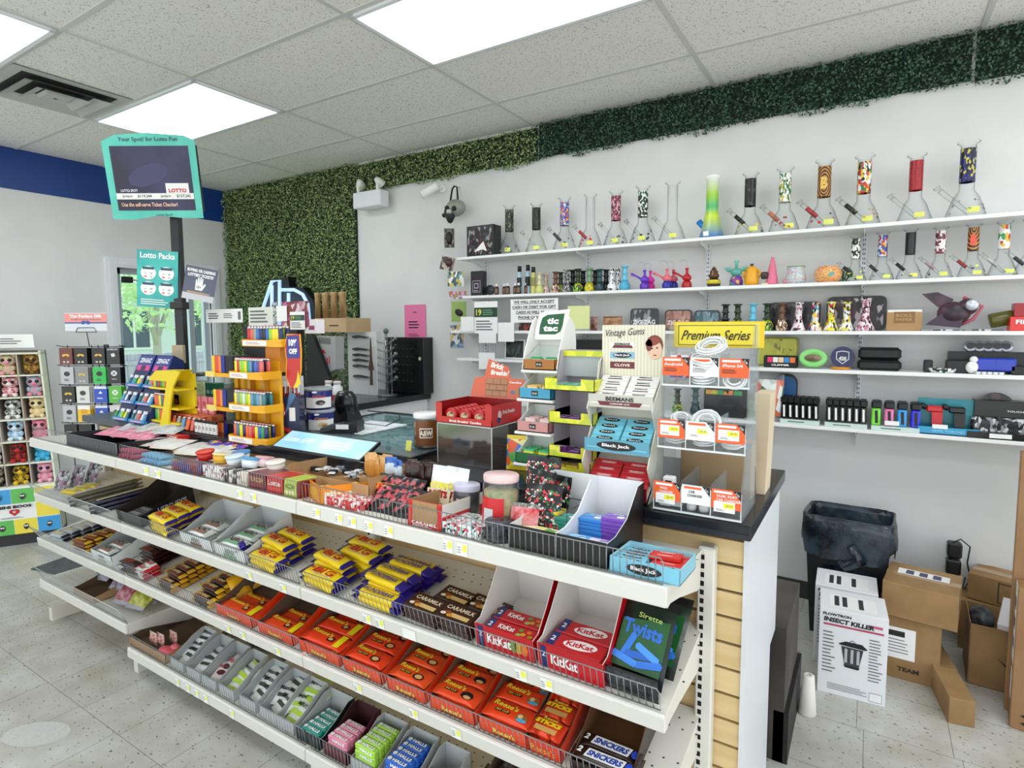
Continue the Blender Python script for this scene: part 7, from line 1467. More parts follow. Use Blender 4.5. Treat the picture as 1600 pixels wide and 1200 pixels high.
# CCTV camera and emergency light
cp = onY(672, 297, 3.52)
thing('security_camera', 'white bullet security camera on the wall under the boxwood strip', 'camera', Matrix.Translation(cp) @ Matrix.Rotation(.5, 4, 'Z'), [('barrel', MB().cyl(.032, -.075, .065, WHITE, TR(0, 0, 0, 0, 0, 1.05) @ Matrix.Identity(4), 20)), ('lens_face', MB().cyl(.029, -.077, -.074, BLACK, TR(0, 0, 0, 0, 0, 1.05), 20)), ('arm', MB().tube([(.03, 0, .02), (.075, .02, .02), (.085, .05, .02)], .010, WHITE)), ('base', MB().cyl(.028, -.006, .006, WHITE, TR(.085, .05, .02, 0, pi/2), 20))])
a = onY(555, 301, 3.50); b = onY(598, 321, 3.50)
el = MB().box((a.x, 3.47, b.z), (b.x, 3.575, a.z-.01), mat('#e2e6ec', .4), bev=.006)
def ehead(px, py, ry): 
    p = onY(px, py, 3.50); return MB().lathe([(.018, 0), (.030, -.03), (.044, -.07), (.042, -.072), (1e-5, -.06)], mat('#e8e8e0', .35), Matrix.Translation(p) @ Matrix.Rotation(ry, 4, 'Y') @ Matrix.Rotation(.9, 4, 'X'), n=18)
thing('emergency_light', 'white emergency light box with two lamp heads on the wall', 'emergency light', TR(), [('battery_case', el), ('lamp_head', ehead(561, 283, 1.0)), ('lamp_head', ehead(587, 278, -.2)), ('bracket', MB().box((a.x+.03, 3.49, a.z-.012), (a.x+.05, 3.51, a.z+.04), WHITE)), ('bracket', MB().box((b.x-.06, 3.49, a.z-.012), (b.x-.04, 3.51, a.z+.04), WHITE))])
# pink poster, notices
card(632, 665, 476, 530, 3.612, 'pink paper notice taped to the back wall', mat('#e87aa8', .6), lambda mb, F, w, h: (mb.text('ASK', 0, h*.28, w*.2, h*.05, BLACK, F, .0006), mb.lines(0, -h*.08, w*.6, h*.25, 3, BLACK, F, .0006, .4), mb.lines(0, -h*.38, w*.6, h*.1, 2, mat('#8a3a5a', .5), F, .0006)))
def tcard(mb, F, w, h):
    for i, t in enumerate(('WE WILL ONLY ACCEPT', 'CASH OR DEBIT FOR GIFT', 'CARDS AS WELL AS', 'PHONE CARDS')): mb.text(t, 0 if i < 2 else -w*.08, h*(.38-.22*i), w*(.86, .92, .6, .5)[i], h*.12, BLACK, F, .0006, bold=.03); mb.quad(0 if i < 2 else -w*.08, h*(.38-.22*i)-h*.085, w*(.86, .92, .6, .5)[i], h*.014, BLACK, F, .0006)
card(797, 871, 467, 504, 3.395, 'white notice about cash or debit hung from the second shelf', CARD, tcard)
card(741, 777, 471, 521, 3.395, 'white and green age-limit notice reading 19 hung below the second shelf', CARD, nt19)
card(720, 740, 495, 518, 3.39, 'small white paper left of the age-limit notice')
card(778, 803, 504, 534, 3.39, 'small white square note right of the age-limit notice')
card(748, 775, 521, 536, 3.392, 'torn white paper strip under the age-limit notice')
card(748, 773, 551, 577, 3.39, 'white paper slip below the shelf edge, behind the red candy carton')
card(887, 921, 478, 514, 3.392, 'pale yellow sticky note on the edge of the middle shelf', mat('#dfe4a0', .6))
# middle shelf
def X(s, px, y=3.49, dz=.0008, rz=0): return TR(sx(px, y, WS[s]), y, WS[s]+dz, rz)
def flat(s, p0, p1, top, m, lab, name='rolling_tray', cat='tray', y=3.575, r=.02, bot=None, fr=None, lean=-.08):
    x0, x1 = sx(p0, y, WS[s]), sx(p1, y, WS[s]); h = wh((p0+p1)/2, top, y)-WS[s]; w = x1-x0
    P = []
    for cx, cz, a0 in ((w/2-r, r, -pi/2), (w/2-r, h-r, 0), (-w/2+r, h-r, pi/2), (-w/2+r, r, pi)):
        for i in range(5): a = a0+pi/2*i/4; P.append((cx+r*cos(a), cz+r*sin(a)))
    mb = MB().prism(P, -.002, .008, mat('#2a2a2e', .3) if not isinstance(m, tuple) else m[0]); F = FR((0, -.0022, 0), (1, 0, 0), (0, 0, 1)); mm = m if not isinstance(m, tuple) else m[1]
    mb.slab([(a*.9, (b-h/2)*.88+h/2) for a, b in P], 0, .0006, mm, F)
    if fr: fr(mb, F, w, h)
    return one(name, lab, cat, mb, TR((x0+x1)/2, y, WS[s]+.0012, 0, lean))
SILV = cf('zz1', ['#3a3c40', '#8a8e92', '#26282c', '#a8acb0', '#4a4c50'], 22)
flat(3, 984, 1028, 482, SILV, 'grey wrapped tray with pale embossed lettering', y=3.52, fr=lambda mb, F, w, h: mb.text('ZIG-ZAG', 0, h*.38, w*.8, h*.2, C('#dfe2e4'), F, .001, bold=.02))
flat(3, 1038, 1080, 484, cf('zz2', ['#8a5a4a', '#a87a68', '#6a4a40', '#b88a78'], 22), 'copper-brown wrapped tray with pale embossed lettering', y=3.52, fr=lambda mb, F, w, h: mb.text('ZIG-ZAG', 0, h*.38, w*.8, h*.2, C('#e8dcd4'), F, .001, bold=.02))
flat(3, 1084, 1124, 485, cf('zz3', ['#3a5a68', '#6a8a98', '#4a6a78', '#8aa8b0'], 26), 'blue-grey wrapped tray right of the lettered trays', y=3.54)
one('leather_pouch', 'tan crumpled pouch on the middle shelf beside the grey tray', 'pouch', bag(.13, .09, .05, noisy('tan_leather', '#8a5a3a', '#c89a74', 25, 3, .4, .6), C('#7a4a30'), None, 4, wr=.006), X(3, 957, 3.50))
one('red_pouch', 'small dark red wrapped item left of the tan pouch', 'pouch', bag(.05, .09, .03, noisy('red_wrapped', '#6a2a2a', '#b88a80', 40, 2, .3, .4), C('#8a5a54'), None, 5), X(3, 928, 3.50))
flat(3, 1202, 1281, 472, cf('tr1', ['#141216', '#4a3a4a', '#1a1a1e', '#2a222a', '#6a5a5a'], 20), 'dark tray behind the colourful small pipes, left one')
flat(3, 1290, 1384, 463, cf('tr2', ['#2a1c22', '#c8c0c0', '#5a2a3a', '#141216', '#8a8288', '#3a2a30'], 24), 'dark tray with pale print behind the skull pipes, right one', r=.03)
seq3 = [(1133, 476, 'dark metal', 3.46), (1152, 475, 'green and black', 3.46), (1176, 474, 'sky blue', 3.46), (1198, 474, 'green and black', 3.46), (1221, 473, 'brown and cream', 3.46)]
for px, top, k, y in seq3:
    h = round(onY(px, top, y).z-WS[3], 2); c = MC[k]
    put(('mini', k, h), mini(c[0], c[1], h, .85), 'small_water_pipe', f'slim {k} water pipe on the middle shelf, above the yellow header sign' if px < 1180 else f'slim {k} water pipe on the middle shelf, left of the skull-print ones', 'small water pipe', X(3, px, y), f'slim {k} water pipes, middle shelf '+('left' if px < 1180 else 'right'))
SKM = [cf('sk1', ['#e8e0e4', '#2a2226', '#d88aa8', '#f0ecec', '#e0d8dc'], 55), cf('sk2', ['#f0c82a', '#e8e4e0', '#d86a9a', '#3aa0c0', '#f0ecec', '#2a2a2a'], 50), cf('sk3', ['#c8cc2a', '#e8e03a', '#c83a3a', '#2a2a1c', '#f0ece0'], 50), cf('sk4', ['#f0f0ec', '#e0c81c', '#1c1c1c', '#e8e8e4'], 55), cf('sk5', ['#e8d0d8', '#c87a9a', '#2a1c22', '#f0e8ea', '#8a5a6a'], 55)]
for i, (px, top, k, lab) in enumerate(((1247, 473, 0, 'skull-print water pipe in white and pink, first of the group'), (1273, 473, 1, 'skull-print water pipe in yellow, blue and pink'), (1298, 472, 2, 'yellow-green and red print water pipe before the dark tray'), (1322, 472, 3, 'white and yellow skull-print water pipe'), (1351, 467, 4, 'larger pink and white skull-print water pipe at the group end'))):
    h = onY(px, top, 3.46).z-WS[3]; r = h*.11; R = h*(.28 if i == 4 else .24)
    thing('skull_print_pipe', lab, 'small water pipe', X(3, px, 3.455), [('base', MB().lathe([(1e-5, 0), (R, 0), (R, h*.03), (R*.6, h*.30), (r*1.1, h*.38)], SKM[k], n=18)), ('neck', MB().lathe([(r*1.1, h*.375), (r, h*.42), (r, h*.93), (r*1.4, h*.96), (r*1.4, h), (r*.8, h)], SKM[k], n=16)), ('side_arm', MB().tube([(-R*.3, 0, h*.2), (-R*1.1, 0, h*.42)], .005, BG, n=6))])
kb = carton(.145, .07, wh(1412, 488, 3.43)-WS[3], KRAFT, lambda mb, F: (mb.quad(0, .065, .085, .055, KRAFTD, F, .0004), mb.text('ROLL', -.0, .075, .07, .016, KRAFT, F, .0008, bold=.04), mb.text('PAPER', 0, .055, .07, .014, KRAFT, F, .0008, bold=.04)))
one('kraft_box', 'small kraft box with a dark square print on the middle shelf', 'box', kb, X(3, 1412, 3.43)); one('paper_stack', 'white paper pad standing out of the small kraft box', 'paper', MB().box((-.07, 0, 0), (.07, .04, .012), WHITE), X(3, 1412, 3.45, wh(1412, 488, 3.43)-WS[3]+.0012))
# dark winged creature piece: body, wings, globe
PB = noisy('dark_purple', '#241c24', '#5a3a48', 14, 4, .4, .5)
WC_ = lambda px, py, y: onY(px, py, y)-onY(1490, 513, 3.45)
O_ = onY(1490, 514, 3.45); O_.z = WS[3]
def at(px, py, y=3.45): return onY(px, py, y)-O_
bd_ = MB().ball(at(1490, 490), .055, PB, sc=(1.2, .8, 1)).ball(at(1512, 480), .04, PB)
wg = MB().add([at(1440, 460), at(1465, 457), at(1490, 468), at(1480, 492), at(1462, 478), at(1440, 460, 3.47), at(1465, 457, 3.47), at(1490, 468, 3.47), at(1480, 492, 3.47), at(1462, 478, 3.47)], [(0, 1, 2, 3, 4), (9, 8, 7, 6, 5), (0, 5, 6, 1), (1, 6, 7, 2), (2, 7, 8, 3), (3, 8, 9, 4), (4, 9, 5, 0)], PB)
wg2 = MB().add([at(1445, 508), at(1475, 488), at(1505, 500), at(1500, 513), at(1445, 508, 3.42), at(1475, 488, 3.42), at(1505, 500, 3.42), at(1500, 513, 3.42)], [(0, 1, 2, 3), (7, 6, 5, 4), (0, 4, 5, 1), (1, 5, 6, 2), (2, 6, 7, 3), (3, 7, 4, 0)], mat('#3a2a3e', .4))
thing('winged_figure_pipe', 'dark purple winged creature figure with a silver disc on the middle shelf', 'figure', Matrix.Translation((O_.x, O_.y, WS[3]+.002)), [('body', bd_), ('upper_wing', wg), ('lower_wing', wg2), ('silver_disc', MB().ball(at(1519, 477, 3.41), .026, mat('#c8ccd4', .25, .4), sc=(1, .5, 1))), ('red_limb', MB().tube([at(1505, 465), at(1535, 480), at(1520, 500), at(1500, 508)], .008, mat('#b8586a', .4)))])
one('dark_bottle', 'olive bottle lying with black neck behind the winged figure', 'bottle', MB().lathe([(1e-5, 0), (.032, 0), (.034, .01), (.034, .08), (.014, .11), (.014, .15), (1e-5, .15)], mat('#5a5a1c', .25), Matrix.Rotation(1.35, 4, 'Y'), n=18), X(3, 1545, 3.50, .045))
for i in range(8): one('rolling_paper_pack', f'thin flat packet lying along the front of the middle shelf, {["first","second","third","fourth","fifth","sixth","seventh","eighth"][i]} from the left', 'packet', MB().box((-.03, -.02, 0), (.03, .02, .007), C(['#8a8a90', '#3a3a44', '#c8ccd0', '#5a5a62'][i % 4]), bev=.001), X(3, 1450+15*i, 3.425, .0008, .1*(-1)**i))
one('red_box', 'red box at the far right end of the middle shelf, lower one', 'box', carton(.10, .08, wh(1590, 495, 3.43)-WS[3], C('#d8302a'), lambda mb, F: mb.text('FIRE', 0, .04, .06, .02, WHITE, F, .001, bold=.03)), X(3, 1600, 3.43)); one('red_box', 'dark red box stacked on the red one at the far right', 'box', carton(.09, .07, .06, C('#9a1820')), X(3, 1603, 3.44, wh(1590, 495, 3.43)-WS[3]+.0015))
# second shelf from the bottom
YT = cf('bear_dots', ['#c8c83a', '#d0cc3c', '#bcbc34', '#c8c83a', '#8a7a2a'], 26)
flat(4, 1180, 1247, 527, (mat('#8a8a30', .3), YT), 'mustard yellow tray with small brown print', y=3.56, r=.015)
m = MB().box((-.085, 0, 0), (.085, .05, .065), BLACK, bev=.006)
for i, c in enumerate(('#e83a6a', '#f0ece8', '#f0c8a0', '#3a8ac8', '#e87a3a')): m.box((-.065+.028*i, -.001, .028), (-.04+.028*i, .002, .056), C(c))
m.text('CLIPPER', .0, .014, .09, .010, WHITE, FRONTF(-.0004), .001, bold=.03); one('lighter_case', 'black case with a row of pink, white and blue tabs before the mustard tray', 'case', m, X(4, 1219, 3.44))
one('lips_ashtray', 'lime green lip-shaped ashtray standing on edge', 'ashtray', MB().lathe([(.045, .0), (.060, .012), (.055, .03), (.035, .02), (1e-5, .006)], C('#8ad87a', .3), Matrix.Rotation(pi/2-.25, 4, 'X'), n=26, sx=1.15, sy=.85).lathe([(1e-5, .008), (.034, .010)], mat('#c8a890', .5), Matrix.Rotation(pi/2-.25, 4, 'X') @ TR(0, 0, .014), n=22, sx=1.2, sy=.55), X(4, 1270, 3.46, .052))
m = MB().cyl(.056, 0, .012, C('#1c2460'), Matrix.Rotation(pi/2-.12, 4, 'X'), 30); F = FR((0, -.013, 0), (1, 0, 0), (0, .12, 1)); m.slab([(-.03, .03), (0, .036), (.03, .03), (.03, -.01), (0, -.036), (-.03, -.01)], .0, .001, WHITE, F); m.slab([(-.026, .026), (0, .031), (.026, .026), (.026, -.008), (0, -.031), (-.026, -.008)], .0014, .002, C('#1c2460'), F); m.text('420', 0, -.006, .036, .022, WHITE, F, .003, bold=.05)
one('round_tray', 'navy blue round plate with a 420 road-shield design', 'plate', m, X(4, 1316, 3.52, .060)); one('round_tin', 'flat orange tin lying before the navy plate', 'tin', MB().lathe([(1e-5, 0), (.042, 0), (.044, .004), (.044, .012), (1e-5, .013)], C('#d8902a'), n=24), X(4, 1313, 3.445))
m = MB().box((-.095, 0, 0), (.095, .10, .052), mat('#101012', .45), bev=.014).box((-.092, .004, .054), (.092, .096, .115), mat('#0d0d0f', .45), bev=.014); one('hard_case', 'black hard-shell case standing in the middle of the shelf', 'case', m, X(4, 1373, 3.44))
for i, (px, top, w, lab) in enumerate(((1450, 563, .035, 'small black gadget, left of the white marbled dish'), (1496, 563, .09, 'black box right of the white marbled dish'), (1590, 572, .05, 'black stand at the right of the grinder display'))): one('black_gadget', lab, 'gadget', MB().box((-w/2, 0, 0), (w/2, .06, wh(px, top, 3.44)-WS[4]), mat('#131416', .4), bev=.004), X(4, px, 3.44))
one('marbled_dish', 'white dish with dark green marbling between black gadgets', 'dish', MB().lathe([(1e-5, 0), (.035, 0), (.045, .02), (.042, .022), (.03, .008), (1e-5, .006)], cf('marble', ['#e8ece8', '#2a3a34', '#f0f2f0', '#d8dcd8'], 45), n=24, sx=1.3), X(4, 1472, 3.45))
m = MB().box((-.15, .04, 0), (.15, .10, .10), mat('#15161a', .4)); one('grinder_display', 'black stepped display block holding silver grinders', 'display stand', m, X(4, 1545, 3.45))
for i in range(5): put('gri', lambda: MB().lathe([(1e-5, 0), (.026, 0), (.027, .003), (.027, .010), (.024, .014), (1e-5, .014)], mat('#a8acb2', .25, .7), Matrix.Rotation(pi/2-.3, 4, 'X'), n=20).disc(0, 0, .016, .016, mat('#3a3c42', .4), FR((0, -.0145, .004), (1, 0, 0), (0, .3, 1)), .0008, 12), 'metal_grinder', 'round silver grinder standing along the top of the black display block', 'grinder', X(4, 1513+14*i, 3.495, .125), 'silver grinders')
for i, px in enumerate((1540, 1570)): one('blue_grinder_box', ['blue clear box with small jars, left one in the black display', 'blue clear box with small jars, right one in the black display'][i], 'box', MB().box((-.04, 0, 0), (.04, .04, .06), C('#1c3ab0', .2), bev=.006), X(4, px, 3.44, .014))
for i in range(5): put('gri2', lambda: MB().cyl(.015, 0, .012, mat('#c8ccd0', .25, .6), None, 16), 'tiny_jar', 'tiny silver lidded jar before the blue boxes', 'jar', X(4, 1527+9*i, 3.42), 'tiny silver jars')
one('white_figure', 'small white rounded figure beside the blue boxes', 'figure', MB().ball((0, 0, .03), .024, WHITE, sc=(1, .8, 1.2)).ball((.005, 0, .066), .016, WHITE), X(4, 1518, 3.43))
# left part of that shelf, seen between the stands
flat(4, 789, 819, 531, (WHITE, cf('pic', ['#101412', '#1c2420', '#2a4a34', '#3a4440'], 20)), 'white-framed dark picture on the shelf left of the mint tower', 'picture', 'picture', y=3.50, r=.003)
one('black_box', 'wide black box on the shelf behind the mint tower', 'box', MB().box((-.2, 0, 0), (.2, .08, .14), mat('#0b0b0d', .35)), X(4, 925, 3.47))
one('glass_stack', 'row of clear glass tubes on the shelf below the notices', 'glass tubes', MB().cyl(.012, 0, .15, BG, TR(-.08, 0, 0)).cyl(.012, 0, .15, BG, TR(-.04, 0, 0)).cyl(.012, 0, .15, BG, TR(0, 0, 0)).cyl(.012, 0, .15, BG, TR(.04, 0, 0)), X(4, 765, 3.50))
one('dark_printed_tin', 'dark tin with red print on the middle shelf below the cash notice', 'tin', carton(.16, .05, .06, cf('tin_print', ['#2a1c18', '#8a3a2a', '#141210', '#c8b8a0'], 25)), X(3, 826, 3.43))
# lowest wall shelf
flat(5, 1206, 1244, 584, C('#2a6aa8'), 'deep blue rounded tray on the lowest wall shelf', y=3.56, r=.05)
one('clear_gift_bag', 'clear bag with an orange and pink plush shape and green grass', 'bag', bag(.15, .26, .07, cf('gift', ['#c86a4a', '#d88a7a', '#3a5a3a', '#c8c8c0', '#b8503a', '#e0e4e2'], 14), WRAP, None, 6, wr=.008), X(5, 1200, 3.45))
def torchblk(px, n, cols, lab, w, key):
    one('torch_tray', 'pale green-white carton tray under '+lab, 'display carton', MB().box((-w/2, -.005, 0), (w/2, .14, .022), mat('#c8dcd4', .4)).lines(0, .011, w*.6, .010, 1, mat('#4a5a54', .5), FR((0, -.0052, 0), (1, 0, 0), (0, 0, 1))), X(5, px, 3.42))
    for i in range(n):
        for j in range(2):
            c = cols[i % len(cols)] if j == 0 else '#101012'
            put((key, c), lambda: [('barrel', MB().box((-.012, -.010, 0), (.012, .010, .075), C(c, .25), bev=.004)), ('head', MB().box((-.014, -.014, .075), (.014, .02, .105), mat('#101012', .35), bev=.005)), ('side_print', MB().slab([(-.002, .01), (.006, .01), (.004, .065), (-.004, .065)], .0002, .0006, WHITE if c == '#101012' else BLACK, FRONTF(-.0102)))], 'torch_lighter', ('black' if c == '#101012' else {'#7ae03a': 'lime', '#e87ab0': 'pink', '#2a9ae0': 'sky blue', '#2a2ad8': 'royal blue'}[c])+f' torch lighter {["in the front row","in the rear row"][j]} of {lab}', 'lighter', X(5, px, 3.44+.06*j, .0235) @ TR(-w/2+.018+(w-.036)*i/(n-1), 0, 0) @ Matrix.Diagonal((1.2 if n > 4 else 1.6, 1.2, 1.15, 1)), f'torches in {lab}, row {j+1}')
torchblk(1249, 6, ['#101012'], 'the left block of black torches', .19, 'ta')
torchblk(1321, 6, ['#101012'], 'the second block of black torches', .19, 'ta')
torchblk(1398, 4, ['#7ae03a', '#e87ab0', '#2a9ae0', '#2a2ad8'], 'the coloured torch block', .20, 'tc')
w = .235; h = wh(1480, 624, 3.48)-WS[5]
m = MB().box((-w/2, .06, .0), (w/2, .064, h), C('#1c8a98'), bev=.001).box((-w/2, -.02, 0), (w/2, .06, .004), C('#2aa0c0')).box((-w/2, -.02, 0), (w/2, -.017, .036), C('#2a9ac8'))
m.text('VINYL TORCHES', 0, .018, w*.55, .012, C('#8ad0e8'), FRONTF(-.0204), .001, bold=.03); one('torch_card', 'teal display card with blue tray for two large torches', 'display card', m, X(5, 1480, 3.44))
def gun(c): return [('grip', MB().add([(-.018, -.012, 0), (.018, -.012, 0), (.018, .012, 0), (-.018, .012, 0), (-.024, -.012, .10), (.02, -.012, .10), (.02, .012, .10), (-.024, .012, .10)], [(0, 3, 2, 1), (4, 5, 6, 7), (0, 1, 5, 4), (1, 2, 6, 5), (2, 3, 7, 6), (3, 0, 4, 7)], C(c))), ('head', MB().box((-.045, -.014, .10), (.02, .014, .13), C(c), bev=.006)), ('nozzle', MB().lathe([(.012, 0), (.014, .02), (.01, .03), (1e-5, .03)], BLACK, TR(-.045, 0, .118, 0, 0, -1.0), n=12))]
thing('torch_gun', 'large red torch gun on the teal card', 'lighter', X(5, 1463, 3.455, .0055), gun('#c8202a')); thing('torch_gun', 'large black torch gun on the teal card', 'lighter', X(5, 1498, 3.455, .0055), gun('#141416'))
one('price_card', 'white price slip at the foot of the red torch', 'label', MB().box((-.03, 0, 0), (.03, .001, .02), CARD), X(5, 1468, 3.418, .030))
one('round_plate', 'dark round patterned plate behind the black boxes, lowest wall shelf', 'plate', MB().cyl(.072, 0, .006, cf('plate', ['#2a2020', '#5a4038', '#3a3a3a', '#141210'], 30), Matrix.Rotation(pi/2-.12, 4, 'X'), 30), X(5, 1553, 3.57, .13))
one('black_carton', 'flat black carton with white print, upper of two by the right edge', 'box', carton(.20, .08, .075, C('#141416'), lambda mb, F: mb.text('TOUCH', .05, .03, .06, .008, WHITE, F, .001)), X(5, 1562, 3.48, .095)); one('clamshell_pack', 'clear clamshell pack of glass bowls under the flat black carton', 'pack', MB().box((-.11, 0, 0), (.11, .10, .093), cf('clam', ['#2a2c30', '#8a8e92', '#141618', '#c8ccd0', '#3a3c40'], 38), bev=.01), X(5, 1563, 3.45))
one('black_stand_box', 'black box with white slip at the right end of the lowest shelf', 'box', carton(.24, .04, .030, C('#101012'), lambda mb, F: mb.quad(0, .016, .08, .02, CARD, F)), X(5, 1563, 3.405))
one('black_grid_box', 'black box with a white grid print cut by the right picture edge', 'box', carton(.12, .08, .17, C('#141416'), lambda mb, F: mb.lines(0, .12, .08, .08, 4, WHITE, F, .0006, .6)), X(5, 1608, 3.49))
one('price_tag', 'small white slip on the coloured torch block', 'label', MB().box((-.03, 0, 0), (.03, .001, .022), CARD), X(5, 1393, 3.412, .03))
for px, k, top in ((1058, 'green and black', 606), (1086, 'dark teal', 606)):
    h = round(onY(px, top, 3.48).z-WS[5], 2); put(('mini', k, h), mini(*MC[k], h, .8), 'small_water_pipe', f'{k} water pipe on the lowest wall shelf, seen through the clear charger stand', 'small water pipe', X(5, px, 3.48))
one('black_display_box', 'black box of small coloured jars seen through the clear charger stand', 'box', MB().box((-.11, 0, 0), (.11, .10, .16), BLACK, bev=.003).box((-.10, -.002, .13), (.10, 0, .155), cf('jrs', ['#b8b83a', '#e8823a', '#3a9a5a', '#6a4a8a', '#2a2a2a'], 16)), X(5, 1130, 3.46))
# BACK LEFT: rear counter and what stands on it
BC = 1.03
thing('rear_counter', 'white rear counter with black top in the back left corner', 'counter', TR(), [('worktop', MB().box((-5.2, 2.70, BC-.045), (-3.02, YB-.003, BC), mat('#141518', .2))), ('cabinet_body', MB().box((-5.15, 2.74, 0), (-3.05, YB-.01, BC-.045), mat('#e2e3e2', .4)))])
z1 = onY(640, 527, 3.56).z
cb = MB().box((-3.40, 3.50, BC+.001), (-2.99, YB-.001, z1), mat('#0d0f11', .3), bev=.004)
gp = MB().box((-3.37, 3.496, BC+.05), (-3.05, 3.4995, z1-.03), mat('#0a1512', .12)); kn = MB(); rn = random.Random(8)
for k in range(5):
    for j in range(6): kn.disc(-3.34+.045*j+rn.uniform(0, .01), BC+.10+.065*k, .014, .003, mat('#3a4a48', .3), FR((0, 3.4955, 0), (1, 0, 0), (0, 0, 1)), .0004, 8)
thing('wall_cabinet', 'black glass-fronted cabinet on the rear counter against the wall', 'cabinet', TR(), [('case', cb), ('glass_door', gp), ('door_lock', MB().box((-3.035, 3.494, 1.30), (-3.015, 3.4995, 1.325), mat('#d8cfa8', .3))), ('displayed_rows', kn)])
# knife tower
kx0, kx1, ky = sx(526, 3.15, 1.3), sx(576, 3.15, 1.3), 3.15; kt = onY(550, 519, ky).z
pn = MB().box((kx0+.02, ky+.10, BC+.002), (kx1-.02, ky+.11, kt), WHITE); gl_ = MB()
for a, b in (((kx0, ky), (kx1, ky+.003)), ((kx1-.003, ky), (kx1, ky+.13)), ((kx0, ky), (kx0+.003, ky+.13))): gl_.box((a[0], a[1], BC+.001), (b[0], b[1], kt), ACRY)
kp = [('clear_case', gl_), ('back_panel', pn)]
for k, py in enumerate((526, 545, 554, 562, 571, 587)):
    z = onY(550, py, ky+.09).z; kp.append(('knife', MB().slab([(-.09, .004), (-.04, .012), (.03, .006), (.10, -.004), (.05, -.012), (0, -.008), (-.05, -.014), (-.09, -.008)], 0, .01, BLACK, FR(((kx0+kx1)/2, ky+.095, z), (1, 0, 0), (0, 0, 1)))))
kp.append(('dagger', MB().slab([(0, .22), (.008, .05), (.025, -.02), (.006, -.03), (.012, -.14), (-.012, -.14), (-.006, -.03), (-.025, -.02), (-.008, .05)], 0, .012, mat('#4a1c18', .35), FR((kx1-.03, ky+.06, (BC+kt)/2-.02), (1, 0, 0), (0, 0, 1)))))
thing('knife_case', 'clear tower case of black folding knives under a kraft box', 'display case', TR(), kp)
bx0, bx1 = sx(492, 3.05, 1.55), sx(553, 3.05, 1.55); zt = kt+.001; zb = onY(520, 497, 3.05).z
kb = MB().box((bx0, 3.05, zt), (bx1-.08, 3.30, max(zb, zt+.09)), noisy('tan_card', '#b59a74', '#c0a680', 4, 2, .8)); kb.box(((bx0+bx1)/2-.05, 3.0485, zt+.045), ((bx0+bx1)/2+.05, 3.0495, zt+.055), mat('#4a3a28', .8))
one('kraft_carton', 'wide tan carton with a handle slot on top of the knife case', 'box', kb)
for k in range(7):
    x = sx(497+6.6*k, 3.12, 1.7); put('wt', lambda: MB().lathe([(1e-5, 0), (.023, 0), (.023, .17), (.026, .18), (.026, .20), (1e-5, .2)], noisy('incense', '#b89a6a', '#8a6a42', 30, 2, .6, vec=(1, 1, .2)), n=12), 'incense_tube', 'upright wood-coloured tube standing in the row on the tan carton', 'incense tube', TR(x, 3.12+.03*(k % 2), max(zb, zt+.09)+.001), 'wood-coloured tubes on the tan carton')
# tilted grey device with black side, bottles
dm = MB(); y0 = 2.84; P = [onY(*p, y0) for p in ((488, 525), (524, 526), (524, 577), (505, 585))]
dm.add([p for p in P]+[p+Vector((0, .08, 0)) for p in P], [(0, 3, 2, 1), (4, 5, 6, 7), (0, 1, 5, 4), (1, 2, 6, 5), (2, 3, 7, 6), (3, 0, 4, 7)], mat('#a4a6a6', .4))
F = FR((onY(508, 550, y0).x, y0-.0006, onY(508, 550, y0).z), (1, 0, 0), (0, 0, 1))
for k in range(9): dm.quad(-.055+.014*k, .085-.001*k, .006, .045, BLACK, F, .0006)
dm.slab([(-.045, .02), (-.01, .012), (.01, -.012), (-.03, -.005)], 0, .0008, RED, F)
for k in range(3): dm.quad(.0+.022*k, -.07+.006*k, .010, .03+.014*k, RED, F, .0008)
b2 = MB(); Q = [onY(*p, 2.80) for p in ((479, 524), (488, 523), (520, 606), (479, 606))]
b2.add([p for p in Q]+[p+Vector((0, .03, 0)) for p in Q], [(0, 3, 2, 1), (4, 5, 6, 7), (0, 1, 5, 4), (1, 2, 6, 5), (2, 3, 7, 6), (3, 0, 4, 7)], mat('#0f1012', .3))
thing('lottery_printer', 'grey lottery printer with slotted grille and a black slanted side', 'printer', TR(), [('grey_panel', dm), ('black_case', b2)])
for k, (px, lab) in enumerate(((514, 'white plastic bottle with red label, left one near the knife case'), (527, 'white plastic bottle with red label, right one near the knife case'))):
    p = onY(px, 612, 2.80); thing('vitamin_bottle', lab, 'bottle', TR(p.x, 2.80, BC+.001), [('bottle', MB().lathe([(1e-5, 0), (.038, 0), (.038, .11), (.024, .125), (.024, .135)], WHITE, n=18)), ('label', curved(MB(), .0385, .02, .06, -1.2, 1.2, C('#b8202c'))), ('cap', MB().lathe([(.026, .133), (.026, .155), (1e-5, .156)], mat('#e8d8da', .4), n=16))])
# glass stand with little pipes
sp = TR(sx(605, 3.29, 1.1), 3.29, BC+.001); SG2 = clear('stand_glass', '#eef4f4', '#7e8a8c', .3, .05, .5); gs = MB().lathe([(1e-5, 0), (.075, 0), (.075, .012), (1e-5, .014)], SG2, n=24).tube([(0, 0, .01), (0, 0, .48)], .012, SG2, n=8).tube([(.05, 0, .01), (.05, 0, .45)], .006, SG2, n=8)
pg = [('stand', gs), ('globe', MB().ball((0, 0, .50), .022, mat('#4a6a5a', .2)))]
for k in range(12):
    s = 1 if k % 2 else -1; z = .10+.06*(k//2); pg.append(('hanging_pipe', MB().tube([(0, 0, z), (.07*s, -.02, z+.015), (.11*s, -.02, z+.045)], .008, SG2, n=6).ball((.115*s, -.02, z+.05), .016, SG2 if k % 3 else BLACK, n=8)))
thing('pipe_stand', 'clear glass post stand hung with small glass pipes', 'display stand', sp, pg)
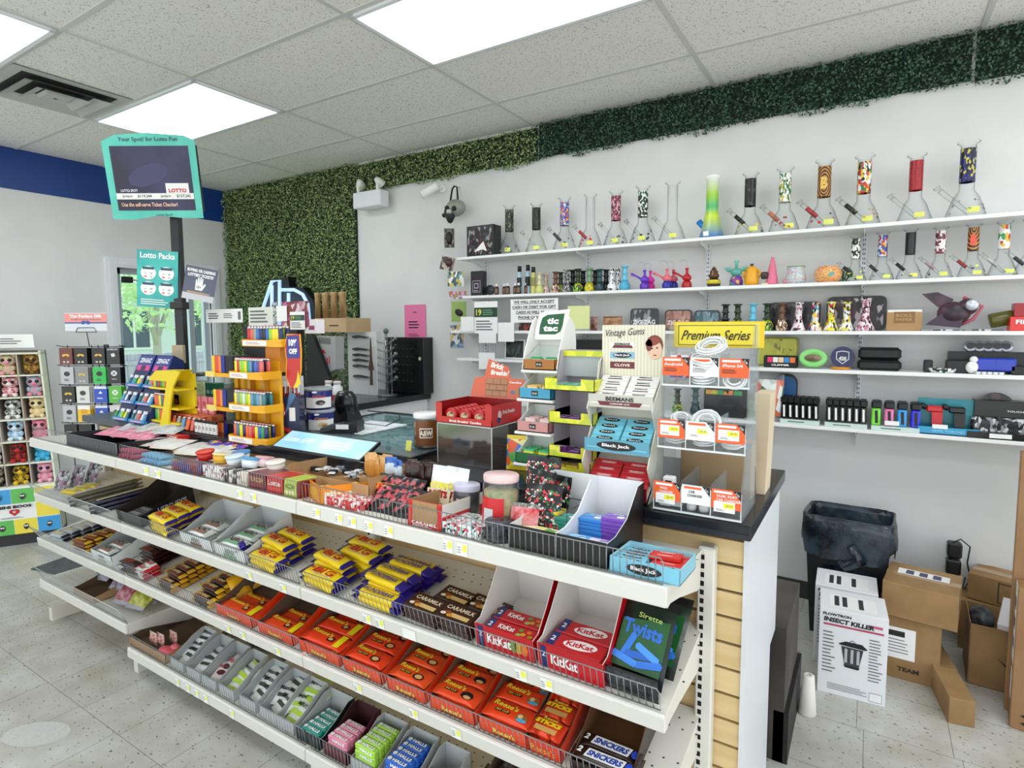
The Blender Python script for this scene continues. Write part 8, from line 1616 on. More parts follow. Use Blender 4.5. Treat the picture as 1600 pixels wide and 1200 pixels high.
one('black_cable', 'tangle of black cable with a plug on the rear counter', 'cable', MB().tube([(-.2, 0, .006), (-.1, .05, .006), (0, .0, .03), (.05, .04, .006), (.15, .0, .006), (.1, -.06, .006), (-.05, -.04, .006)], .004, BLACK).box((-.03, -.03, .0), (.01, .01, .045), BLACK), TR(-3.42, 2.95, BC+.001))
one('flat_stack', 'low pile of pale papers on the rear counter', 'paper', MB().box((-.12, -.08, 0), (.12, .08, .02), mat('#c9cdd0', .6)), TR(-3.24, 2.84, BC+.001, .2))
# 4D sign: black letter blocks edged in pale blue tube
yS = 3.50; Fp = lambda px, py: (onY(px, py, yS).x, onY(px, py, yS).z)
bkb = MB().prism([Fp(*p) for p in ((402, 512), (424, 437), (450, 432), (452, 448), (472, 449), (490, 470), (494, 497), (494, 512))], yS, yS+.09, mat('#0a0c10', .4))
NE = mat('#b4d4fa', .3, emit=.75); fl4 = MB().prism([Fp(*p) for p in ((408, 512), (426, 445), (438, 440), (438, 512))], yS-.004, yS, mat('#223044', .3)).prism([Fp(*p) for p in ((443, 512), (443, 456), (464, 456), (480, 472), (483, 512))], yS-.004, yS, mat('#223044', .3))
def neon(pts): return MB().tube([(Fp(*p)[0], yS-.014, Fp(*p)[1]) for p in pts], .016, NE, n=8)
thing('letter_sign', 'black 4D letter sign edged with pale blue light, against the boxwood wall', 'sign', TR(), [('backing', bkb), ('letter_face', fl4), ('light_tube', neon([(404, 512), (413, 482), (427, 440), (439, 438), (439, 512)])), ('light_tube', neon([(427, 512), (427, 446)])), ('light_tube', neon([(439, 453), (462, 453), (475, 460), (483, 475), (485, 497), (484, 512)])), ('light_tube', neon([(453, 512), (453, 458)]))])
# LOTTERY POLE
RV = Vector((.85, .527, 0)); pole = MB().box((-.022, -.022, 0), (.022, .022, onY(272, 338, 1.8).z-CTOP+.05), mat('#101114', .35))
thing('sign_pole', 'black square pole rising from the counter and carrying the lottery screen', 'pole', TR(-3.305, 1.8, CTOP+.001, .55), [('pole', pole), ('base', MB().box((-.07, -.07, 0), (.07, .07, .012), BLACK)), ('clamp', MB().box((-.035, -.045, .60), (.035, .03, .64), BLACK, bev=.004)), ('clip', MB().box((-.03, -.05, .30), (.03, -.024, .40), mat('#b8a88a', .6)))])
def face(px, py, dep, tilt=0, roll=0):
    """frame at distance dep along the view axis, facing the aisle where the photographer stands"""
    d = ray(px, py); o = Vector((0, 0, CH))+d*dep; x = RV.normalized(); up = Vector((0, 0, 1)); n = x.cross(up)
    up = (up*cos(tilt)-n*sin(tilt)*-1).normalized()
    M = FR(o, x, up); return M @ Matrix.Rotation(roll, 4, 'Z')
D = 3.10; F = face(239, 279, D, .16); sc = D/905.64; W2, H2 = 66*sc, 50*sc
fr_ = MB(); TE = noisy('teal_board', '#4ab8a8', '#62c8b8', 6, 2, .4)
fr_.slab([(-W2-6*sc, -H2-11*sc), (-W2+30*sc, -H2-12*sc), (0, -H2-6*sc), (W2-24*sc, -H2-10*sc), (W2+5*sc, -H2-10*sc), (W2+6*sc, H2+6*sc), (W2-10*sc, H2+13*sc), (0, H2+17*sc), (-W2+15*sc, H2+14*sc), (-W2-6*sc, H2+5*sc)], -.004, .0, TE, F)
fr_.text('Your Spot! for Lotto Fun', 0, H2+7*sc, 92*sc, 8*sc, C('#1c3a44'), F, .001, bold=.02); fr_.text('Lotto Spot!', 10*sc, -H2-5*sc, 26*sc, 5*sc, C('#1c3a44'), F, .001)
sn = MB().slab([(-W2+5*sc, -H2+2*sc), (W2-5*sc, -H2+2*sc), (W2-5*sc, H2-2*sc), (-W2+5*sc, H2-2*sc)], .0004, .001, noisy('screen_navy', '#14142e', '#2a2a52', 3, 3, .2, emit=.12), F)
SG = mat('#6a6a8a', .3, emit=.15)
sn.disc(-.1*W2, .1*H2, .5*W2, .3*H2, mat('#34345a', .3, emit=.1), F, .0013, 24, .3)
sn.quad(0, -.53*H2, W2*1.84, 9*sc, mat('#dadcd6', .4, emit=.2), F, .0016); sn.text('$119,244', -.25*W2, -.53*H2, 22*sc, 5*sc, BLACK, F, .0022, bold=.02); sn.text('$127,242', .68*W2, -.53*H2, 22*sc, 5*sc, BLACK, F, .0022, bold=.02); sn.text('Jackpot', -.66*W2, -.53*H2, 16*sc, 5*sc, BLACK, F, .0022); sn.text('Jackpot', .25*W2, -.53*H2, 16*sc, 5*sc, BLACK, F, .0022)
sn.text('Use the self-serve Ticket Checker!', -.16*W2, -.78*H2, 88*sc, 6*sc, mat('#e8b8a0', .4, emit=.3), F, .0018, bold=.01); sn.quad(.55*W2, -.30*H2, 36*sc, 16*sc, mat('#d8d8d8', .4, emit=.2), F, .0016); sn.text('LOTTO', .55*W2, -.36*H2, 28*sc, 6*sc, RED, F, .0022, bold=.05); sn.text('LOTTO SPOT!', -.6*W2, -.36*H2, 26*sc, 4*sc, mat('#e8e8f0', .4, emit=.2), F, .0022)
mon = MB().box((-W2, -H2, -.05), (W2+2*sc, H2+2*sc, -.005), mat('#1a1b1e', .35), F, bev=.004)
thing('lottery_screen', 'tilted monitor in a teal Your Spot surround at the top of the black pole', 'screen', TR(), [('surround', fr_), ('screen', sn), ('monitor_case', mon), ('mount_arm', MB().box((.09, -.12, -.13), (.14, -.04, -.05), BLACK, F))])
# teal poster
D = 3.215; F = face(246, 436, D, .03, -.075); sc = D/905.64
tp2 = MB().slab([(-32*sc, -44*sc), (32*sc, -44*sc), (32*sc, 44*sc), (-32*sc, 44*sc)], -.002, 0, noisy('teal_poster', '#2aa0a0', '#4ac0b4', 5, 2, .4), F)
tp2.text('Lotto Packs', 0, 36*sc, 54*sc, 9*sc, WHITE, F, .001, bold=.03)
for x in (-1, 1):
    for y in (9, -15):
        tp2.disc(x*14*sc, y*sc, 12*sc, 10.5*sc, WHITE, F, .001, 18); tp2.quad(x*14*sc, (y+7)*sc, 18*sc, 4*sc, C('#1c4a5a'), F, .0016)
        for q in range(4): tp2.disc((x*14+(q % 2-.5)*9)*sc, (y-1-(q//2)*5)*sc, 2.6*sc, 1.6*sc, C(['#c8d8d8', '#b8b8b8', '#e87a7a', '#c8c8c8'][q]), F, .0016, 8)
tp2.lines(0, -36*sc, 52*sc, 10*sc, 3, WHITE, F, .001, .4)
one('lotto_poster', 'teal poster reading Lotto Packs fixed to the left of the pole', 'poster', tp2)
F = face(312, 444, D, .0, -.2); sc = D/905.64
gp2 = MB().slab([(-25*sc, -26*sc), (25*sc, -26*sc), (25*sc, 26*sc), (-25*sc, 26*sc)], -.002, 0, noisy('grey_poster', '#3e4458', '#6a7084', 2, 1, .5), F); gp2.text('BUYING OR CASHING', 0, 20*sc, 44*sc, 5*sc, WHITE, F, .001, bold=.05); gp2.text('LOTTERY TICKETS?', 0, 13*sc, 40*sc, 5*sc, WHITE, F, .001, bold=.05)
gp2.slab([(-6*sc, -10*sc), (5*sc, -10*sc), (10*sc, 0), (8*sc, 2*sc), (5*sc, -3*sc), (5*sc, 9*sc), (3*sc, 9*sc), (2.5*sc, 1*sc), (2*sc, 11*sc), (0, 11*sc), (-.5*sc, 1*sc), (-1.5*sc, 10*sc), (-3.5*sc, 10*sc), (-3.5*sc, 0), (-5*sc, 7*sc), (-6.5*sc, 6*sc)], .0008, .0014, WHITE, F); gp2.text('18+', -.5*sc, -5*sc, 7*sc, 4*sc, BLACK, F, .002); gp2.quad(0, -21*sc, 50*sc, 10*sc, mat('#c8c8cc', .5), F, .0006); gp2.quad(0, -14*sc, 36*sc, 2*sc, mat('#c8a878', .5), F, .001)
one('age_poster', 'grey tilted poster with a raised white hand, right of the pole', 'poster', gp2)
# GIFT CARD RACK
RK = FR((-4.075, 1.685, 0), RV, (-.527, .85, 0)); rk = MB(); BW = mat('#1c1c1e', .4, .3)
for x in (-.17, -.02, .02, .17): rk.tube([(x, 0, .55), (x, 0, 1.46)], .003, BW, RK, n=5)
for k in range(6):
    z = 1.45-.118*k; rk.tube([(-.19, -.012, z), (.19, -.012, z)], .0025, BW, RK, n=5).tube([(-.19, -.06, z+.01), (-.19, 0, z)], .0025, BW, RK, n=5).tube([(.19, -.06, z+.01), (.19, 0, z)], .0025, BW, RK, n=5)
rk.tube([(0, .1, 0), (0, .1, 1.46)], .015, BW, RK, n=8).lathe([(1e-5, 0), (.2, 0), (.2, .015), (1e-5, .02)], BW, RK @ TR(0, .1, 0), n=20)
one('card_rack', 'black wire spinner rack of gift cards in front of the left wall', 'display rack', rk)
CDS = {'bow brown': ('#6a3028', '#e0b040', 'bow'), 'bow black': ('#141416', '#d8b040', 'bow'), 'bow silver': ('#8a8a8a', '#d0b050', 'bow'), 'black pixel': ('#1c1c20', '#e0e0e4', 'sq'), 'green round': ('#28b850', '#101410', 'disc'), 'black cross': ('#1e1e22', '#f0f0f0', 'x'), 'silver bear': ('#b8b8ba', '#1a1a1c', 'disc'), 'white apple': ('#dcd8d6', '#2a2a2c', 'disc'), 'blue': ('#1c4ab8', '#f0f4f8', 'tri'), 'lime cross': ('#58b83a', '#f4f8f0', 'x'), 'yellow arches': ('#f0c02a', '#f0f0ea', 'm'), 'black text': ('#151517', '#c8c8c8', 'txt')}
def gcard(k):
    c, c2, s = CDS[k]
    def f():
        m = MB().box((-.043, 0, -.125), (.043, .003, 0), C(c)); F = FR((0, -.0004, -.055), (1, 0, 0), (0, 0, 1))
        if s == 'bow': m.disc(-.012, .0, .014, .009, C(c2), F, .0006, 8, .5); m.disc(.012, 0, .014, .009, C(c2), F, .0006, 8, -.5); m.disc(-.012, -.05, .008, .008, C('#c8c0b0'), F); m.disc(.012, -.05, .008, .008, C('#c8c0b0'), F)
        elif s == 'disc': m.disc(0, .005, .020, .018, C(c2), F); m.lines(0, -.04, .04, .02, 2, C(c2), F)
        elif s == 'x': m.disc(0, .008, .020, .020, C(c2), F); m.quad(0, 0, .034, .005, C(c), F @ TR(0, .008, 0, .8), .0012); m.quad(0, 0, .034, .005, C(c), F @ TR(0, .008, 0, -.8), .0012); m.text('XBOX', 0, -.035, .035, .009, C(c2), F)
        elif s == 'tri': m.slab([(-.014, 0), (.014, 0), (0, .02)], .0004, .0008, C(c2), F); m.lines(0, -.035, .05, .012, 2, C(c2), F); m.quad(0, .045, .08, .018, C('#e0e4ea'), F)
        elif s == 'm': m.text('m', 0, .01, .04, .035, C('#e8a010'), F, .001, bold=.04); m.quad(0, .04, .08, .03, C(c2), F)
        elif s == 'sq': m.quad(0, 0, .024, .024, C(c2), F @ TR(0, 0, 0, .3)); m.text('ROBLOX', 0, .042, .07, .012, C(c2), F, .001, bold=.03)
        else: m.lines(0, -.01, .05, .03, 3, C(c2), F)
        return m
    return f
G = [['bow brown', 'bow black', 'bow black', 'black pixel'], ['silver bear', 'bow silver', 'green round', 'black cross'], ['bow black', 'white apple', 'blue', 'lime cross'], ['silver bear', 'yellow arches', 'blue', 'white apple'], ['black text', 'black text', 'bow black', 'bow black']]
for r in range(5):
    for c in range(4):
        for d in range(3):
            k = G[r][c]; put(('gc', k), gcard(k), 'gift_card', f'{k} gift card in row {["one","two","three","four","five"][r]} from the top, column {["one","two","three","four"][c]}', 'gift card', RK @ TR(-.145+.090*c+.018*(c//2)+.004*d, -.05+.014*d, 1.445-.118*r-.001*d, 0) @ Matrix.Diagonal((.92, 1, .82, 1)), f'{k} gift cards, row {r+1} column {c+1}')
D = 3.45; F = face(134, 503, D, 0, .0); sc = D/905.64; ps = MB().slab([(-33*sc, -14*sc), (33*sc, -14*sc), (33*sc, 14*sc), (-33*sc, 14*sc)], -.002, 0, mat('#d8dce2', .5), F); ps.quad(0, 6*sc, 66*sc, 14*sc, mat('#e8948c', .5), F); ps.quad(0, -1.5*sc, 66*sc, 2*sc, C('#2a4a8a'), F, .0008); ps.text('The Perfect Gift', 0, 9*sc, 50*sc, 5*sc, WHITE, F, .001, bold=.04); ps.text('A Gift Card for Everyone', 0, 3.5*sc, 46*sc, 3*sc, C('#2a3a6a'), F, .001); ps.disc(-3.5*sc, -1*sc, 4*sc, 3*sc, C('#2a4aa0'), F, .0012, 8, .4); ps.disc(3.5*sc, -1*sc, 4*sc, 3*sc, C('#2a4aa0'), F, .0012, 8, -.4)
wr = MB().tube([(-16*sc, -16*sc, .003), (-13*sc, -9*sc, .003), (13*sc, -9*sc, .003), (17*sc, -16*sc, .003), (-16*sc, -16*sc, .003)], .002, BW, F).tube([(1*sc, -16*sc, .003), (4*sc, -38*sc, .003)], .0025, BW, F)
thing('gift_sign', 'pink and white card reading The Perfect Gift on a wire above the rack', 'sign', TR(), [('sign_card', ps), ('wire_holder', wr)])
# PLUSH TOY STAND
PB0 = onZ(98, 842, 0); dx = (onZ(98, 842, 0)-onZ(2, 855, 0)).normalized(); n_ = Vector((dx.y, -dx.x, 0)); PW = .58
PM = FR(PB0-dx*PW, dx, (0, 0, 1)) @ TR(0, .08, 0)     # x along the face, y up, z towards the room
EDG = noisy('stand_edge', '#e6e8d8', '#d8dcc0', 4, 2, .5); lean = .0; Hc = 1.42-.08
stb = MB(); P2 = lambda x, y, z=0: (x-(y/Hc)*.09, y, z-(y/Hc)*.14)
def pl(mb, x0, x1, y0, y1, z0, z1, m):
    vs = [P2(x, y, z) for x in (x0, x1) for y in (y0, y1) for z in (z0, z1)]; mb.add(vs, [(0, 1, 3, 2), (4, 6, 7, 5), (0, 4, 5, 1), (2, 3, 7, 6), (0, 2, 6, 4), (1, 5, 7, 3)], m, PM)
pl(stb, 0, PW, 0, Hc-.02, -.16, -.13, mat('#5a5048', .6)); pl(stb, PW-.012, PW, 0, Hc-.02, -.14, .0, EDG); pl(stb, 0, PW, -.08, 0, -.16, -.01, mat('#1c1c1e', .5))
lw = MB(); rows = 6; y0_, ch = .34, (Hc-.04-.34)/rows; cw = .142
QC = ['#f0dc3a', '#2a9ad8', '#e86aa0', '#f0dc3a', '#2a9ad8', '#58b84a']
pl(lw, 0, PW, 0, y0_-.005, -.16, .0, WHITE)
for c in range(4):
    for r in (0, 2): pl(lw, PW-.135*(c+1), PW-.135*c-.002, r*.11, r*.11+.105, .0, .001, C(QC[(c*2+r+1) % 6]))
    pl(lw, PW-.135, PW, .11, .215, 0, .001, C('#f0dc3a')) if c == 0 else None
    for r in (0, 2):
        q = P2(PW-.135*(c+.5), r*.11+.05); Fq = PM @ TR(q[0], q[1], .003-.02*q[1]/.34); lw.disc(0, 0, .016, .022, C('#2a2a2e'), Fq, .0, 12); lw.disc(-.006, .006, .006, .006, WHITE, Fq, .001, 8); lw.disc(.006, .006, .006, .006, WHITE, Fq, .001, 8)
Ft = PM @ TR(PW-.27, .165, .0015-.012); lw.text('MINI BOOS', .0, .035, .20, .022, BLACK, Ft, .001, bold=.06); lw.disc(-.012, .0, .018, .016, RED, Ft, .001, 14); lw.disc(.012, .0, .018, .016, RED, Ft, .001, 14); lw.slab([(-.028, -.004), (.028, -.004), (0, -.032)], .001, .0014, RED, Ft); lw.text('ty', 0, -.003, .022, .018, WHITE, Ft, .002, bold=.04); lw.lines(0, -.045, .16, .012, 2, GT, Ft)
gr = MB()
for r in range(rows+1): pl(gr, 0, PW, y0_+ch*r-.005, y0_+ch*r+.005, -.13, .0, EDG)
for c in range(1, 5): pl(gr, PW-cw*c-.004, PW-cw*c+.004, y0_, Hc-.04, -.13, .0, mat('#b8aca0', .6))
tpc = MB(); pl(tpc, 0, PW-.06, Hc, Hc+.10, -.14, -.135, WHITE); tpc.lines(0, 0, .36, .05, 3, GT, PM @ TR(PW-.33, Hc+.05, -.23))
thing('toy_stand', 'tall cardboard plush toy stand with pigeonholes at the left picture edge', 'display stand', TR(), [('back_and_side', stb), ('printed_base', lw), ('pigeonholes', gr), ('top_card', tpc)])
def plush(c, c2, ear, bg):
    def f():
        A, B = noisy('fur'+c, c, c2, 60, 2, .9, .5), C('#0e0e10', .1); mz = mat(c2, .9)
        b = MB().ball((0, .035, 0), .034, A, sc=(1, 1.05, .8)).ball((-.028, .012, .022), .015, mz).ball((.028, .012, .022), .015, mz).ball((-.032, .045, .012), .012, A, sc=(1, 1.6, 1)).ball((.032, .045, .012), .012, A, sc=(1, 1.6, 1)).ball((0, .095, 0), .042, A, sc=(1.1, .92, .85)).ball((0, .086, .03), .016, mz, sc=(1.2, .8, .8))
        for s in (-1, 1): b.ball((s*.032, .130 if ear else .125, 0), .016, A if ear != 2 else B, sc=(.8, 1.5 if ear == 1 else 1, .5))
        e = [('eye', MB().ball((s*.018, .100, .030), .0125, B, n=10)) for s in (-1, 1)]
        return [('body', b, None, e)]
    return f
PC = [('#b8d08a', '#e8a0a8', 0), ('#c89a4a', '#5a3a1c', 0), ('#c83a4a', '#f0e0e0', 1), ('#8ac8d0', '#e88aa0', 0), ('#e8e4e0', '#c8c0c0', 1), ('#1c1c1e', '#f0f0ee', 2), ('#e8c88a', '#f0dcb0', 0), ('#8a6a4a', '#e8dcc8', 1), ('#7ab8e0', '#e8f0f4', 0), ('#e87a94', '#f0a0b0', 1), ('#f0f0f0', '#d0d0d0', 0), ('#18181a', '#c83030', 2), ('#3aa8d8', '#58c0e0', 0), ('#c8b8a0', '#2a2420', 1), ('#141416', '#f0c82a', 2), ('#e890ac', '#f4b8c8', 1)]
PN = ['green and pink', 'leopard brown', 'red and white', 'teal and pink', 'off-white', 'black and white', 'tan', 'brown', 'pale blue', 'rose', 'white', 'black and red', 'bright blue', 'spotted', 'black and yellow', 'pink']
BGC = ['#d8c83a', '#c8b83a', '#5a2a2a', '#3a8a9a', '#1c1c1c', '#18181a', '#5a2a3a', '#1c1c1c', '#7a3a30', '#141416', '#181818', '#d8a060', '#2a9a9a', '#201c1c', '#18181a', '#2a9090']
lay = [[1, 0, 4], [3, 2, 11], [6, 5, 10], [9, 8, 7], [12, 11, 10], [15, 14, 13]]
for r in range(6):
    for c in range(4):
        i = lay[r][c] if c < 3 else (r*5+2) % 16; yb = y0_+ch*(5-r)+.006; q = P2(PW-cw*(c+.5), yb, -.06)
        put(('pl', i), plush(*PC[i][:2], PC[i][2], 0), 'plush_toy', f'{PN[i]} big-eyed plush toy, row {["one","two","three","four","five","six"][r]} from the top, column {["one","two","three","four"][c]} from the right', 'plush toy', PM @ TR(*q) @ Matrix.Scale(1.08, 4))
        bgp = MB(); pl(bgp, PW-cw*(c+1)+.006, PW-cw*c-.006, yb, yb+ch-.012, -.128, -.126, C(BGC[i])); o = link('backing_card', bgp, None); o.parent = [x for x in bpy.data.objects if x.name == 'toy_stand'][0]
# RIGHT: bin, cartons and plugs by the wall
bx, by = -.06, 3.34; BM = mat('#17191c', .45)
bn = MB(); w0, w1, d0, d1, hz = .15, .185, .11, .14, .56
def fr4(mb, a, b, m, cap=False):
    vs = [(sx_*a[0], sy_*a[1], a[2]) for sx_, sy_ in ((-1, -1), (1, -1), (1, 1), (-1, 1))]+[(sx_*b[0], sy_*b[1], b[2]) for sx_, sy_ in ((-1, -1), (1, -1), (1, 1), (-1, 1))]
    mb.add(vs, [(i, (i+1) % 4, (i+1) % 4+4, i+4) for i in range(4)]+([(3, 2, 1, 0)] if cap else []), m)
fr4(bn, (w0, d0, 0), (w1, d1, hz), BM, True); fr4(bn, (w1-.004, d1-.004, hz), (w0-.004, d0-.004, .01), BM)
lnr = MB(); LNM = noisy('bin_liner', '#10161c', '#3a4854', 9, 6, .22, .9); rn = random.Random(5); n = 44; rings = [(-.012, .30), (-.008, .545), (.0, .572), (.012, .568), (.016, .52), (.018, .46), (.014, .435)]; vs = []
for k, (o, z) in enumerate(rings):
    for i in range(n):
        a = 2*pi*i/n; c, s = cos(a), sin(a); X_ = math.copysign(abs(c)**.28, c)*(w1+o); Y_ = math.copysign(abs(s)**.28, s)*(d1+o); j = rn.uniform(-.006, .006) if k > 1 else 0
        zz_ = z+(rn.uniform(-.015, .015) if k > 3 else 0)-(.05 if k == 6 and 26 < i < 38 else 0); vs.append((X_+j, Y_+j, zz_))
fs = [(k*n+i, k*n+(i+1) % n, (k+1)*n+(i+1) % n, (k+1)*n+i) for k in range(6) for i in range(n)]; lnr.add(vs, fs, LNM, None, True)
lnr.tube([(.02, -d1-.02, .46), (.06, -d1-.03, .40), (.0, -d1-.025, .36), (-.03, -d1-.02, .38)], [.02, .03, .025, .01], LNM, n=8)
thing('waste_bin', 'tapered black waste bin with a dark plastic liner against the wall', 'waste bin', TR(bx, by, 0, -.05) @ Matrix.Diagonal((1, 1, 1.08, 1)), [('bin_body', bn), ('bin_liner', lnr)])
def insect(mb, F, w, h):
    mb.text('FLOWTRON', -w*.24, h*.44, w*.42, h*.032, BLACK, F, .001, bold=.05); mb.text('INSECT KILLER', -w*.06, h*.375, w*.74, h*.055, BLACK, F, .001, bold=.05, shear=.1, rot=-.02); mb.quad(0, h*.32, w*.88, h*.022, C('#b8405a'), F); mb.quad(w*.32, h*.385, w*.2, h*.03, C('#c8607a'), F)
    mb.slab([(-.05, .045), (-.025, .058), (.035, .058), (.055, .040), (.045, .036), (-.045, .04)], .0006, .001, BLACK, F); mb.slab([(-.04, .036), (.04, .034), (.026, -.045), (-.026, -.043)], .0006, .001, mat('#3a3c40', .5), F)
    for x in (-.022, 0, .022): mb.quad(x, -.002, .010, .06, mat('#b8bcc0', .5), F, .0014)
    mb.slab([(-.03, -.043), (.03, -.045), (.024, -.055), (-.024, -.053)], .0006, .001, BLACK, F); mb.tube([(-.01, .06, .002), (0, .068, .002), (.01, .06, .002)], .0012, BLACK, F, n=4)
    mb.lines(-w*.34, 0, w*.2, h*.5, 12, GT, F, .0006, .35); mb.lines(w*.34, -h*.0, w*.2, h*.5, 14, GT, F, .0006, .35); mb.lines(0, -h*.40, w*.7, h*.08, 4, GT, F, .0006, .35); mb.quad(w*.36, -h*.42, w*.18, h*.1, GT, F, .0006); mb.quad(w*.36, -h*.42, w*.17, h*.09, WHITE, F, .0009)
def ikbox(w, d, h):
    m = MB().box((-w/2, 0, 0), (w/2, d, h), mat('#e9eaec', .5), bev=.0015); insect(m, FR((0, -.0004, h/2), (1, 0, 0), (0, 0, 1)), w, h); T = FR((0, 0, h+.0002), (1, 0, 0), (0, 1, 0))
    for x in (-.06, -.03, .03): m.quad(x, d*.45, .018, .10, mat('#3a3a3e', .5), T); 
    m.quad(-.0, d*.45, w*.7, .13, CARD, T, .0003); m.text('INSECT KILLER', 0, -.05, .15, .014, BLACK, FR((-w/2-.0004, d/2, h*.65), (0, -1, 0), (0, 0, 1)) @ Matrix.Rotation(1.57, 4, 'Z'), bold=.04); m.text('FLOWTRON', w*.36, d*.5, .12, .012, BLACK, T @ TR(0, 0, 0), .0009, bold=.04) if False else None
    return m
one('product_carton', 'front white carton printed with an insect killer lantern', 'carton', ikbox(.247, .21, .372), TR(-.02, 2.712, .0005, .06)); one('product_carton', 'rear white insect killer carton, mostly behind the front one', 'carton', ikbox(.247, .21, .372), TR(-.055, 2.945, .0005, .03))
KT = noisy('brown_carton', '#8a6a42', '#a58458', 5, 4, .7); TAPE = mat('#a8865a', .2, coat=.6)
def bbox(w, d, h, fr=None, top=None, m=KT):
    mb = MB().box((-w/2, 0, 0), (w/2, d, h), m, bev=.002); mb.box((-w/2-.0005, d/2-.025, h*.7), (w/2+.0005, d/2+.025, h+.0006), TAPE)
    if fr: fr(mb, FR((0, -.0005, h/2), (1, 0, 0), (0, 0, 1)))
    if top: top(mb, FR((0, 0, h+.001), (1, 0, 0), (0, 1, 0)))
    return mb
def lab(x, y, w, h):
    def f(mb, F): mb.quad(x, y, w, h, CARD, F, .0006); mb.lines(x, y+h*.3, w*.8, h*.2, 1, BLACK, F, .001, .9); mb.lines(x, y-h*.1, w*.8, h*.5, 5, GT, F, .001, .3)
    return f
def lab2(mb, F): lab(-.035, .02, .115, .14)(mb, F); mb.text('TEAM', -.0, -.095, .08, .02, mat('#3a2a1c', .7), F, bold=.05)
one('brown_carton', 'brown taped carton on the floor with a white shipping label', 'carton', bbox(.225, .22, .285, lab2), TR(.190, 2.985, .0005, -.02))
one('brown_carton', 'flatter brown carton tilted on top of the taped one', 'carton', bbox(.27, .27, .15, None, lambda mb, F: (mb.quad(.0, .17, .19, .07, CARD, F, .0004), [mb.quad(x, .17, .03, .05, mat('#4a4a6a', .5), F, .0009) for x in (-.05, .0, .05)])), TR(.215, 2.955, .288, -.14))
one('long_carton', 'long narrow brown carton lying endwise toward the camera', 'carton', bbox(.085, .50, .105), TR(.355, 2.75, .0005, .16))
ob = MB(); w, d, h = .25, .26, .27
for a, b in (((-w/2, 0), (w/2, .004)), ((-w/2, d-.004), (w/2, d)), ((-w/2, 0), (-w/2+.004, d)), ((w/2-.004, 0), (w/2, d))): ob.box((a[0], a[1], 0), (b[0], b[1], h), KT)
ob.box((-w/2, 0, 0), (w/2, d, .004), KT); ob.slab([(-.03, .01), (.02, -.03), (.08, -.045), (.10, -.03), (.08, -.055), (.02, -.045)], .0, .0006, mat('#1c1814', .6), FR((0, -.0005, h/2), (1, 0, 0), (0, 0, 1)))
OBM = TR(.535, 3.10, .0005, -.05); one('open_carton', 'open brown carton with a black curved mark, beside the tall cartons', 'carton', ob, OBM)
one('white_packet', 'white box sticking up out of the open carton', 'box', MB().box((-.07, -.05, 0), (.07, .13, .12), mat('#d8d9da', .5), bev=.003), OBM @ TR(.05, .07, .20, -.2, .35))
one('black_plastic', 'dark crumpled plastic inside the open carton', 'plastic', MB().ball((0, 0, 0), .05, noisy('dk_plastic', '#1c1e22', '#6a7078', 20, 5, .3, .8), sc=(1, 1, 1.2)), OBM @ TR(-.075, .15, .24))
one('brown_carton', 'brown carton with square arrow marks behind the open carton', 'carton', bbox(.30, .18, .125, lambda mb, F: (mb.quad(0, 0, .07, .10, mat('#3a2a1c', .7), F), mb.quad(0, 0, .06, .09, KT, F, .0009), mb.slab([(.09, -.03), (.095, -.03), (.095, .02), (.105, .02), (.0925, .04), (.08, .02), (.09, .02)], .0004, .0009, mat('#3a2a1c', .7), F))), TR(.58, 3.42, .245, -.35) )
one('brown_carton', 'lower brown carton in the shade under the arrow-marked one', 'carton', bbox(.30, .18, .24), TR(.56, 3.42, .0005, -.12))
TC = noisy('tall_carton', '#8f6a46', '#9f7a54', 4, 3, .7)
tall = MB().box((0, 0, 0), (.40, .13, 1.05), TC, bev=.003); tall.box((-.0008, .03, .02), (.0, .075, 1.045), TAPE); Fl = FR((-.001, .085, .52), (0, -1, 0), (0, 0, 1))
tall.text('OEL', .12, .30, .05, .03, mat('#6a4a30', .7), FR((0, -.0006, .52), (1, 0, 0), (0, 0, 1)))
one('tall_carton', 'tall brown carton standing at the right picture edge, rear one', 'carton', tall, TR(.515, 2.96, .0005, -.15))
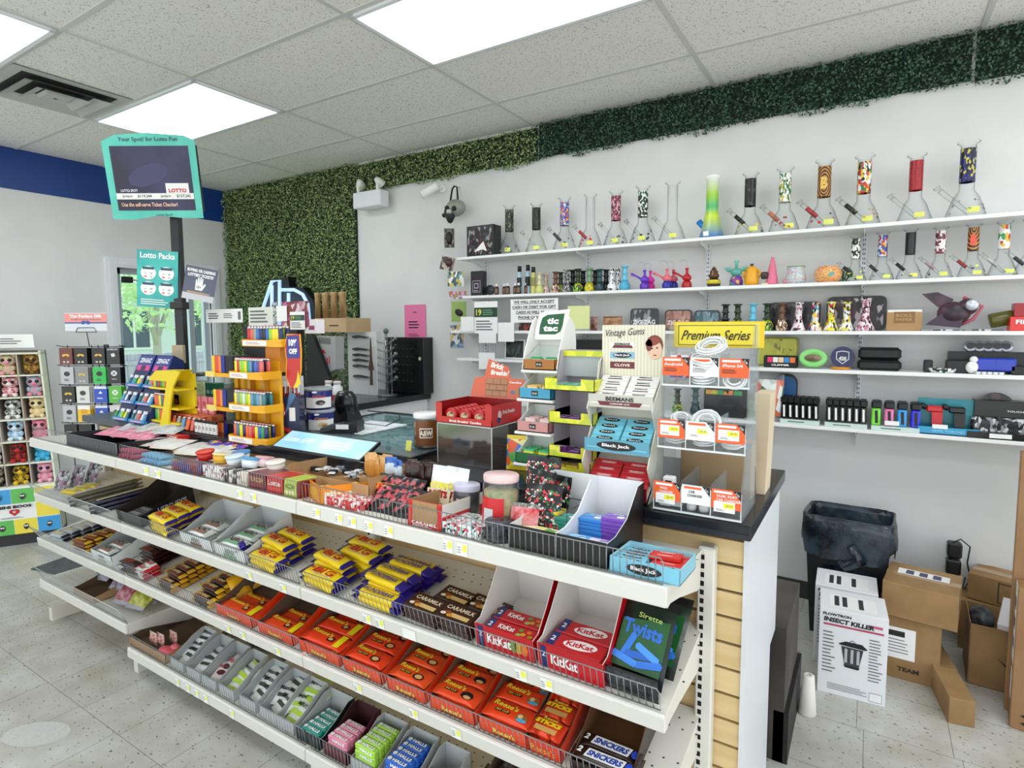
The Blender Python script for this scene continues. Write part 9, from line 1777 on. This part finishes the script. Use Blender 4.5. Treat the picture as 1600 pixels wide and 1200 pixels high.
t2 = MB().box((0, 0, 0), (.40, .11, .56), TC, bev=.003); F = FR((0, -.0006, 0), (1, 0, 0), (0, 0, 1)); t2.box((-.001, .015, .25), (-.0002, .095, .56), CARD)
for k in range(3): t2.box((-.0016, .03, .30+.08*k), (-.001, .08, .345+.08*k), mat('#3a3a4a', .5))
for k in (0, 1): t2.slab([(.03, .03+.03*k), (.045, .022+.03*k), (.045, .028+.03*k), (.09, .028+.03*k), (.09, .033+.03*k), (.045, .033+.03*k), (.045, .039+.03*k)], .0, .0006, mat('#2a1c14', .7), F)
t2.box((-.0014, .04, .10), (-.0004, .07, .22), CARD); one('tall_carton', 'shorter upright brown carton with a white label, front one at the right edge', 'carton', t2, TR(.512, 2.835, .0005, -.12))
# plugs on the wall with cables
p1, p2 = onY(1491, 858, 3.59), onY(1489, 884, 3.59)
for p, l in ((p1, 'upper black power adapter plugged in the wall'), (p2, 'lower black power adapter plugged in the wall')): one('power_adapter', l, 'power adapter', MB().box((-.030, -.035, -.038), (.030, .025, .038), mat('#121214', .4), bev=.008), Matrix.Translation(p))
one('power_outlet', 'white wall outlet behind the black adapters', 'outlet', MB().box((-.036, 0, -.06), (.036, .006, .06), WHITE, bev=.002), Matrix.Translation((p1.x, YB-.0065, (p1.z+p2.z)/2)))
one('power_cable', 'thin black cable looping down from the adapters', 'cable', MB().tube([(p1.x-.01, 3.57, p1.z+.038), (p1.x+.02, 3.56, p1.z+.065), (p1.x+.06, 3.57, p1.z+.03), (p1.x+.055, 3.59, p1.z-.06), (p1.x+.07, 3.59, p1.z-.14), (p1.x+.04, 3.59, p1.z-.22), (p1.x+.05, 3.59, .30)], .0035, BLACK, n=6)); one('power_cable', 'thin black cable hanging from the lower adapter', 'cable', MB().tube([(p2.x, 3.57, p2.z-.038), (p2.x-.01, 3.58, p2.z-.07), (p2.x+.03, 3.59, p2.z-.13), (p2.x+.03, 3.59, .30)], .0035, BLACK, n=6))
struct('trim_3', MB().box((XL, YB-.012, 0), (1.8, YB-.001, .10), mat('#3a3a38', .6)))
